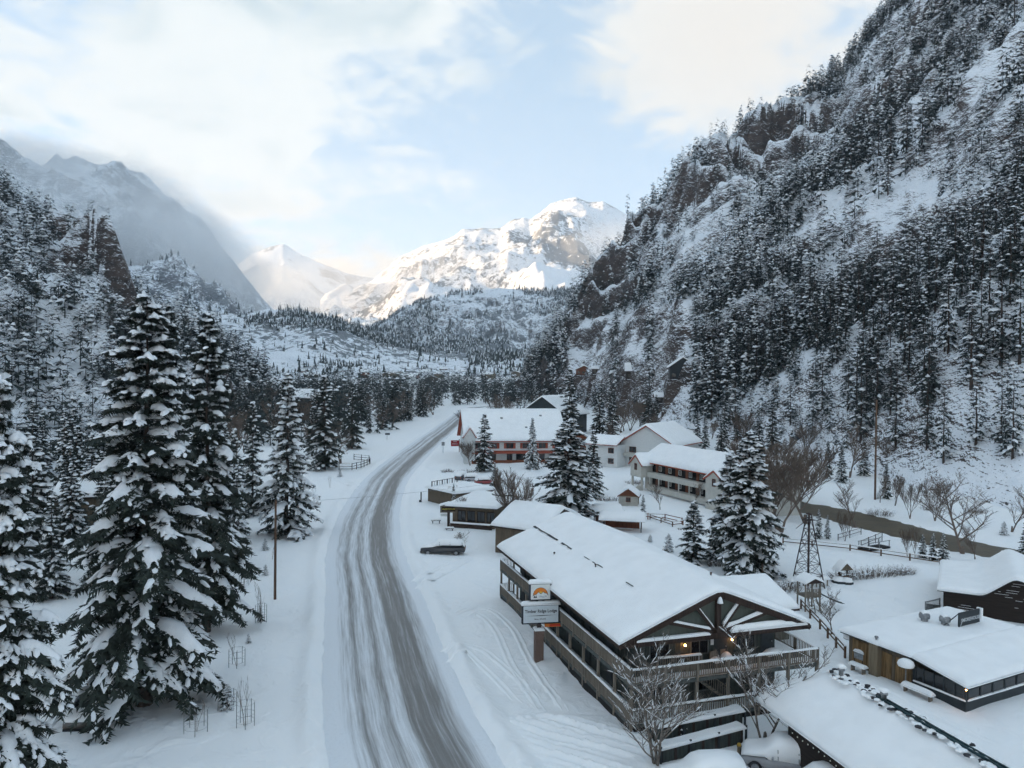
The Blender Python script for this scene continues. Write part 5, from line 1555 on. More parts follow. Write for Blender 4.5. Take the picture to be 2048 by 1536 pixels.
# roof-top sign
sx_, sy_ = local(gr, u1 * .98, 8.4)
q0, q1 = at(1917, 1258, 2.5), at(1957, 1248, 2.5)
rsn = tag(empty('rooftop_sign', (q0[0], q0[1], 2.4), math.atan2(q1[1] - q0[1], q1[0] - q0[0])), 'dark leaning rooftop sign board with pale lettering on the grill house', 'sign')
wS = float(np.hypot(*(q1 - q0)[:2])) * 1.02
b = MB(); b.box(0, wS, -.06, .06, .1, 1.35); b.build('board', M['charcoal'], rsn)
M['letter'] = mat('pale_letters', (.55, .57, .58), .6, .2)
text_mesh('SMOKEHOUSE', wS * .145, M['letter'], rsn, (wS * .55, -.066, .72))
b = MB(); b.bar((.1, -.067, .25), (.35, -.067, .62), .05, .01, up=(0, 1, 0)); b.build('emblem', M['letter'], rsn)
for x in (.05, wS - .05):
    b = MB(); b.bar((x, .02, 1.3), (x - .9, .9, .05), .06); b.build('brace', M['charcoal'], rsn)
    b = MB(); b.bar((x, 0, -.1), (x, 0, 1.35), .07); b.build('post', M['charcoal'], rsn)
b = MB(); b.box(wS - .02, wS + .18, -.2, .2, .5, 1.4); b.build('snow', M['snow'], rsn)
# snow-capped patio heaters and junk in front of the plank wall
for (px, py, lab) in ((1701, 1318, 'snow-domed patio umbrella at the far end of the plank wall'), (1811, 1378, 'snow-domed patio umbrella at the near end of the plank wall')):
    p = at(px, py); o = tag(empty('patio_umbrella', p), lab, 'umbrella')
    b = MB(); b.tube([(0, 0, -.1), (0, 0, 1.75)], .04, 6); b.build('pole', M['metal'], o)
    b = MB(); b.lathe([(.55, 1.62), (.4, 1.75), (.001, 1.85)], 12); b.build('canopy', M['tan2'], o)
    b = MB(); b.lathe([(.52, 1.64), (.57, 1.78), (.5, 1.98), (.3, 2.12), (.001, 2.17)], 12); b.build('snow', M['snow'], o)
    b = MB(); b.lathe([(.001, .35), (.24, .3), (.28, .12), (.26, -.1)], 10, (.0, .05, 0)); b.build('base_snow', M['snow'], o)
p = at(1722, 1330)
o = tag(empty('patio_grill', p, sa_), 'snow-topped metal grill box beside the plank wall', 'grill')
b = MB(); b.box(-.4, .4, -.3, .3, .5, 1.05); b.build('body', M['metal'], o)
for sx in (-1, 1):
    for sy in (-1, 1): b = MB(); b.box(sx * .35 - .03, sx * .35 + .03, sy * .25 - .03, sy * .25 + .03, -.1, .5); b.build('leg', M['iron'], o)
sheet(lambda u, v: (-.45 + .9 * u, -.35 + .7 * v, 1.055), .25, 8, 8, .25, .9, .7, 5).build('snow', M['snow'], o)
for i, (px, py, L2, lab) in enumerate(((1716, 1342, 1.3, 'snow-covered bench left of the grill box'), (1835, 1392, 2.2, 'snow-covered picnic bench below the near patio umbrella'))):
    p = at(px, py); o = tag(empty('patio_bench', p, sa_), lab, 'bench')
    b = MB(); b.box(-L2 / 2, L2 / 2, -.22, .22, .36, .44); b.build('seat', M['deck'], o)
    for x in (-L2 / 2 + .15, L2 / 2 - .2): b = MB(); b.box(x, x + .08, -.18, .18, -.15, .36); b.build('leg', M['deck'], o)
    sheet(lambda u, v: (-L2 / 2 - .05 + (L2 + .1) * u, -.27 + .54 * v, .445), .22, 12, 7, .22, L2, .54, i, .5).build('snow', M['snow'], o)

# ------------------------------------------------------------------ dark barn at the right edge
A, B = at(1886, 1228), at(2110, 1262)
fr = frame(A, B); barn = tag(empty('barn', (A[0], A[1], 0), fr[1]), 'old dark board barn with a thick snowy roof at the right edge', 'barn')
WB = 13.0; zl, za = 2.35, 4.35; ua = 5.6; ul = 3.2
poly = [(0, -.4), (WB, -.4), (WB, 1.2), (ua, za - .15), (ul, zl), (0, zl - .05)]
b = MB(); b.prism(poly, 'y', .1, 12); wb = b.build('wall', M['barn'], barn)
def topz(x): return float(np.interp(x, [0, ul, ua, WB], [zl - .05, zl, za - .15, 1.2]))
gb = random.Random(12); z = -.2
while z < za - .3:
    h_ = .215; x0, x1 = 0.0, WB
    if z + h_ > zl: x0 = np.interp(z + h_, [zl, za - .15], [ul, ua])
    if z + h_ > 1.2: x1 = WB - (z + h_ - 1.2) / (za - .15 - 1.2) * (WB - ua)
    if x1 - x0 > .4:
        b = MB(); b.add([(x0 + .02, .098, z), (x1 - .02, .098, z), (x1 - .02, .098, z + h_ - .01), (x0 + .02, .098, z + h_ - .01), (x0 + .02, .045, z), (x1 - .02, .045, z), (x1 - .02, .085, z + h_ - .01), (x0 + .02, .085, z + h_ - .01)],
              [(4, 5, 6, 7), (0, 4, 7, 3), (1, 2, 6, 5), (0, 1, 5, 4), (3, 7, 6, 2)]); bo = b.build('board', M['barn'], wb)
        sn_ = MB()
        for _ in range(gb.randint(0, 3)):
            l0 = gb.uniform(x0 + .1, x1 - .8); l1 = l0 + gb.uniform(.2, 1.3); sn_.bar((l0, .05, z + .012), (min(l1, x1 - .05), .05, z + .012), .05, .022)
        if sn_.v: sn_.build('snow_line', M['snow'], bo, kind='stuff')
    z += h_
rp_ = [(-.5, zl), (ul, zl + .06), (ua, za), (WB + .6, .95)]
b = MB()
for (xa, zaa), (xb, zb2) in zip(rp_[:-1], rp_[1:]): b.prism([(xa, zaa - .14), (xb, zb2 - .14), (xb, zb2), (xa, zaa)], 'y', -.5, 12.4)
b.build('roof', M['charcoal'], barn)
xs_ = [q[0] for q in rp_]; zs_ = [q[1] for q in rp_]
def barn_roof(u, v):
    x = -.55 + (WB + 1.2) * u
    return (x, -.55 + 13 * v, float(sum(np.interp(x + e, xs_, zs_) for e in (-.4, -.2, 0, .2, .4)) / 5) + .012)
sheet(barn_roof, .34, 44, 16, .5, WB + 1.2, 13, 31, .2).build('roof_snow', M['snow'], barn)
railing(barn, (-1.4, -1.2), (-.3, .8), .3, .9, part='railing', bal=.2, m=M['metal'], snowcap=False)
for k in range(5):
    b = MB(); b.box(-1.4 + .0, -.2, -1.6 + k * .35, -1.3 + k * .35, -.3, .12 + k * .16); b.build('step', M['deckbeam'], barn)

# ------------------------------------------------------------------ motels
def fr_px(a, b_): return frame(at(*a), at(*b_))
# long two-storey wing with cross gables
fr = fr_px((1290, 975), (1452, 1018))
mw = house('motel_wing', 'long cream two-storey motel wing with open walkways and two red-trimmed cross gables', 'motel', fr, fr[2] + 8, 8.5, 5.3, 8.3, 'u', M['cream'], M['red'], .5, .9, snow_seed=41)
LM_ = fr[2]
b = MB(); b.box(2.6, LM_ - 1.5, -1.35, -.02, 2.55, 3.5); b.box(2.6, LM_ - 1.5, -1.35, -1.2, .0, .95); b.build('walkway_parapet', M['cream'], mw)
b = MB(); b.box(2.6, LM_ + 5, -.06, -.012, 3.5, 5.0); b.box(2.6, LM_ + 5, -.06, -.012, 1.0, 2.55); b.build('painted_walkway_shade', M['dark'], mw)  # near-black sheets over the wall stand in for the shade behind the walkways
for i in range(7):
    x = 3.2 + i * (LM_ - 5.5) / 6
    b = MB(); b.box(x, x + .18, -1.3, -1.15, .9, 2.56); b.build('post', M['cream'], mw)
    for z_ in (3.5, 1.05):
        b = MB(); b.box(x + .6, x + 1.35, -.11, -.062, z_, z_ + 1.5); b.build('door', M['redbrown'], mw)
        window(mw, 'v', -.062, x + 1.6, x + 2.5, z_ + .35, z_ + 1.3, M['cream'])
for (x0, x1, zt_) in ((-1.3, 2.5, 6.6), (LM_ - 2.2, LM_ + 2.2, 6.3)):
    zz = -.3 if x0 > 3 else 2.4
    m_ = (x0 + x1) / 2
    b = MB(); b.prism([(x0, zz), (x1, zz), (x1, 4.9), (m_, zt_ - .1), (x0, 4.9)], 'y', -2.6, 1.0); cg = b.build('cross_gable', M['cream'], mw)
    for sx in (-1, 1):
        e = m_ + sx * ((x1 - x0) / 2 + .5)
        b = MB(); b.bar((m_, -2.75, zt_), (e, -2.75, 4.62), .12, .28); b.build('bargeboard', M['red'], cg)
    f_ = (lambda m_, x0, x1, zt_: lambda u, v: (x0 - .5 + (x1 - x0 + 1) * u, -2.8 + 5.4 * v, zt_ + .12 - (zt_ - 4.62) * abs(u - .5) * 2))(m_, x0, x1, zt_)
    sheet(f_, .4, 11, 9, .4, x1 - x0 + 1, 5.4, 7).build('snow', M['snow'], cg)
    window(cg, 'v', -2.602, m_ - .45, m_ + .45, 3.7, 5.0, M['redbrown'])
b = MB()
for x in (-1.1, 2.2): b.box(x, x + .35, -2.5, -2.15, -.4, 2.42)
b.build('porch_pier', M['cream'], mw, kind='stuff')
for k in range(5):
    b = MB(); b.box(1.3, 2.5, -3.6 + k * .25, -3.3 + k * .25, -.3, .1 + k * .17); b.build('step', M['cream'], mw)
# middle motel block, gable end to the right
fr = fr_px((1203, 938), (1262, 945))
mm = house('motel_block', 'cream motel block with a wide red-edged gable and lower front wing', 'motel', (fr[0], fr[1] + .12, fr[2]), 13.5, 16, 5.6, 10.2, 'v', M['white'], M['red'], .5, .8, snow_seed=43)
mm.location.x += 5.5; mm.location.y += 6.5
b = MB(); b.box(-7.2, 1.2, -4.5, 3.2, -.4, 5.3); fw = b.build('front_wing', M['white'], mm)
for sx in (0, 1):
    b = MB(); b.prism([(-5.3, 5.25), (-1.0, 7.0), (-1.0, 7.2), (-5.3, 5.45)] if sx == 0 else [(-1.0, 7.0), (3.7, 5.25), (3.7, 5.45), (-1.0, 7.2)], 'x', -7.8, 1.4); b.build('wing_roof', M['red'], mm)
sheet(lambda u, v: (-7.8 + 9.2 * u, -5.3 + 8.9 * v, 7.22 - abs(v - .485) * 3.7), .45, 10, 12, .5, 9.2, 8.9, 9).build('wing_snow', M['snow'], mm)
for x, z_ in ((-6.2, 3.4), (-6.2, .9), (-1.2, 3.4), (-1.2, .9)): window(fw, 'v', -4.502, x, x + 1.5, z_, z_ + 1.3, M['redbrown'])
for x, z_ in ((2.2, 3.5), (2.2, .9), (9.2, 3.5), (9.2, .9)): window(mm, 'v', -.002, x, x + 1.8, z_, z_ + 1.4, M['redbrown'])
b = MB(); b.box(1.3, 5.0, -1.3, -.05, 2.6, 3.4); b.build('balcony', M['cream'], mm)
# far motel with red trim by the road
fr = fr_px((934, 926), (1128, 924))
mf = house('red_trim_motel', 'white motel with red trim and a huge snowy roof beside the road', 'motel', fr, fr[2], 18, 5.4, 12.6, 'u', M['white'], M['red'], .55, .9, snow_seed=47)
LW = fr[2]
for i in range(6):
    x = 1.5 + i * (LW - 4) / 5
    window(mf, 'v', -.002, x, x + 1.9, 3.5, 4.9, M['red'], cross=1)
    for s_ in (-.55, 1.9): b = MB(); b.box(x + s_, x + s_ + .5, -.05, -.003, 3.5, 4.9); b.build('shutter', M['red'], mf)
    window(mf, 'v', -.002, x + .2, x + 1.6, .5, 2.2, M['redbrown'])
b = MB(); b.prism([(-1.6, 2.55), (-.01, 3.0), (-.01, 2.75), (-1.6, 2.4)], 'x', 1.0, LW - 1); b.build('awning', M['red'], mf)
b = MB(); b.box(LW * .5, LW * .5 + 2.0, -.06, -.003, -.1, 2.2); b.build('entrance', M['glass'], mf)
b = MB(); b.box(1.0, LW - 1, -1.5, -1.4, -.2, .8); b.build('porch_rail', M['redbrown'], mf)
b = MB(); b.prism([(-.8, -.4), (1.8, -.4), (1.8, 6.6), (.5, 8.6), (-.8, 6.6)], 'y', -1.4, 2.0); tw_ = b.build('stair_tower', M['white'], mf)
for sx in (-1, 1): b = MB(); b.bar((.5, -1.5, 8.8), (.5 + sx * 1.7, -1.5, 6.3), .12, .3); b.build('bargeboard', M['red'], tw_)
sheet(lambda u, v: (-1.2 + 3.4 * u, -1.6 + 4 * v, 8.85 - abs(u - .5) * 5.0), .25, 9, 7, .3, 3.4, 4, 3).build('snow', M['snow'], tw_)
b = MB(); b.prism([(3, 5.3), (10, 5.3), (6.5, 9.0)], 'x', -.25, -.01); b.build('gable_infill', M['redbrown'], mf)
b = MB(); b.prism([(LW + .1, 1.5), (LW + 8, 1.5), (LW + 8, 5.0), (LW + 4, 7.4), (LW + .1, 5.0)], 'y', 1.0, 9.0); b.build('side_wing', M['redbrown'], mf)
sheet(lambda u, v: (LW - .2 + 9 * u, .4 + 9 * v, 7.6 - abs(u - .47) * 5.2), .45, 12, 8, .5, 9, 9, 13).build('side_wing_snow', M['snow'], mf)
sheet(lambda u, v: (-.9 + (LW + 1.8) * u, -1.1 + 4.6 * v, 5.25 + 4.6 * v * .73 + .32), .38, 16, 8, .35, LW + 1.8, 4.6, 19, .5).build('lower_roof_snow', M['snow'], mf)
for u_, v_ in ((LW * .38, 5.6), (LW * .62, 2.6), (LW * .8, 6.4)):
    b = MB(); b.box(u_ - .3, u_ + .3, v_ - .25, v_ + .25, 5.4 + v_ * .73, 6.9 + v_ * .73); b.build('roof_vent', M['metal'], mf)
# charcoal gabled building behind it
fr = fr_px((1050, 880), (1128, 880)); o = house('charcoal_hall', 'charcoal gabled building with roof vents behind the red-trimmed motel', 'building', (fr[0], fr[1] - .55, fr[2]), 17, 22, 7.0, 13.5, 'v', M['charcoal'], M['charcoal'], .5, .8, snow_seed=51)
o.location = (*far(1092, 800, 262)[:2], float(G0(0, 262)))
o.location.x -= 9
for k, (u_, v_) in enumerate(((5.2, 14), (4.6, 9.5), (5.2, 8.4), (5.8, 7.6), (6.4, 6.8), (7.2, 3.0))):
    zz = 13.5 - abs(u_ - 8.5) * (6.5 / 9.3) + .4
    b = MB(); b.box(u_ - .3, u_ + .3, v_ - .3, v_ + .3, zz - .4, zz + 1.1); b.box(u_ - .38, u_ + .38, v_ - .38, v_ + .38, zz + 1.1, zz + 1.2); b.build('chimney', M['charcoal'], o)
# tan house behind the lodge
fr = fr_px((990, 1108), (1052, 1122))
th_ = house('tan_house', 'plain tan board house just behind the far end of the lodge', 'house', (fr[0], fr[1] + .18, fr[2]), 6.6, 10, 3.3, 5.3, 'u', M['tan'], M['beam'], .5, .5, snow_seed=53)
th_.location.y += 1.5
window(th_, 'u', -.002, 2.0, 3.4, .6, 2.0, M['cream']); window(th_, 'u', -.002, 6.0, 7.2, 2.2, 3.4, M['cream'])
b = MB(); b.bar((-.1, .4, 2.2), (-.1, 5, .3), .1, .2); b.build('stair_rail', M['deck'], th_)
for i in range(16):
    b = MB(); b.box(.05 + i * .41, .05 + i * .41 + .38, -.035, -.001, -.3, 3.4); b.build('plank', M['tan2'], th_)
p = at(1121, 1062)
cb = tag(empty('brick_chimney', (p[0], p[1] + 3, 0), .3), 'brick chimney with a snow cap behind the lodge ridge', 'chimney')
zt_ = zq(cb.location, 1026)
b = MB(); b.box(-.7, .7, -.5, .5, -.3, zt_); b.box(-.8, .8, -.6, .6, zt_ - .35, zt_ - .1); b.build('stack', M['brick'], cb)
b = MB(); b.box(-.85, .85, -.65, .65, zt_ + .55, zt_ + .65); b.build('cowl', M['iron'], cb)
for sx in (-1, 1): b = MB(); b.box(sx * .7 - .05, sx * .7 + .05, -.05, .05, zt_, zt_ + .56); b.build('cowl_leg', M['iron'], cb)
sheet(lambda u, v: (-.95 + 1.9 * u, -.75 + 1.5 * v, zt_ + .655), .4, 8, 8, .4, 1.9, 1.5, 6).build('snow', M['snow'], cb)
# flat-roofed restaurant beside the road
fr = fr_px((905, 1052), (988, 1058))
rs = tag(empty('restaurant', (fr[0][0], fr[0][1], 0), fr[1]), 'low flat-roofed restaurant with dark windows and a snow-domed skylight', 'restaurant')
WR = fr[2]
b = MB(); b.box(0, WR, 0, 11, -.4, 2.9); b.build('wall', M['tan2'], rs)
for i in range(4): window(rs, 'v', -.002, .8 + i * WR / 4.3, .8 + i * WR / 4.3 + WR / 5.2, .8, 2.4, M['beam'])
b = MB(); b.box(-.8, WR + .6, -.8, 11.6, 2.9, 3.1); b.build('roof', M['roofing'], rs)
sheet(lambda u, v: (-.9 + (WR + 1.6) * u, -.9 + 12.6 * v, 3.105), .5, 16, 16, .7, WR + 1.6, 12.6, 61).build('roof_snow', M['snow'], rs)
b = MB(); b.lathe([(1.75, 3.3), (1.8, 3.75), (1.7, 3.8)], 20, (WR * .80, 8.5, 0)); sk_ = b.build('skylight', M['charcoal'], rs)
b = MB(); b.lathe([(1.72, 3.8), (1.65, 4.1), (1.2, 4.42), (.6, 4.58), (.001, 4.62)], 20, (WR * .80, 8.5, 0)); b.build('skylight_snow', M['snow'], sk_)
b = MB(); b.box(0, WR, -1.0, -.9, .0, .7); b.build('planter', M['beam'], rs)
sheet(lambda u, v: (WR * u, -1.1 + .4 * v, .705), .15, 12, 5, .2, WR, .4, 3).build('planter_snow', M['snow'], rs)
# terrace building behind it with a black railing
fr = fr_px((910, 1018), (985, 1008))
tb = tag(empty('terrace_building', (fr[0][0], fr[0][1], 0), fr[1]), 'brown flat terrace building with a railing on its snowy roof', 'building')
b = MB(); b.box(0, fr[2], 0, 8, -.4, 2.6); b.build('wall', M['tan2'], tb)
for i in range(3): window(tb, 'v', -.002, 1.2 + i * 1.8, 2.6 + i * 1.8, .8, 2.2, M['beam'])
sheet(lambda u, v: (-.5 + (fr[2] + 1) * u, -.6 + 9 * v, 2.61), .45, 12, 10, .6, fr[2] + 1, 9, 63).build('roof_snow', M['snow'], tb)
railing(tb, (-.2, 6.5), (fr[2] * .8, 8.2), 2.8, 1.0, 1.5, m=M['iron'], snowcap=False, bal=1.5)
# log cabin
fr = fr_px((1239, 1012), (1274, 1014))
lc = house('log_cabin', 'tiny log cabin with a brown gable on the motel lawn', 'cabin', fr, fr[2], 3.2, 1.75, 3.1, 'v', M['tan'], M['redbrown'], .35, .35, snow_seed=55)
for i in range(8): b = MB(); b.tube([(-.15, -.03, -.05 + i * .23), (fr[2] + .15, -.03, -.05 + i * .23)], .11, 6); b.build('log', M['cream'], lc)
window(lc, 'v', -.12, fr[2] / 2 - .4, fr[2] / 2 + .4, .75, 1.6, M['redbrown'])
b = MB(); b.prism([(.0, 1.85), (fr[2], 1.85), (fr[2] / 2, 2.9)], 'y', -.06, -.02); b.build('gable_infill', M['redbrown'], lc)
# picnic shelters
for (pa, pb, lab, h_, nm) in (((1204, 1062), (1284, 1066), 'open picnic shelter with a flat pillow of snow on its roof', 1.6, 'picnic_shelter'), ((1192, 1050), (1240, 1050), 'smaller snow-roofed shelter tucked behind the picnic shelter', 1.8, 'garden_shelter')):
    fr = fr_px(pa, pb); o = tag(empty(nm, (fr[0][0], fr[0][1], 0), fr[1]), lab, 'shelter')
    for x in (.1, fr[2] - .2):
        for y in (.1, 2.6): b = MB(); b.box(x, x + .12, y, y + .12, -.3, h_); b.build('post', M['beam'], o)
    b = MB(); b.prism([(-.5, h_), (3.2, h_), (1.4, h_ + .75)], 'x', -.4, fr[2] + .4); b.build('roof', M['redbrown'], o)
    sheet(lambda u, v: (-.5 + (fr[2] + 1) * u, -.6 + 3.9 * v, h_ + .78 - abs(v - .5) * 1.35), .42, 10, 9, .5, fr[2] + 1, 3.9, 5).build('roof_snow', M['snow'], o)
    b = MB(); b.box(.3, fr[2] - .4, 2.4, 2.5, .1, 1.0); b.build('back_panel', M['redbrown'], o)
# brown buildings at the left edge and behind the trees
for (pa, pb, D__, ze_, zr_, lab, wm) in (((108, 1062), (196, 1058), 9, 4.6, 6.4, 'brown house half hidden behind the left foreground spruces', 'tan2'), ((1538, 1000), (1580, 1004), 8, 4.0, 5.6, 'house glimpsed behind brown cottonwoods past the motel wing', 'cream'),
                                       ((1770, 935), (1830, 937), 6, 2.4, 3.4, 'low dark shed behind bare shrubs across the river', 'barn')):
    fr = fr_px(pa, pb); o = house('house' if wm != 'barn' else 'shed', lab, 'house' if wm != 'barn' else 'shed', fr, fr[2], D__, ze_, zr_, 'u', M[wm], M['beam'], .45, .5, snow_seed=57)
    window(o, 'v', -.002, fr[2] * .3, fr[2] * .3 + 1.2, 1.4, 2.3, M['deck'])
# houses on the hillside, set into the slope
def on_slope(px, py):
    """where the sight line of a pixel meets the right mountainside"""
    for r_ in np.arange(170, 620, 3.0):
        q = far(px, py, r_)
        if hill_z(q[0], q[1]) > q[2]: return q, r_
    return far(px, py, 420), 420


def hill_z(x, y):
    k = np.argmin((right_mt['x'] - x) ** 2 + (right_mt['y'] - y) ** 2); return float(right_mt['z'].ravel()[k])
for (px, py, r_, w__, D__, ze_, zr_, ax, wm, lab) in ((1152, 750, 445, 10, 8, 3.2, 6.0, 'v', 'redbrown', 'leftmost hillside cabin, of red-brown boards'), (1184, 748, 440, 13, 7, 3.0, 4.2, 'u', 'barn', 'low snow-roofed house right of the red-brown hillside cabin'),
                                                     (1252, 758, 400, 10, 9, 4.0, 8.0, 'u', 'barn', 'dark chalet with a dormer on the hillside'), (1340, 758, 380, 11, 9, 5.0, 9.5, 'v', 'charcoal', 'tall dark gabled chalet with a deck on the hillside'),
                                                     (1312, 806, 345, 11, 8, 2.6, 4.2, 'u', 'barn', 'lowest small hillside house with snowy dormers')):
    q, r_ = on_slope(px, py); q = far(px, py, r_ - 7); o = house('hillside_house', lab, 'house', (q[:2], -.12, 1), w__, D__, ze_, zr_, ax, M[wm], M['beam'], .6, .8, snow_seed=int(px))
    o.location = q
    b = MB(); b.add([(-1, -2.2, -.05), (w__ + 1, -2.2, -.05), (w__ + 1, D__ + 3, -.05), (-1, D__ + 3, -.05), (-5, -7, -22), (w__ + 5, -7, -22), (w__ + 6, D__ + 3, -22), (-6, D__ + 3, -22)], [(0, 1, 2, 3), (0, 4, 5, 1), (1, 5, 6, 2), (3, 7, 4, 0)]); b.build('rock_terrace', M['near_rock'], o)
    for i in range(3): window(o, 'v', -.002, 1 + i * w__ / 3.4, 2.4 + i * w__ / 3.4, 1.0, 2.4, M['deck'])
    b = MB(); b.box(-.8, w__ + .8, -2.0, -.02, .3, .5); b.build('deck', M['beam'], o)
    if ax == 'u' and zr_ > 5:
        b = MB(); b.box(w__ * .3, w__ * .7, .6, 3.5, 5.0, 6.6); dm = b.build('dormer', M['charcoal'], o)
        sheet(lambda u, v: (w__ * .25 + w__ * .5 * u, .2 + 4 * v, 6.62), .4, 6, 6, .4, 5, 4, 3).build('snow', M['snow'], dm)
# the town in the distance
gt = random.Random(77)
twm = ['tan', 'redbrown', 'cream', 'charcoal', 'tan2', 'white']
k = 0
for px, py in [(592, 752), (608, 756), (632, 748), (655, 742), (678, 752), (700, 746), (722, 758), (742, 745), (765, 755), (786, 748), (800, 762), (818, 752), (836, 745), (850, 768), (868, 755), (822, 735), (780, 730), (742, 728), (700, 725), (660, 728),
               (880, 742), (900, 758), (925, 750), (948, 738), (962, 756), (985, 748), (1005, 735), (1022, 752), (560, 742), (530, 750), (505, 744), (1040, 742)]:
    r_ = 760 + (770 - py) * 9 + gt.uniform(-30, 30); q = far(px, 750, r_); z_ = float(G0(q[0], q[1])); k += 1
    if px < 880 or py < 745: z_ = max(z_, far(px, py + 6, r_)[2])
    w__, D__, ze_ = gt.uniform(9, 20), gt.uniform(8, 12), gt.uniform(3.5, 7)
    nm_, side = ('town_house', 'left' if px < 700 else ('middle' if px < 870 else 'right'))
    o = house(nm_, {'left': 'small snow-roofed town house at the left of the distant town', 'middle': 'small snow-roofed town house in the middle of the distant town', 'right': 'small snow-roofed town house at the right of the distant town'}[side], 'house', (q[:2], gt.uniform(-.5, .5), 1), w__, D__, ze_, ze_ + gt.uniform(1.5, 3.5), gt.choice('uv'), M[gt.choice(twm)], M['roofing'], .6, .6, snow_seed=k)
    o.location.z = z_; o['group'] = 'houses of the distant town, ' + side
    b = MB(); b.box(-.3, w__ + .3, -.3, D__ + .3, -9, -.3); b.build('foundation', M['mid_rock'], o)
    for i in range(2): window(o, 'v', -.002, 1 + i * w__ / 2, 3 + i * w__ / 2, 1.2, 2.8, M['deck'])
# ranch roof seen as a white strip in the valley wood
q = far(605, 762, 330); o = house('snow_roofed_barn', 'barn whose white roof shows as a strip in the left valley wood', 'barn', (q[:2], .05, 1), 12, 9, 5.5, 9.0, 'u', M['barn'], M['roofing'], .6, .8, snow_seed=91); o.location = (q[0] - 5, q[1], float(G0(*q[:2])) + 4)
b = MB(); b.box(-.3, 12.3, -.3, 9.3, -6, -.35); b.build('foundation', M['near_rock'], o)
# ------------------------------------------------------------------ vehicles
def loft(stations, n=14, mat_=0, b=None, smooth=True, expo=4.0):
    """stations: (x, half width, z low, z high); rounded-box sections along x"""
    b = b or MB()
    vs, fs = [], []
    for x, w, z0, z1 in stations:
        c, h = (z0 + z1) / 2, (z1 - z0) / 2
        for k in range(n):
            a = 2 * math.pi * k / n
            ca, sa = math.cos(a), math.sin(a)
            vs.append((x, w * math.copysign(abs(ca) ** (2 / expo), ca), c + h * math.copysign(abs(sa) ** (2 / expo), sa)))
    for i in range(len(stations) - 1):
        for k in range(n): fs.append((i * n + k, i * n + (k + 1) % n, (i + 1) * n + (k + 1) % n, (i + 1) * n + k))
    fs.append(tuple(range(n - 1, -1, -1))); fs.append(tuple((len(stations) - 1) * n + k for k in range(n)))
    return b.add(vs, fs, mat_, smooth)


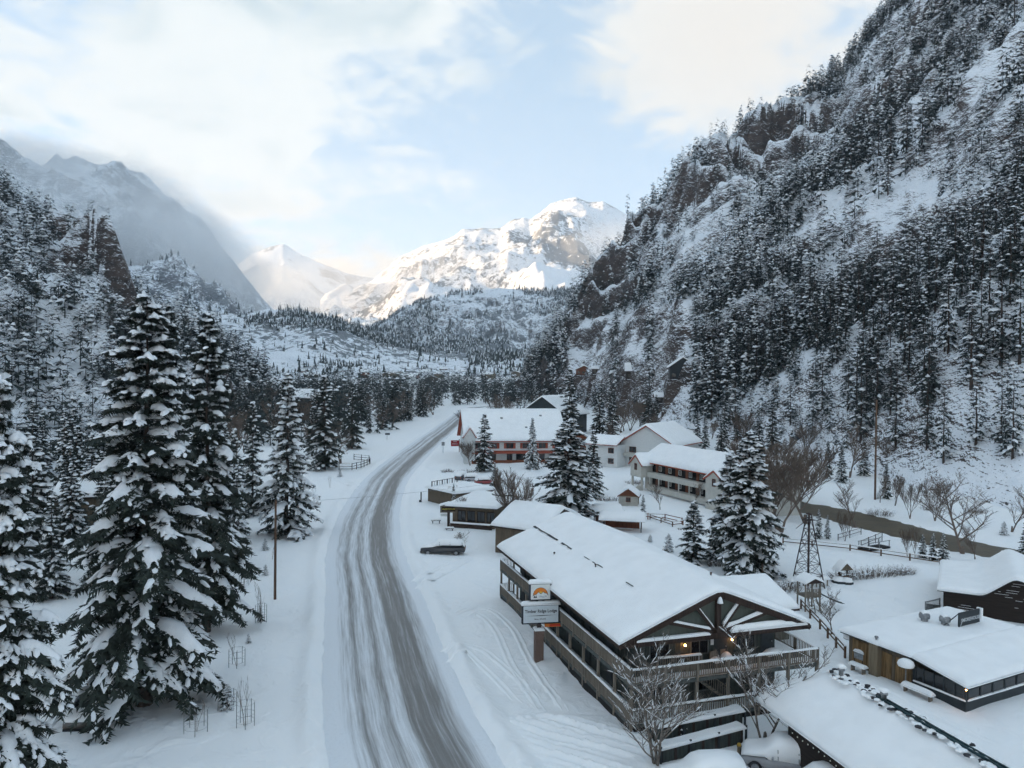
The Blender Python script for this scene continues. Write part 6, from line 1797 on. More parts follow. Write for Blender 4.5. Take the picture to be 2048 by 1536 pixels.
def car(name, label, cat, loc, rz, L=4.8, wd=1.85, h=1.7, paint=(.03, .035, .045), depth=.22, side=.5, pickup=False, bury=0.0):
    """front towards +x; body, glass house, wheels, lamps, mirrors and the snow lying on it"""
    o = tag(empty(name, (float(loc[0]), float(loc[1]), float(loc[2]) - bury), rz), label, cat)
    pm = mat(name + '_paint', paint, .35, .15, 2, coat=.6, spec=.5)
    w = wd / 2; f = L / 2
    hood = h * .58; belt = h * .60
    loft([(-f, w * .82, .42, belt * .92), (-f + .12, w * .95, .32, belt), (-f * .3, w, .28, belt), (f * .25, w, .28, belt), (f * .38, w * .98, .28, hood), (f * .86, w * .93, .32, hood * .92), (f * .985, w * .80, .38, hood * .78)], 16, b=(bd := MB())); body = bd.build('body', pm, o)
    if pickup: st = [(-.05 * L, w * .86, belt - .1, h - .18), (-.02 * L, w * .86, belt - .1, h - .03), (.10 * L, w * .86, belt - .1, h), (.17 * L, w * .84, belt - .1, h - .06), (.29 * L, w * .90, belt - .14, belt + .02)]
    else: st = [(-f + .08, w * .88, belt - .12, belt + .05), (-f + .32, w * .85, belt - .1, h - .08), (-f * .5, w * .86, belt - .1, h), (f * .05, w * .86, belt - .1, h), (f * .16, w * .85, belt - .1, h - .05), (f * .40, w * .90, belt - .14, belt + .02)]
    bd = MB(); loft(st, 14, b=bd, expo=5); bd.build('window_glass', M['glass'], o)
    for sy in (-1, 1):
        for x in ((-f + .3, -f * .35, f * .12) if not pickup else (-.04 * L, .13 * L)):
            bd = MB(); bd.bar((x, sy * w * .87, belt - .05), (x + .02, sy * w * .85, h - .1), .1, .05); bd.build('pillar', pm, o)
        for x in (-f * .62, f * .64):
            bd = MB(); bd.lathe([(.001, -.11), (.30, -.11), (.355, -.07), (.36, .0), (.355, .07), (.30, .11), (.001, .11)], 16); wh = bd.build('wheel', M['rubber'], o); wh.location = (x, sy * (w - .1), .34); wh.rotation_euler = (math.pi / 2, 0, 0)
            bd = MB(); bd.lathe([(.001, .115), (.2, .115), (.22, .118), (.22, .10)], 12); rm = bd.build('rim', M['metal'], wh)
            if sy > 0: rm.rotation_euler = (math.pi, 0, 0)
        bd = MB(); bd.box(f * .93, f * .97, sy * w * .6 - .14, sy * w * .6 + .14, hood * .62, hood * .78); bd.build('headlight', M['metal'], o)
        bd = MB(); bd.box(-f - .02, -f + .04, sy * w * .68 - .08, sy * w * .68 + .08, belt * .6, belt * .9); bd.build('tail_light', M['red'], o)
        bd = MB(); bd.box(f * .22, f * .27, sy * (w + .14) - .1, sy * (w + .14) + .1, belt - .02, belt + .16); bd.build('mirror', pm, o)
    bd = MB(); bd.box(f * .93, f * 1.0, -w * .78, w * .78, .3, .46); bd.build('bumper', M['rubber'], o)
    # snow: roof and windscreen slope, bonnet, partly down the flanks
    top = [(-f + .02, w * .80, belt, belt + .12 + depth * .4), (-f + .22, w * .89, h - side, h + depth * .6), (-f * .5, w * .92, h - side, h + depth), (f * .0, w * .92, h - side, h + depth), (f * .2, w * .92, h - side - .1, h + depth * .75), (f * .42, w * .96, belt - .06, belt + depth * .9),
           (f * .6, w * .95, hood - .08, hood + depth * .75), (f * .86, w * .90, hood - .12, hood * .94 + depth * .6), (f * .97, w * .74, hood * .8, hood * .84 + depth * .3)]
    if pickup: top = [(-f + .02, w * .9, belt - .12, belt + .05), (-f + .2, w * .9, belt - .1, belt + depth), (-.12 * L, w * .9, belt - .1, belt + depth), (-.07 * L, w * .9, belt, h + depth * .3), (-.02 * L, w * .9, h - side, h + depth)] + top[3:]
    bd = MB(); loft(top, 14, b=bd, expo=3.2); bd.build('snow_cover', M['snow'], o)
    return o


p = at(886, 1106); car('parked_suv', 'dark SUV under snow parked nose-left on the open snow beside the road', 'car', p, math.pi - .02, 5.5, 1.95, 1.75, (.018, .02, .026), .2, .66, bury=.12)
p = at(150, 1462); car('parked_pickup', 'pickup truck blanketed in snow under the big left spruce', 'truck', (p[0], p[1] + 2.2, 0), -1.45, 5.4, 1.95, 1.75, (.07, .06, .05), .22, .3, pickup=True, bury=.1)
p = at(1600, 1545, 0); car('snowed_in_car', 'car buried in deep rounded snow beside the bottom right roof', 'car', (p[0] - .6, p[1] + .9, -.1), math.pi - .35, 4.7, 1.95, 1.6, (.30, .30, .31), .48, 1.15, bury=.25)
p = at(1405, 1580, 0); car('snowed_in_car', 'car roof under smooth deep snow cut by the bottom edge', 'car', (p[0], p[1], -.1), math.pi + .1, 4.6, 1.9, 1.6, (.08, .09, .10), .45, 1.1)
p = at(1640, 1590, 0); car('snowed_in_car', 'snow-buried car bonnet at the bottom edge right of the others', 'car', (p[0], p[1] - .5, -.1), math.pi - .2, 4.6, 1.9, 1.55, (.06, .06, .07), .42, 1.05)
for px, py, rz, lab, cl in ((126, 1072, .3, 'snowed-in car at the brown house on the left edge', (.05, .05, .06)), (88, 1190, .5, 'dark car glimpsed between the left foreground spruces', (.04, .04, .05)), (950, 962, .2, 'white-buried car in front of the red-trimmed motel', (.4, .4, .42)),
                            (925, 958, 1.2, 'snowed-in car at the roadside end of the motel lot', (.05, .05, .055)), (1012, 826, .1, 'snow-covered car parked by the charcoal building', (.3, .31, .33)), (972, 968, .4, 'red car under snow at the motel shrubs', (.28, .03, .03))):
    p = at(px, py); car('snowed_in_car', lab, 'car', p, rz, 4.5, 1.85, 1.6, cl, .28, .62, bury=.15)

# ------------------------------------------------------------------ utility poles and wires
def upole(px, pb, pt, lab, arms=True, r=.13):
    p = at(px, pb); h_ = top_h(p, pt)
    o = tag(empty('utility_pole', p), lab, 'pole')
    b = MB(); b.tube([(0, 0, -.5), (0, 0, h_)], [r, r * .75], 8); b.build('shaft', M['pole'], o)
    if arms:
        b = MB(); b.bar((-.7, 0, h_ - .6), (.7, 0, h_ - .6), .09, .11); b.build('crossarm', M['pole'], o)
        for x in (-.6, 0, .6): b = MB(); b.lathe([(.05, 0), (.06, .1), (.03, .16), (.001, .17)], 6, (x, 0, h_ - .54)); b.build('insulator', M['metal'], o)
    return o, np.array([p[0], p[1], p[2] + h_])
pA, tA = upole(550, 1197, 1000, 'brown wooden utility pole standing in front of the tiered spruce', False, .14)
pB, tB = upole(1750, 1000, 800, 'tall bare utility pole across the river at the slope foot', False, .2)
pC, tC = upole(1524, 1160, 1075, 'thin wooden pole in front of the big clumped spruce', False, .08)
for (a, b_, sag, lab) in ((tA - (0, 0, .3), at(1230, 1000) + (0, 0, 7), 1.0, 'thin overhead wire crossing the road from the brown pole'), (tA - (0, 0, .5), np.array([-60, 20, 9]), .8, 'thin overhead wire running left from the brown pole')):
    w2 = MB(); a, b_ = np.array(a), np.array(b_)
    w2.tube([tuple(a + (b_ - a) * t - np.array([0, 0, sag * 4 * t * (1 - t)])) for t in np.linspace(0, 1, 24)], .012, 4); tag(w2.build('overhead_wire', M['metal']), lab, 'wire')

# ------------------------------------------------------------------ fences
def rail_fence(name, label, pts, h=1.1, spacing=2.6, rails=2, m='pole', snow=True, mesh=False, r=.055):
    P = [at(*q) for q in pts]
    o = tag(empty(name, P[0]), label, 'fence')
    O = np.array(P[0])
    for a, b_ in zip(P[:-1], P[1:]):
        a, b_ = np.array(a) - O, np.array(b_) - O; L2 = np.hypot(*(b_ - a)[:2]); n_ = max(1, round(L2 / spacing))
        for i in range(n_ + (b_ is not None and np.allclose(b_, np.array(P[-1]) - O))):
            q = a + (b_ - a) * i / n_; k = MB(); k.box(q[0] - r * 1.3, q[0] + r * 1.3, q[1] - r * 1.3, q[1] + r * 1.3, q[2] - .3, q[2] + h); po = k.build('post', M[m], o)
            if snow: k = MB(); k.lathe([(r * 1.9, 0), (r * 1.9, .06), (.001, .12)], 6, (q[0], q[1], q[2] + h)); k.build('snow_cap', M['snow'], po)
        for j in range(rails):
            z_ = h * (.92 - .45 * j); k = MB(); k.bar(a + (0, 0, z_), b_ + (0, 0, z_), r, r * 2); k.build('rail', M[m], o)
        if snow:
            z_ = h * .92 + r; d = Vector(b_ - a)
            sheet((lambda a, b_: lambda u, v: tuple(a + (b_ - a) * u + np.array([0, (v - .5) * .1, z_])))(a, b_), .07, max(5, int(L2 / 1.5)), 3, .06, L2, .1, 2, 1.5).build('rail_snow', M['snow'], o)
        if mesh:
            k = MB()
            for i in range(int(L2 / .28)):
                q = a + (b_ - a) * (i + .5) / int(L2 / .28); k.bar(q + (0, 0, .1), q + (0, 0, h * .9), .014, .014)
            k.build('mesh_wires', M['metal'], o, kind='stuff')
    return o
rail_fence('rail_fence', 'long dark post-and-rail fence crossing the snow beyond the windmill', [(1566, 1090), (1624, 1096), (1700, 1104), (1762, 1114), (1880, 1132)], 1.0, 4.0)
rail_fence('wire_fence', 'wire mesh fence panel near the snowy spruces by the river', [(1676, 1084), (1722, 1070)], 1.1, 3, 2, 'iron', False, True, .03)
rail_fence('wire_fence', 'wire mesh fence panel beside the little footbridge', [(1722, 1100), (1764, 1082)], 1.3, 3, 2, 'iron', False, True, .03)
rail_fence('wire_fence', 'long wire fence on the far river bank', [(1775, 985), (1830, 998), (1905, 1012)], 1.0, 6, 1, 'iron', False, False, .03)
rail_fence('board_fence', 'brown board fence behind the picnic shelter', [(1196, 1022), (1262, 1038), (1330, 1042), (1364, 1050)], 1.1, 3.0, 3, 'redbrown')
rail_fence('garden_fence', 'low rail fence running down the snow from the board fence', [(1300, 1040), (1345, 1055), (1366, 1052)], .9, 3.0, 2)
rail_fence('paddock_fence', 'small curved paddock fence left of the road', [(678, 938), (704, 938), (722, 934), (740, 927), (738, 921), (708, 918)], 1.3, 2.4, 3, 'beam')
rail_fence('log_fence', 'snow-topped log rail fence along the right side of the lodge', [(1602, 1215), (1640, 1255), (1690, 1312)], .8, 2.5, 2)
# picket fences stepping in front of the lodge deck
for q, (pa, pb, zt_, lab) in enumerate((((1300, 1490), (1488, 1452), 1.0, 'upper dark picket fence with snow on top before the lodge deck'), ((1320, 1528), (1490, 1482), .85, 'lower dark picket fence drifted with snow before the lodge deck'))):
    a, b_ = at(*pa, 0), at(*pb, 0); fr = frame(a, b_); o = tag(empty('picket_fence', (a[0], a[1], 0), fr[1]), lab, 'fence'); n_ = int(fr[2] / .2)
    for i in range(n_): k = MB(); k.box(i * .2, i * .2 + .185, -.02 - .01 * (i % 3), .02, -.3, zt_ - .02 * (i % 4)); k.build('picket', M['green'] if i % 5 else M['beam'], o)
    for i in range(4): k = MB(); x = fr[2] * i / 3; k.box(x - .06, x + .06, -.12, -.035, -.3, zt_ + .15); k.build('post', M['charcoal'], o)
    sheet(lambda u, v: (fr[2] * u, -.15 + .9 * v, zt_ + .01 - .03 * v), .16, 24, 6, .2, fr[2], .9, 3, .8).build('snow', M['snow'], o)
# small footbridge
p = at(1748, 1100); o = tag(empty('footbridge', p, .5), 'little dark footbridge among bare stems near the river', 'bridge')
b = MB(); b.box(-2.2, 2.2, -.8, .8, .2, .4); b.build('deck', M['dark'], o)
for sy in (-1, 1):
    b = MB(); b.bar((-2.2, sy * .75, 1.2), (2.2, sy * .75, 1.2), .07); b.build('handrail', M['metal'], o)
    for x in (-2, 0, 2): b = MB(); b.box(x - .04, x + .04, sy * .75 - .04, sy * .75 + .04, .3, 1.2); b.build('post', M['metal'], o)

# ------------------------------------------------------------------ windmill tower, play tower, wishing well
p = at(1616, 1172); H_ = top_h(p, 1030)
o = tag(empty('windmill_tower', p, .4), 'tall rusty lattice windmill tower standing in the garden', 'tower')
hw = 1.15
def leg_at(s, z): f = 1 - .86 * z / H_; return Vector((s[0] * hw * f, s[1] * hw * f, z))
cs = ((-1, -1), (1, -1), (1, 1), (-1, 1))
for s in cs: b = MB(); b.bar(leg_at(s, -.2), leg_at(s, H_), .085); b.build('leg', M['iron'], o)
for k in range(6):
    z0, z1 = H_ * k / 6.2, H_ * (k + 1) / 6.2
    b = MB()
    for i in range(4):
        a, c = cs[i], cs[(i + 1) % 4]
        b.bar(leg_at(a, z1), leg_at(c, z1), .05); b.bar(leg_at(a, z0), leg_at(c, z1), .03); b.bar(leg_at(c, z0), leg_at(a, z1), .03)
    b.build('bracing', M['iron'], o)
for x in (-.08, .1): b = MB(); b.tube([(x, 0, 0), (x, 0, H_ + .1)], .045, 6); b.build('pump_rod', M['iron'], o)
b = MB(); b.box(-.55, .55, -.4, .4, H_ - .55, H_ - .48); b.build('platform', M['iron'], o)
b = MB(); b.tube([(0, -.3, H_ + .1), (0, .35, H_ + .1)], .1, 8); b.lathe([(.12, H_ - .1), (.12, H_ + .2), (.001, H_ + .28)], 8); b.build('gear_head', M['iron'], o)
b = MB(); b.bar((-.75, -.1, H_ - .3), (.7, .1, H_ - .25), .05); b.bar((-.1, .0, H_ - .4), (-1.5, .3, H_ - 1.4), .05); b.build('vane_arm', M['iron'], o)
p = at(1617, 1216)
o = tag(empty('play_tower', p, .25), 'wooden play tower with small snowy roof, ladder and slide', 'playground')
ZT = top_h(p, 1150)
for sx in (-.85, .75):
    for sy in (-.6, .6): b = MB(); b.box(sx, sx + .11, sy - .05, sy + .06, -.3, ZT - .45); b.build('post', M['deck'], o)
zf = ZT * .42
b = MB(); b.box(-.9, .9, -.7, .7, zf - .1, zf); b.build('floor', M['deck'], o)
for i in range(9): b = MB(); b.box(-.9 + i * .2, -.76 + i * .2, -.73, -.70, zf - .15, zf + .7); b.build('slat', M['deck'], o)
for sx in (0, 1): b = MB(); b.prism([(-1.0, ZT - .6), (1.05, ZT - .6), (.02, ZT - .1)], 'y', -.9, .9); 
b.build('roof', M['beam'], o)
sheet(lambda u, v: (-1.05 + 2.15 * u, -.95 + 1.9 * v, ZT - .07 - abs(u - .5) * .98), .2, 9, 9, .25, 2.15, 1.9, 4).build('roof_snow', M['snow'], o)
for x in (-.6, -.1): b = MB(); b.bar((x, -1.2, -.2), (x, -.75, zf), .06); b.build('ladder_rail', M['deck'], o)
for k in range(5): b = MB(); t = (k + .6) / 5.2; b.bar((-.6, -1.2 + .45 * t, -.2 + (zf + .2) * t), (-.1, -1.2 + .45 * t, -.2 + (zf + .2) * t), .05); b.build('rung', M['deck'], o)
b = MB(); b.grid(lambda u, v: (.9 + 3.0 * u, -.25 + .5 * v, zf * (1 - u) ** 1.25 + .12 + .14 * abs(v - .5) * 2), 10, 5); b.build('slide', M['charcoal'], o)
b = MB(); b.grid(lambda u, v: (.95 + 2.9 * u, -.2 + .4 * v, zf * (1 - u) ** 1.25 + .2), 10, 5); b.build('slide_snow', M['snow'], o)
for s_, z_ in ((.85, .5), (-1.2, .3)): b = MB(); b.bar((.6, s_, -.2), (.2, s_ * .6, zf), .07); b.build('brace', M['deck'], o)
for px, py, lab in ((1592, 1172, 'snow-heaped picnic table left of the play tower'), (1640, 1170, 'snow-heaped picnic table right of the play tower')):
    p = at(px, py); o = tag(empty('picnic_table', p, .3), lab, 'table')
    b = MB(); b.box(-.9, .9, -.4, .4, .6, .67); b.build('table_top', M['deck'], o)
    for sx in (-.7, .7):
        for sy in (-.3, .3): b = MB(); b.box(sx - .05, sx + .05, sy - .05, sy + .05, -.2, .6); b.build('leg', M['deck'], o)
    sheet(lambda u, v: (-1 + 2 * u, -.5 + v, .68), .28, 10, 8, .3, 2, 1, 4).build('snow', M['snow'], o)
p = at(1686, 1160); o = tag(empty('wishing_well', p, .2), 'small wishing well with a peaked snowy roof near the hedge', 'wishing well')
for sx in (-.5, .5): b = MB(); b.box(sx - .07, sx + .07, -.07, .07, -.2, 1.3); b.build('post', M['beam'], o)
b = MB(); b.lathe([(.65, -.2), (.65, .55), (.5, .56), (.5, .3)], 12); b.build('well_ring', M['brick'], o)
b = MB(); b.prism([(-.85, 1.2), (.85, 1.2), (0, 2.0)], 'y', -.6, .6); b.build('roof', M['tan2'], o)
sheet(lambda u, v: (-.95 + 1.9 * u, -.68 + 1.36 * v, 2.05 - abs(u - .5) * 1.8), .22, 9, 8, .25, 1.9, 1.36, 5).build('roof_snow', M['snow'], o)
for px, py, s_, lab in ((1678, 1164, .8, 'snow-covered boulder left of the wishing well'), (1694, 1166, .7, 'dark boulder capped with snow right of the wishing well')):
    p = at(px, py); b = MB(); b.lathe([(s_, -.2), (s_ * .95, .15), (s_ * .6, .4), (.001, .5)], 9); o = tag(empty('boulder', p), lab, 'boulder'); b.build('rock', M['charcoal'], o)
    b = MB(); b.lathe([(s_ * .9, .2), (s_ * .72, .5), (.001, .62)], 9); b.build('snow', M['snow'], o)

# ------------------------------------------------------------------ hedge and shrubs
def shrub(name, label, p, w_, d_, h_, n_, seed, rz=0.0, m='twig', cat='shrub', snow=.3, group=None):
    g = random.Random(seed); o = tag(empty(name, p, rz), label, cat, group); b = MB(); s_ = MB()
    for i in range(n_):
        x, y = g.uniform(-w_, w_), g.uniform(-d_, d_); hh = h_ * g.uniform(.5, 1.1) * (1 - .35 * (x / w_) ** 2)
        e = Vector((x + g.gauss(0, .3) * h_, y + g.gauss(0, .3) * h_, hh)); a = Vector((x * .85, y * .85, -.1)); t = .022
        b.add([a + Vector((-t, 0, 0)), a + Vector((t, 0, 0)), e], [(0, 1, 2)]); b.add([a + Vector((0, -t, 0)), a + Vector((0, t, 0)), e], [(0, 1, 2)])
        for q in range(3):
            c = a.lerp(e, g.uniform(.4, .9)); f = c + Vector((g.gauss(0, .2), g.gauss(0, .2), g.uniform(.05, .3))) * h_ * .6; b.add([c + Vector((-t * .7, 0, 0)), c + Vector((t * .7, 0, 0)), f], [(0, 1, 2)])
        if g.random() < snow: r_ = g.uniform(.06, .14) * h_ ** .5; s_.lathe([(r_, 0), (r_ * .7, r_ * .5), (.001, r_ * .7)], 5, (e.x, e.y, e.z * .85))
    b.build('twigs', M[m], o, kind='stuff')
    if s_.v: s_.build('snow', M['tree_snow'], o, kind='stuff')
    return o
a, b_ = at(1648, 1162), at(1832, 1148); mid = (a + b_) / 2
shrub('hedge', 'long frosted leafless hedge behind the wishing well', mid, float(np.hypot(*(b_ - a)[:2])) / 2, .9, 1.3, 520, 3, math.atan2(b_[1] - a[1], b_[0] - a[0]), cat='hedge', snow=.35)
for i, (px, py, w_, h_, lab) in enumerate(((1570, 1180, 1.6, 1.0, 'low frosted shrub left of the play tower'), (895, 945, 1.5, 1.0, 'snowy shrubs at the motel lot corner nearest the road'), (935, 950, 2.0, 1.4, 'frosted shrub clump beside the motel end'), (1345, 1470, .8, .7, 'snow-tufted shrub at the foot of the forked bare tree'),
                                         (1860, 1020, 1.5, 1.5, 'bare shrub on the far river bank'), (1760, 1030, 2.0, 1.2, 'frosted shrubs along the upper river bank'), (1955, 1025, 1.5, 1.2, 'frosted shrub right of the big cottonwood'), (1180, 1062, 1.2, .9, 'rubble of snowy shrubs below the picnic shelter'),
                                         (1270, 968, 2.0, 1.0, 'snowed shrubs at the motel wing porch'), (1430, 1130, 1.0, .7, 'twiggy shrub below the short dark spruce'), (1215, 1000, 2.4, .7, 'low snowy shrubs on the motel lawn'), (625, 1010, 1.5, .8, 'dry stalks beside the tiered spruce'),
                                         (1900, 975, 3.0, 1.6, 'frosted scrub at the far edge of the river flat'), (1990, 930, 2.5, 1.4, 'frosted scrub on the open slope foot'), (1560, 930, 3.0, 2.0, 'brown scrub between motel wing and slope'), (1480, 900, 3.0, 2.0, 'brown scrub behind the motel wing roof'))):
    shrub('shrub', lab, at(px, py), w_, w_ * .6, h_, int(70 * w_), 40 + i)
# rocks on the open slope foot
gk = random.Random(8)
for px, py in ((1935, 895), (1905, 905), (1990, 905), (1925, 925), (1960, 940), (1870, 935), (1630, 875), (1665, 865), (1600, 880), (1725, 862), (1745, 890), (2010, 920), (1945, 910)):
    p = at(px, py + 45); q = far(px, py, np.hypot(p[0], p[1]) * 1.12)
    s_ = gk.uniform(.8, 1.9); b = MB(); b.lathe([(s_, -1.5), (s_ * gk.uniform(.8, 1.2), .1), (s_ * .7, .5 * s_), (.001, .6 * s_)], 8); o = tag(empty('boulder', (q[0], q[1], max(hill_z(q[0], q[1]) if np.hypot(q[0], q[1]) > 150 else 0, 0)), gk.uniform(0, 6)), 'dark boulder poking from the snow at the foot of the right slope', 'boulder', 'boulders on the right slope foot')
    o.scale = (1.4, .9, 1); b.build('rock', M['charcoal'], o)
    b = MB(); b.lathe([(s_ * .85, .25 * s_), (s_ * .7, .58 * s_), (.001, .8 * s_)], 8); b.build('snow', M['snow'], o)

# ------------------------------------------------------------------ roadside signs and bits
p = at(897, 1052); o = tag(empty('guesthouse_sign', p, .08), 'peaked wooden sign with yellow lettering on a dark post by the restaurant', 'sign')
k = top_h(p, 1003) / 2.9
o.scale = (k, k, k)
b = MB(); b.box(-.16, .16, -.16, .16, -.3, 1.7); b.build('post', M['beam'], o)
b = MB(); b.prism([(-1.0, 1.6), (1.0, 1.6), (1.0, 2.45), (0, 2.7), (-1.0, 2.45)], 'y', -.1, .1); bo = b.build('board', M['deck'], o)
b = MB(); b.box(-.8, .8, -.125, -.101, 1.72, 2.3); b.build('panel', M['beam'], bo)
text_mesh('GUESTHOUSE', .24, mat('yellow_letters', (.62, .50, .08), .6, .2), bo, (0, -.13, 2.02))
sheet(lambda u, v: (-1.15 + 2.3 * u, -.3 + .6 * v, 2.72 - abs(u - .5) * .55), .18, 9, 6, .2, 2.3, .6, 4).build('snow', M['snow'], o)
b = MB(); b.box(-.95, -.15, -.06, .06, 1.15, 1.5); b.build('hanging_board', M['white'], o)
sheet(lambda u, v: (-1.0 + .9 * u, -.15 + .3 * v, 1.505), .12, 6, 4, .1, .9, .3, 2).build('snow', M['snow'], o)
p = at(886, 908); o = tag(empty('road_sign', p), 'small grey rectangular road sign on a thin post at the far roadside', 'sign'); h_ = top_h(p, 884)
b = MB(); b.tube([(0, 0, -.2), (0, 0, h_)], .06, 6); b.build('post', M['metal'], o)
b = MB(); b.box(-.42, .42, -.05, -.01, h_ - 1.0, h_); b.build('plate', M['metal'], o)
p = at(914, 905); o = tag(empty('motel_sign', p, .1), 'red hanging sign board at the motel corner', 'sign'); h_ = top_h(p, 880)
b = MB(); b.box(-1.7, .5, -.12, .12, h_ - 1.7, h_ - .1); bo = b.build('board', mat('red_sign', (.30, .012, .02), .5, .2), o)
b = MB(); b.box(.5, .7, -.1, .1, -.2, h_ + .2); b.build('post', M['redbrown'], o)
for z_, w2 in ((h_ - .55, 1.0), (h_ - 1.15, 1.4)): b = MB(); b.box(-.6 - w2 / 2, -.6 + w2 / 2, -.135, -.121, z_, z_ + .16); b.build('lettering', M['letter'], bo)
p = at(774, 880); o = tag(empty('bus_sign', p), 'dark sign board on a thin post beside the trees left of the road', 'sign'); h_ = top_h(p, 866)
b = MB(); b.tube([(0, 0, -.2), (0, 0, h_)], .07, 6); b.build('post', M['metal'], o); b = MB(); b.box(-.6, .9, -.05, .05, h_ - .6, h_); b.build('plate', M['charcoal'], o)
p = at(842, 1006); o = tag(empty('marker_post', p), 'short dark marker post standing alone right of the road', 'post'); h_ = top_h(p, 984)
b = MB(); b.box(-.1, .1, -.1, .1, -.2, h_); b.build('shaft', M['charcoal'], o); b = MB(); b.box(-.32, .1, -.14, .1, -.2, .5); b.build('base', M['charcoal'], o)
p = at(462, 1104); o = tag(empty('mailbox', p, .3), 'dark mailbox half buried in snow left of the utility pole', 'mailbox')
b = MB(); b.box(-.5, .5, -.3, .3, -.2, .5); b.build('box', M['charcoal'], o); b = MB(); b.box(-.35, -.2, -.1, .1, .5, 1.5); b.build('post', M['charcoal'], o); sheet(lambda u, v: (-.15 + .7 * u, -.35 + .7 * v, .505), .25, 6, 6, .25, .7, .7, 3).build('snow', M['snow'], o)
for px, py, L2, lab in ((872, 1046, 1.5, 'low dark bench beside the guesthouse sign, on its left'), (899, 1062, 1.3, 'low dark bench under the guesthouse sign')):
    p = at(px, py); o = tag(empty('bench', p, .1), lab, 'bench'); b = MB(); b.box(-L2 / 2, L2 / 2, -.25, .25, .35, .45); b.build('seat', M['beam'], o)
    for x in (-L2 / 2 + .2, L2 / 2 - .3): b = MB(); b.box(x, x + .12, -.2, .2, -.2, .35); b.build('leg', M['beam'], o)
    sheet(lambda u, v: (-L2 / 2 + L2 * u, -.25 + .5 * v, .455), .14, 8, 5, .15, L2, .5, 3).build('snow', M['snow'], o)
p = at(1478, 1508, 0); o = tag(empty('hydrant', p), 'small yellow-topped hydrant in the snow by the buried cars', 'hydrant')
b = MB(); b.lathe([(.11, -.2), (.11, .42), (.14, .44), (.14, .5)], 10); b.build('barrel', M['tan'], o); b = MB(); b.lathe([(.13, .5), (.1, .62), (.001, .68)], 10); b.build('cap', mat('hydrant_yellow', (.45, .28, .05), .6, .2), o)
# clods and footprints: churned tyre tracks in front of the lodge
c0 = at(1118, 1500, 0); nu, nv = 150, 120
U_, V_ = np.meshgrid(np.linspace(-6.5, 6.5, nu), np.linspace(-5.5, 5.5, nv), indexing='ij')
ca, sa = math.cos(.62), math.sin(.62)
along, across = U_ * ca - V_ * sa, U_ * sa + V_ * ca
zt_ = np.zeros_like(U_)
for k_, (off, cv) in enumerate(((-3.2, .03), (-2.4, .03), (-1.1, .02), (-.3, .02), (.9, .035), (1.7, .035), (2.9, .015), (3.7, .015))):
    dd = across - off - cv * (along + 3) ** 2 * .35; lm = sstep(along, -5.5 + .5 * (k_ % 3), -4.5) * (1 - sstep(along, 3.0 + .6 * (k_ % 4), 4.2 + .6 * (k_ % 4)))
    zt_ += (-.16 * np.exp(-(dd / .19) ** 2) + .10 * np.exp(-((np.abs(dd) - .36) / .14) ** 2) * (1 + 1.2 * fbm(U_ * 3, V_ * 3, 3, k_))) * lm
zt_ += .04 * fbm(U_ * 2.2, V_ * 2.2, 3, 71)
rim_ = np.minimum(1, np.minimum(6.5 - np.abs(U_), 5.5 - np.abs(V_)) / 1.2)
X_, Y_ = c0[0] + U_, c0[1] + V_
rim_ = rim_ * sstep(dist_poly(X_, Y_, ROAD)[0], RHW + 1.6, RHW + 3.0)
Z_ = ground_z(X_, Y_) + (.10 + zt_) * np.clip(rim_, 0, 1) - .14 * (1 - np.clip(rim_ * 1.0, 0, 1))
tag(link('tyre_tracks', mesh_np('tyre_tracks', np.stack([X_, Y_, Z_], -1).reshape(-1, 3), grid_faces(nu, nv), mats=[M['ground']], smooth=True)), 'churned tyre tracks in the snow before the lodge', kind='structure')

def track(label, pts, gauge=1.55, seed=1):
    """a pair of wheel ruts: trodden trench between two low lips of thrown snow"""
    ln, _ = resample([at(*q)[:2] for q in pts], .6)
    tg = np.gradient(ln, axis=0); tg /= np.hypot(tg[:, 0], tg[:, 1])[:, None]; nr = np.stack([tg[:, 1], -tg[:, 0]], 1)
    cx = np.array([-.42, -.27, -.17, -.1, .1, .17, .27, .42]); cz = np.array([-.10, .075, .07, .015, .012, .07, .075, -.10])
    V2, F2 = [], []
    for k, o_ in enumerate((-gauge / 2, gauge / 2)):
        P2 = ln[:, None] + nr[:, None] * (o_ + cx[None, :, None] + .05 * fbm(np.arange(len(ln)) * .3, 0 * ln[:, 0] + k, 2, seed)[:, None, None])
        z2 = ground_z(P2[..., 0], P2[..., 1]).mean(1)[:, None] + .03 + cz[None] * (1 + .9 * fbm(P2[..., 0] * 2, P2[..., 1] * 2, 3, seed + k))
        end = np.minimum(1, np.minimum(np.arange(len(ln)), np.arange(len(ln))[::-1]) / 4.0)[:, None]
        z2 = z2 - .12 * (1 - end)
        F2.append(grid_faces(len(ln), 8) + len(ln) * 8 * k); V2.append(np.dstack([P2, z2[..., None]]).reshape(-1, 3))
    return tag(link('tyre_tracks', mesh_np('tyre_tracks', np.vstack(V2), np.vstack(F2), mats=[M['ground']], smooth=True)), label, kind='structure')
track('wheel ruts leading from the road to the parked SUV', [(800, 1190), (850, 1160), (905, 1130), (940, 1112)], seed=3)
track('wheel ruts along the driveway behind the left foreground spruces', [(40, 1500), (110, 1400), (165, 1310), (205, 1235), (250, 1160)], seed=5)
track('wheel ruts turning off the road towards the paddock', [(735, 985), (700, 968), (650, 958), (600, 960)], seed=7)
track('wheel ruts curving from the road into the lodge front', [(870, 1330), (930, 1300), (985, 1330), (1060, 1400)], seed=9)
track('wheel ruts passing in front of the lodge sign', [(905, 1240), (960, 1225), (1005, 1260), (1045, 1330), (1110, 1420)], seed=11)
track('wheel ruts into the motel lot', [(880, 940), (930, 975), (990, 965), (1080, 960), (1170, 975)], seed=13)
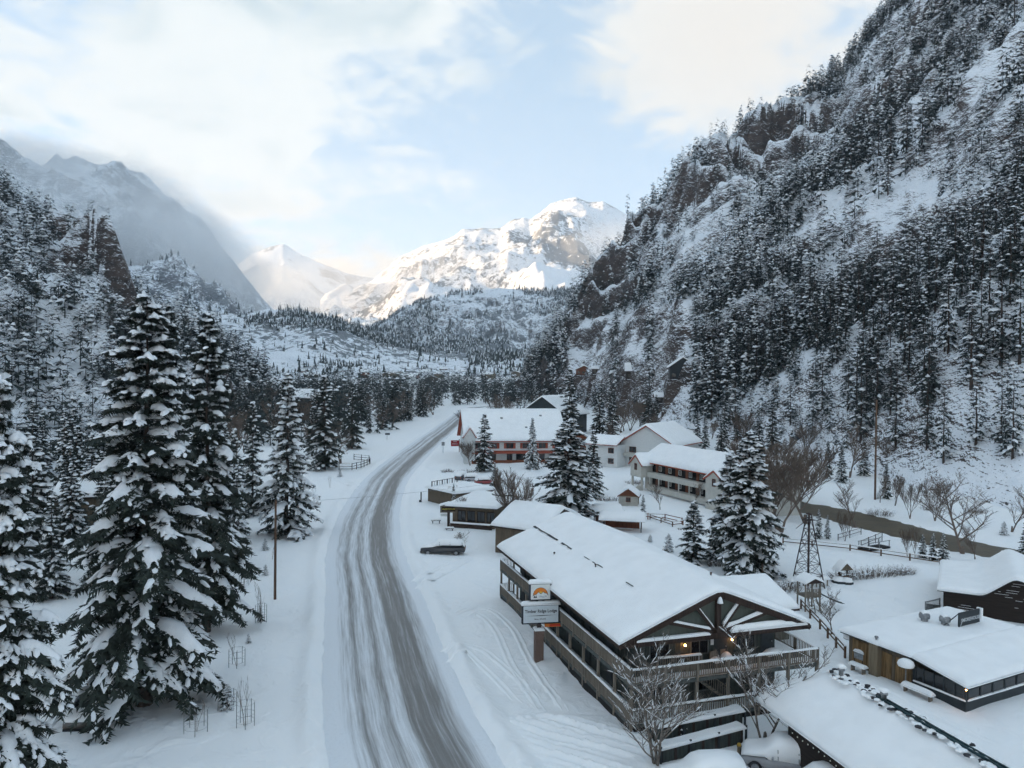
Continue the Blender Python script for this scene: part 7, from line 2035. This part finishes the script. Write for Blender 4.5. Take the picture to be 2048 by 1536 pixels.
track('wheel ruts beside the grill house', [(1700, 1360), (1790, 1405), (1880, 1450), (2000, 1500)], seed=15)

# ------------------------------------------------------------------ low cloud hanging on the far left mountain
def cloud(name, label, px, py, r_, rx, ry, rz_, dens, seed, rot=0.0, bright=(.86, .92, 1.0), lo=.42, hi=.72):
    m = bpy.data.materials.new(name + '_vapour'); m.use_nodes = True
    n = NT(m.node_tree)
    t = n.n('ShaderNodeTexCoord').outputs['Object']
    rad = n.n('ShaderNodeVectorMath', {0: t}, operation='LENGTH').outputs[1]
    f = n.noise(n.n('ShaderNodeVectorMath', {0: t, 1: (seed * 3.1, seed * 1.7, 0)}, operation='ADD').outputs[0], 1.9, 4, .6)
    k = n.m('SUBTRACT', n.m('ADD', f, n.m('MULTIPLY', n.m('SUBTRACT', 1.0, rad), .75)), .28)
    k = n.m('MULTIPLY', n.ss(k, lo - .28, hi), n.ss(rad, 1.0, .55))
    pv = n.n('ShaderNodeVolumePrincipled', {'Color': (*bright, 1), 'Density': n.m('MULTIPLY', k, dens), 'Anisotropy': 0.0})
    n.n('ShaderNodeOutputMaterial', {1: pv.outputs[0]})
    b = MB(); b.lathe([(math.sin(math.pi * i / 12) + 1e-4, -math.cos(math.pi * i / 12)) for i in range(13)], 20)
    o = b.build(name, m)
    o.location = far(px, py, r_); o.scale = (rx, ry, rz_); o.rotation_euler = (0, rot, 0)
    return tag(o, label, 'cloud', kind='stuff')
cloud('low_cloud', 'blue-grey cloud bank clinging to the big left mountain', 260, 478, 2300, 720, 280, 210, .0036, 1, .42, (1, 1, 1))
cloud('low_cloud', 'torn cloud trailing off the right shoulder of the left mountain', 415, 500, 2450, 320, 220, 150, .0030, 5, .62, (1, 1, 1))
cloud('low_cloud', 'cloud veil along the crest of the left mountain', 120, 338, 2800, 560, 220, 120, .0034, 9, .14, (1, 1, 1))
cloud('low_cloud', 'soft cloud roll spilling down the right edge of the left mountain', 345, 420, 2700, 300, 200, 120, .0036, 25, .55, (1, 1, 1))
cloud('low_cloud', 'small bright cloud puff before the pale pyramid peak', 545, 565, 6200, 460, 260, 190, .0022, 13, .0, (1.0, .97, .90))
cloud('low_cloud', 'thin cloud band in front of the right flank of the sunlit peak', 1195, 500, 4300, 460, 260, 190, .0016, 17, -.3, (1, 1, 1))
cloud('low_cloud', 'wide pale mist lying below the sunlit peak', 820, 585, 4200, 1700, 500, 330, .0010, 21, .0, (1.0, .98, .95))
# ------------------------------------------------------------------ haze
hz = MB()
hz.box(-10500, 10500, -10500, 10500, -60, 2000)
m = bpy.data.materials.new('valley_air')
m.use_nodes = True
n = NT(m.node_tree)
pv = n.n('ShaderNodeVolumePrincipled', {'Color': (.86, .92, 1.0, 1), 'Density': 7.5e-5, 'Anisotropy': .2})
n.n('ShaderNodeOutputMaterial', {1: pv.outputs[0]})
tag(hz.build('haze', m), 'pale winter haze filling the valley air', 'haze', kind='stuff')
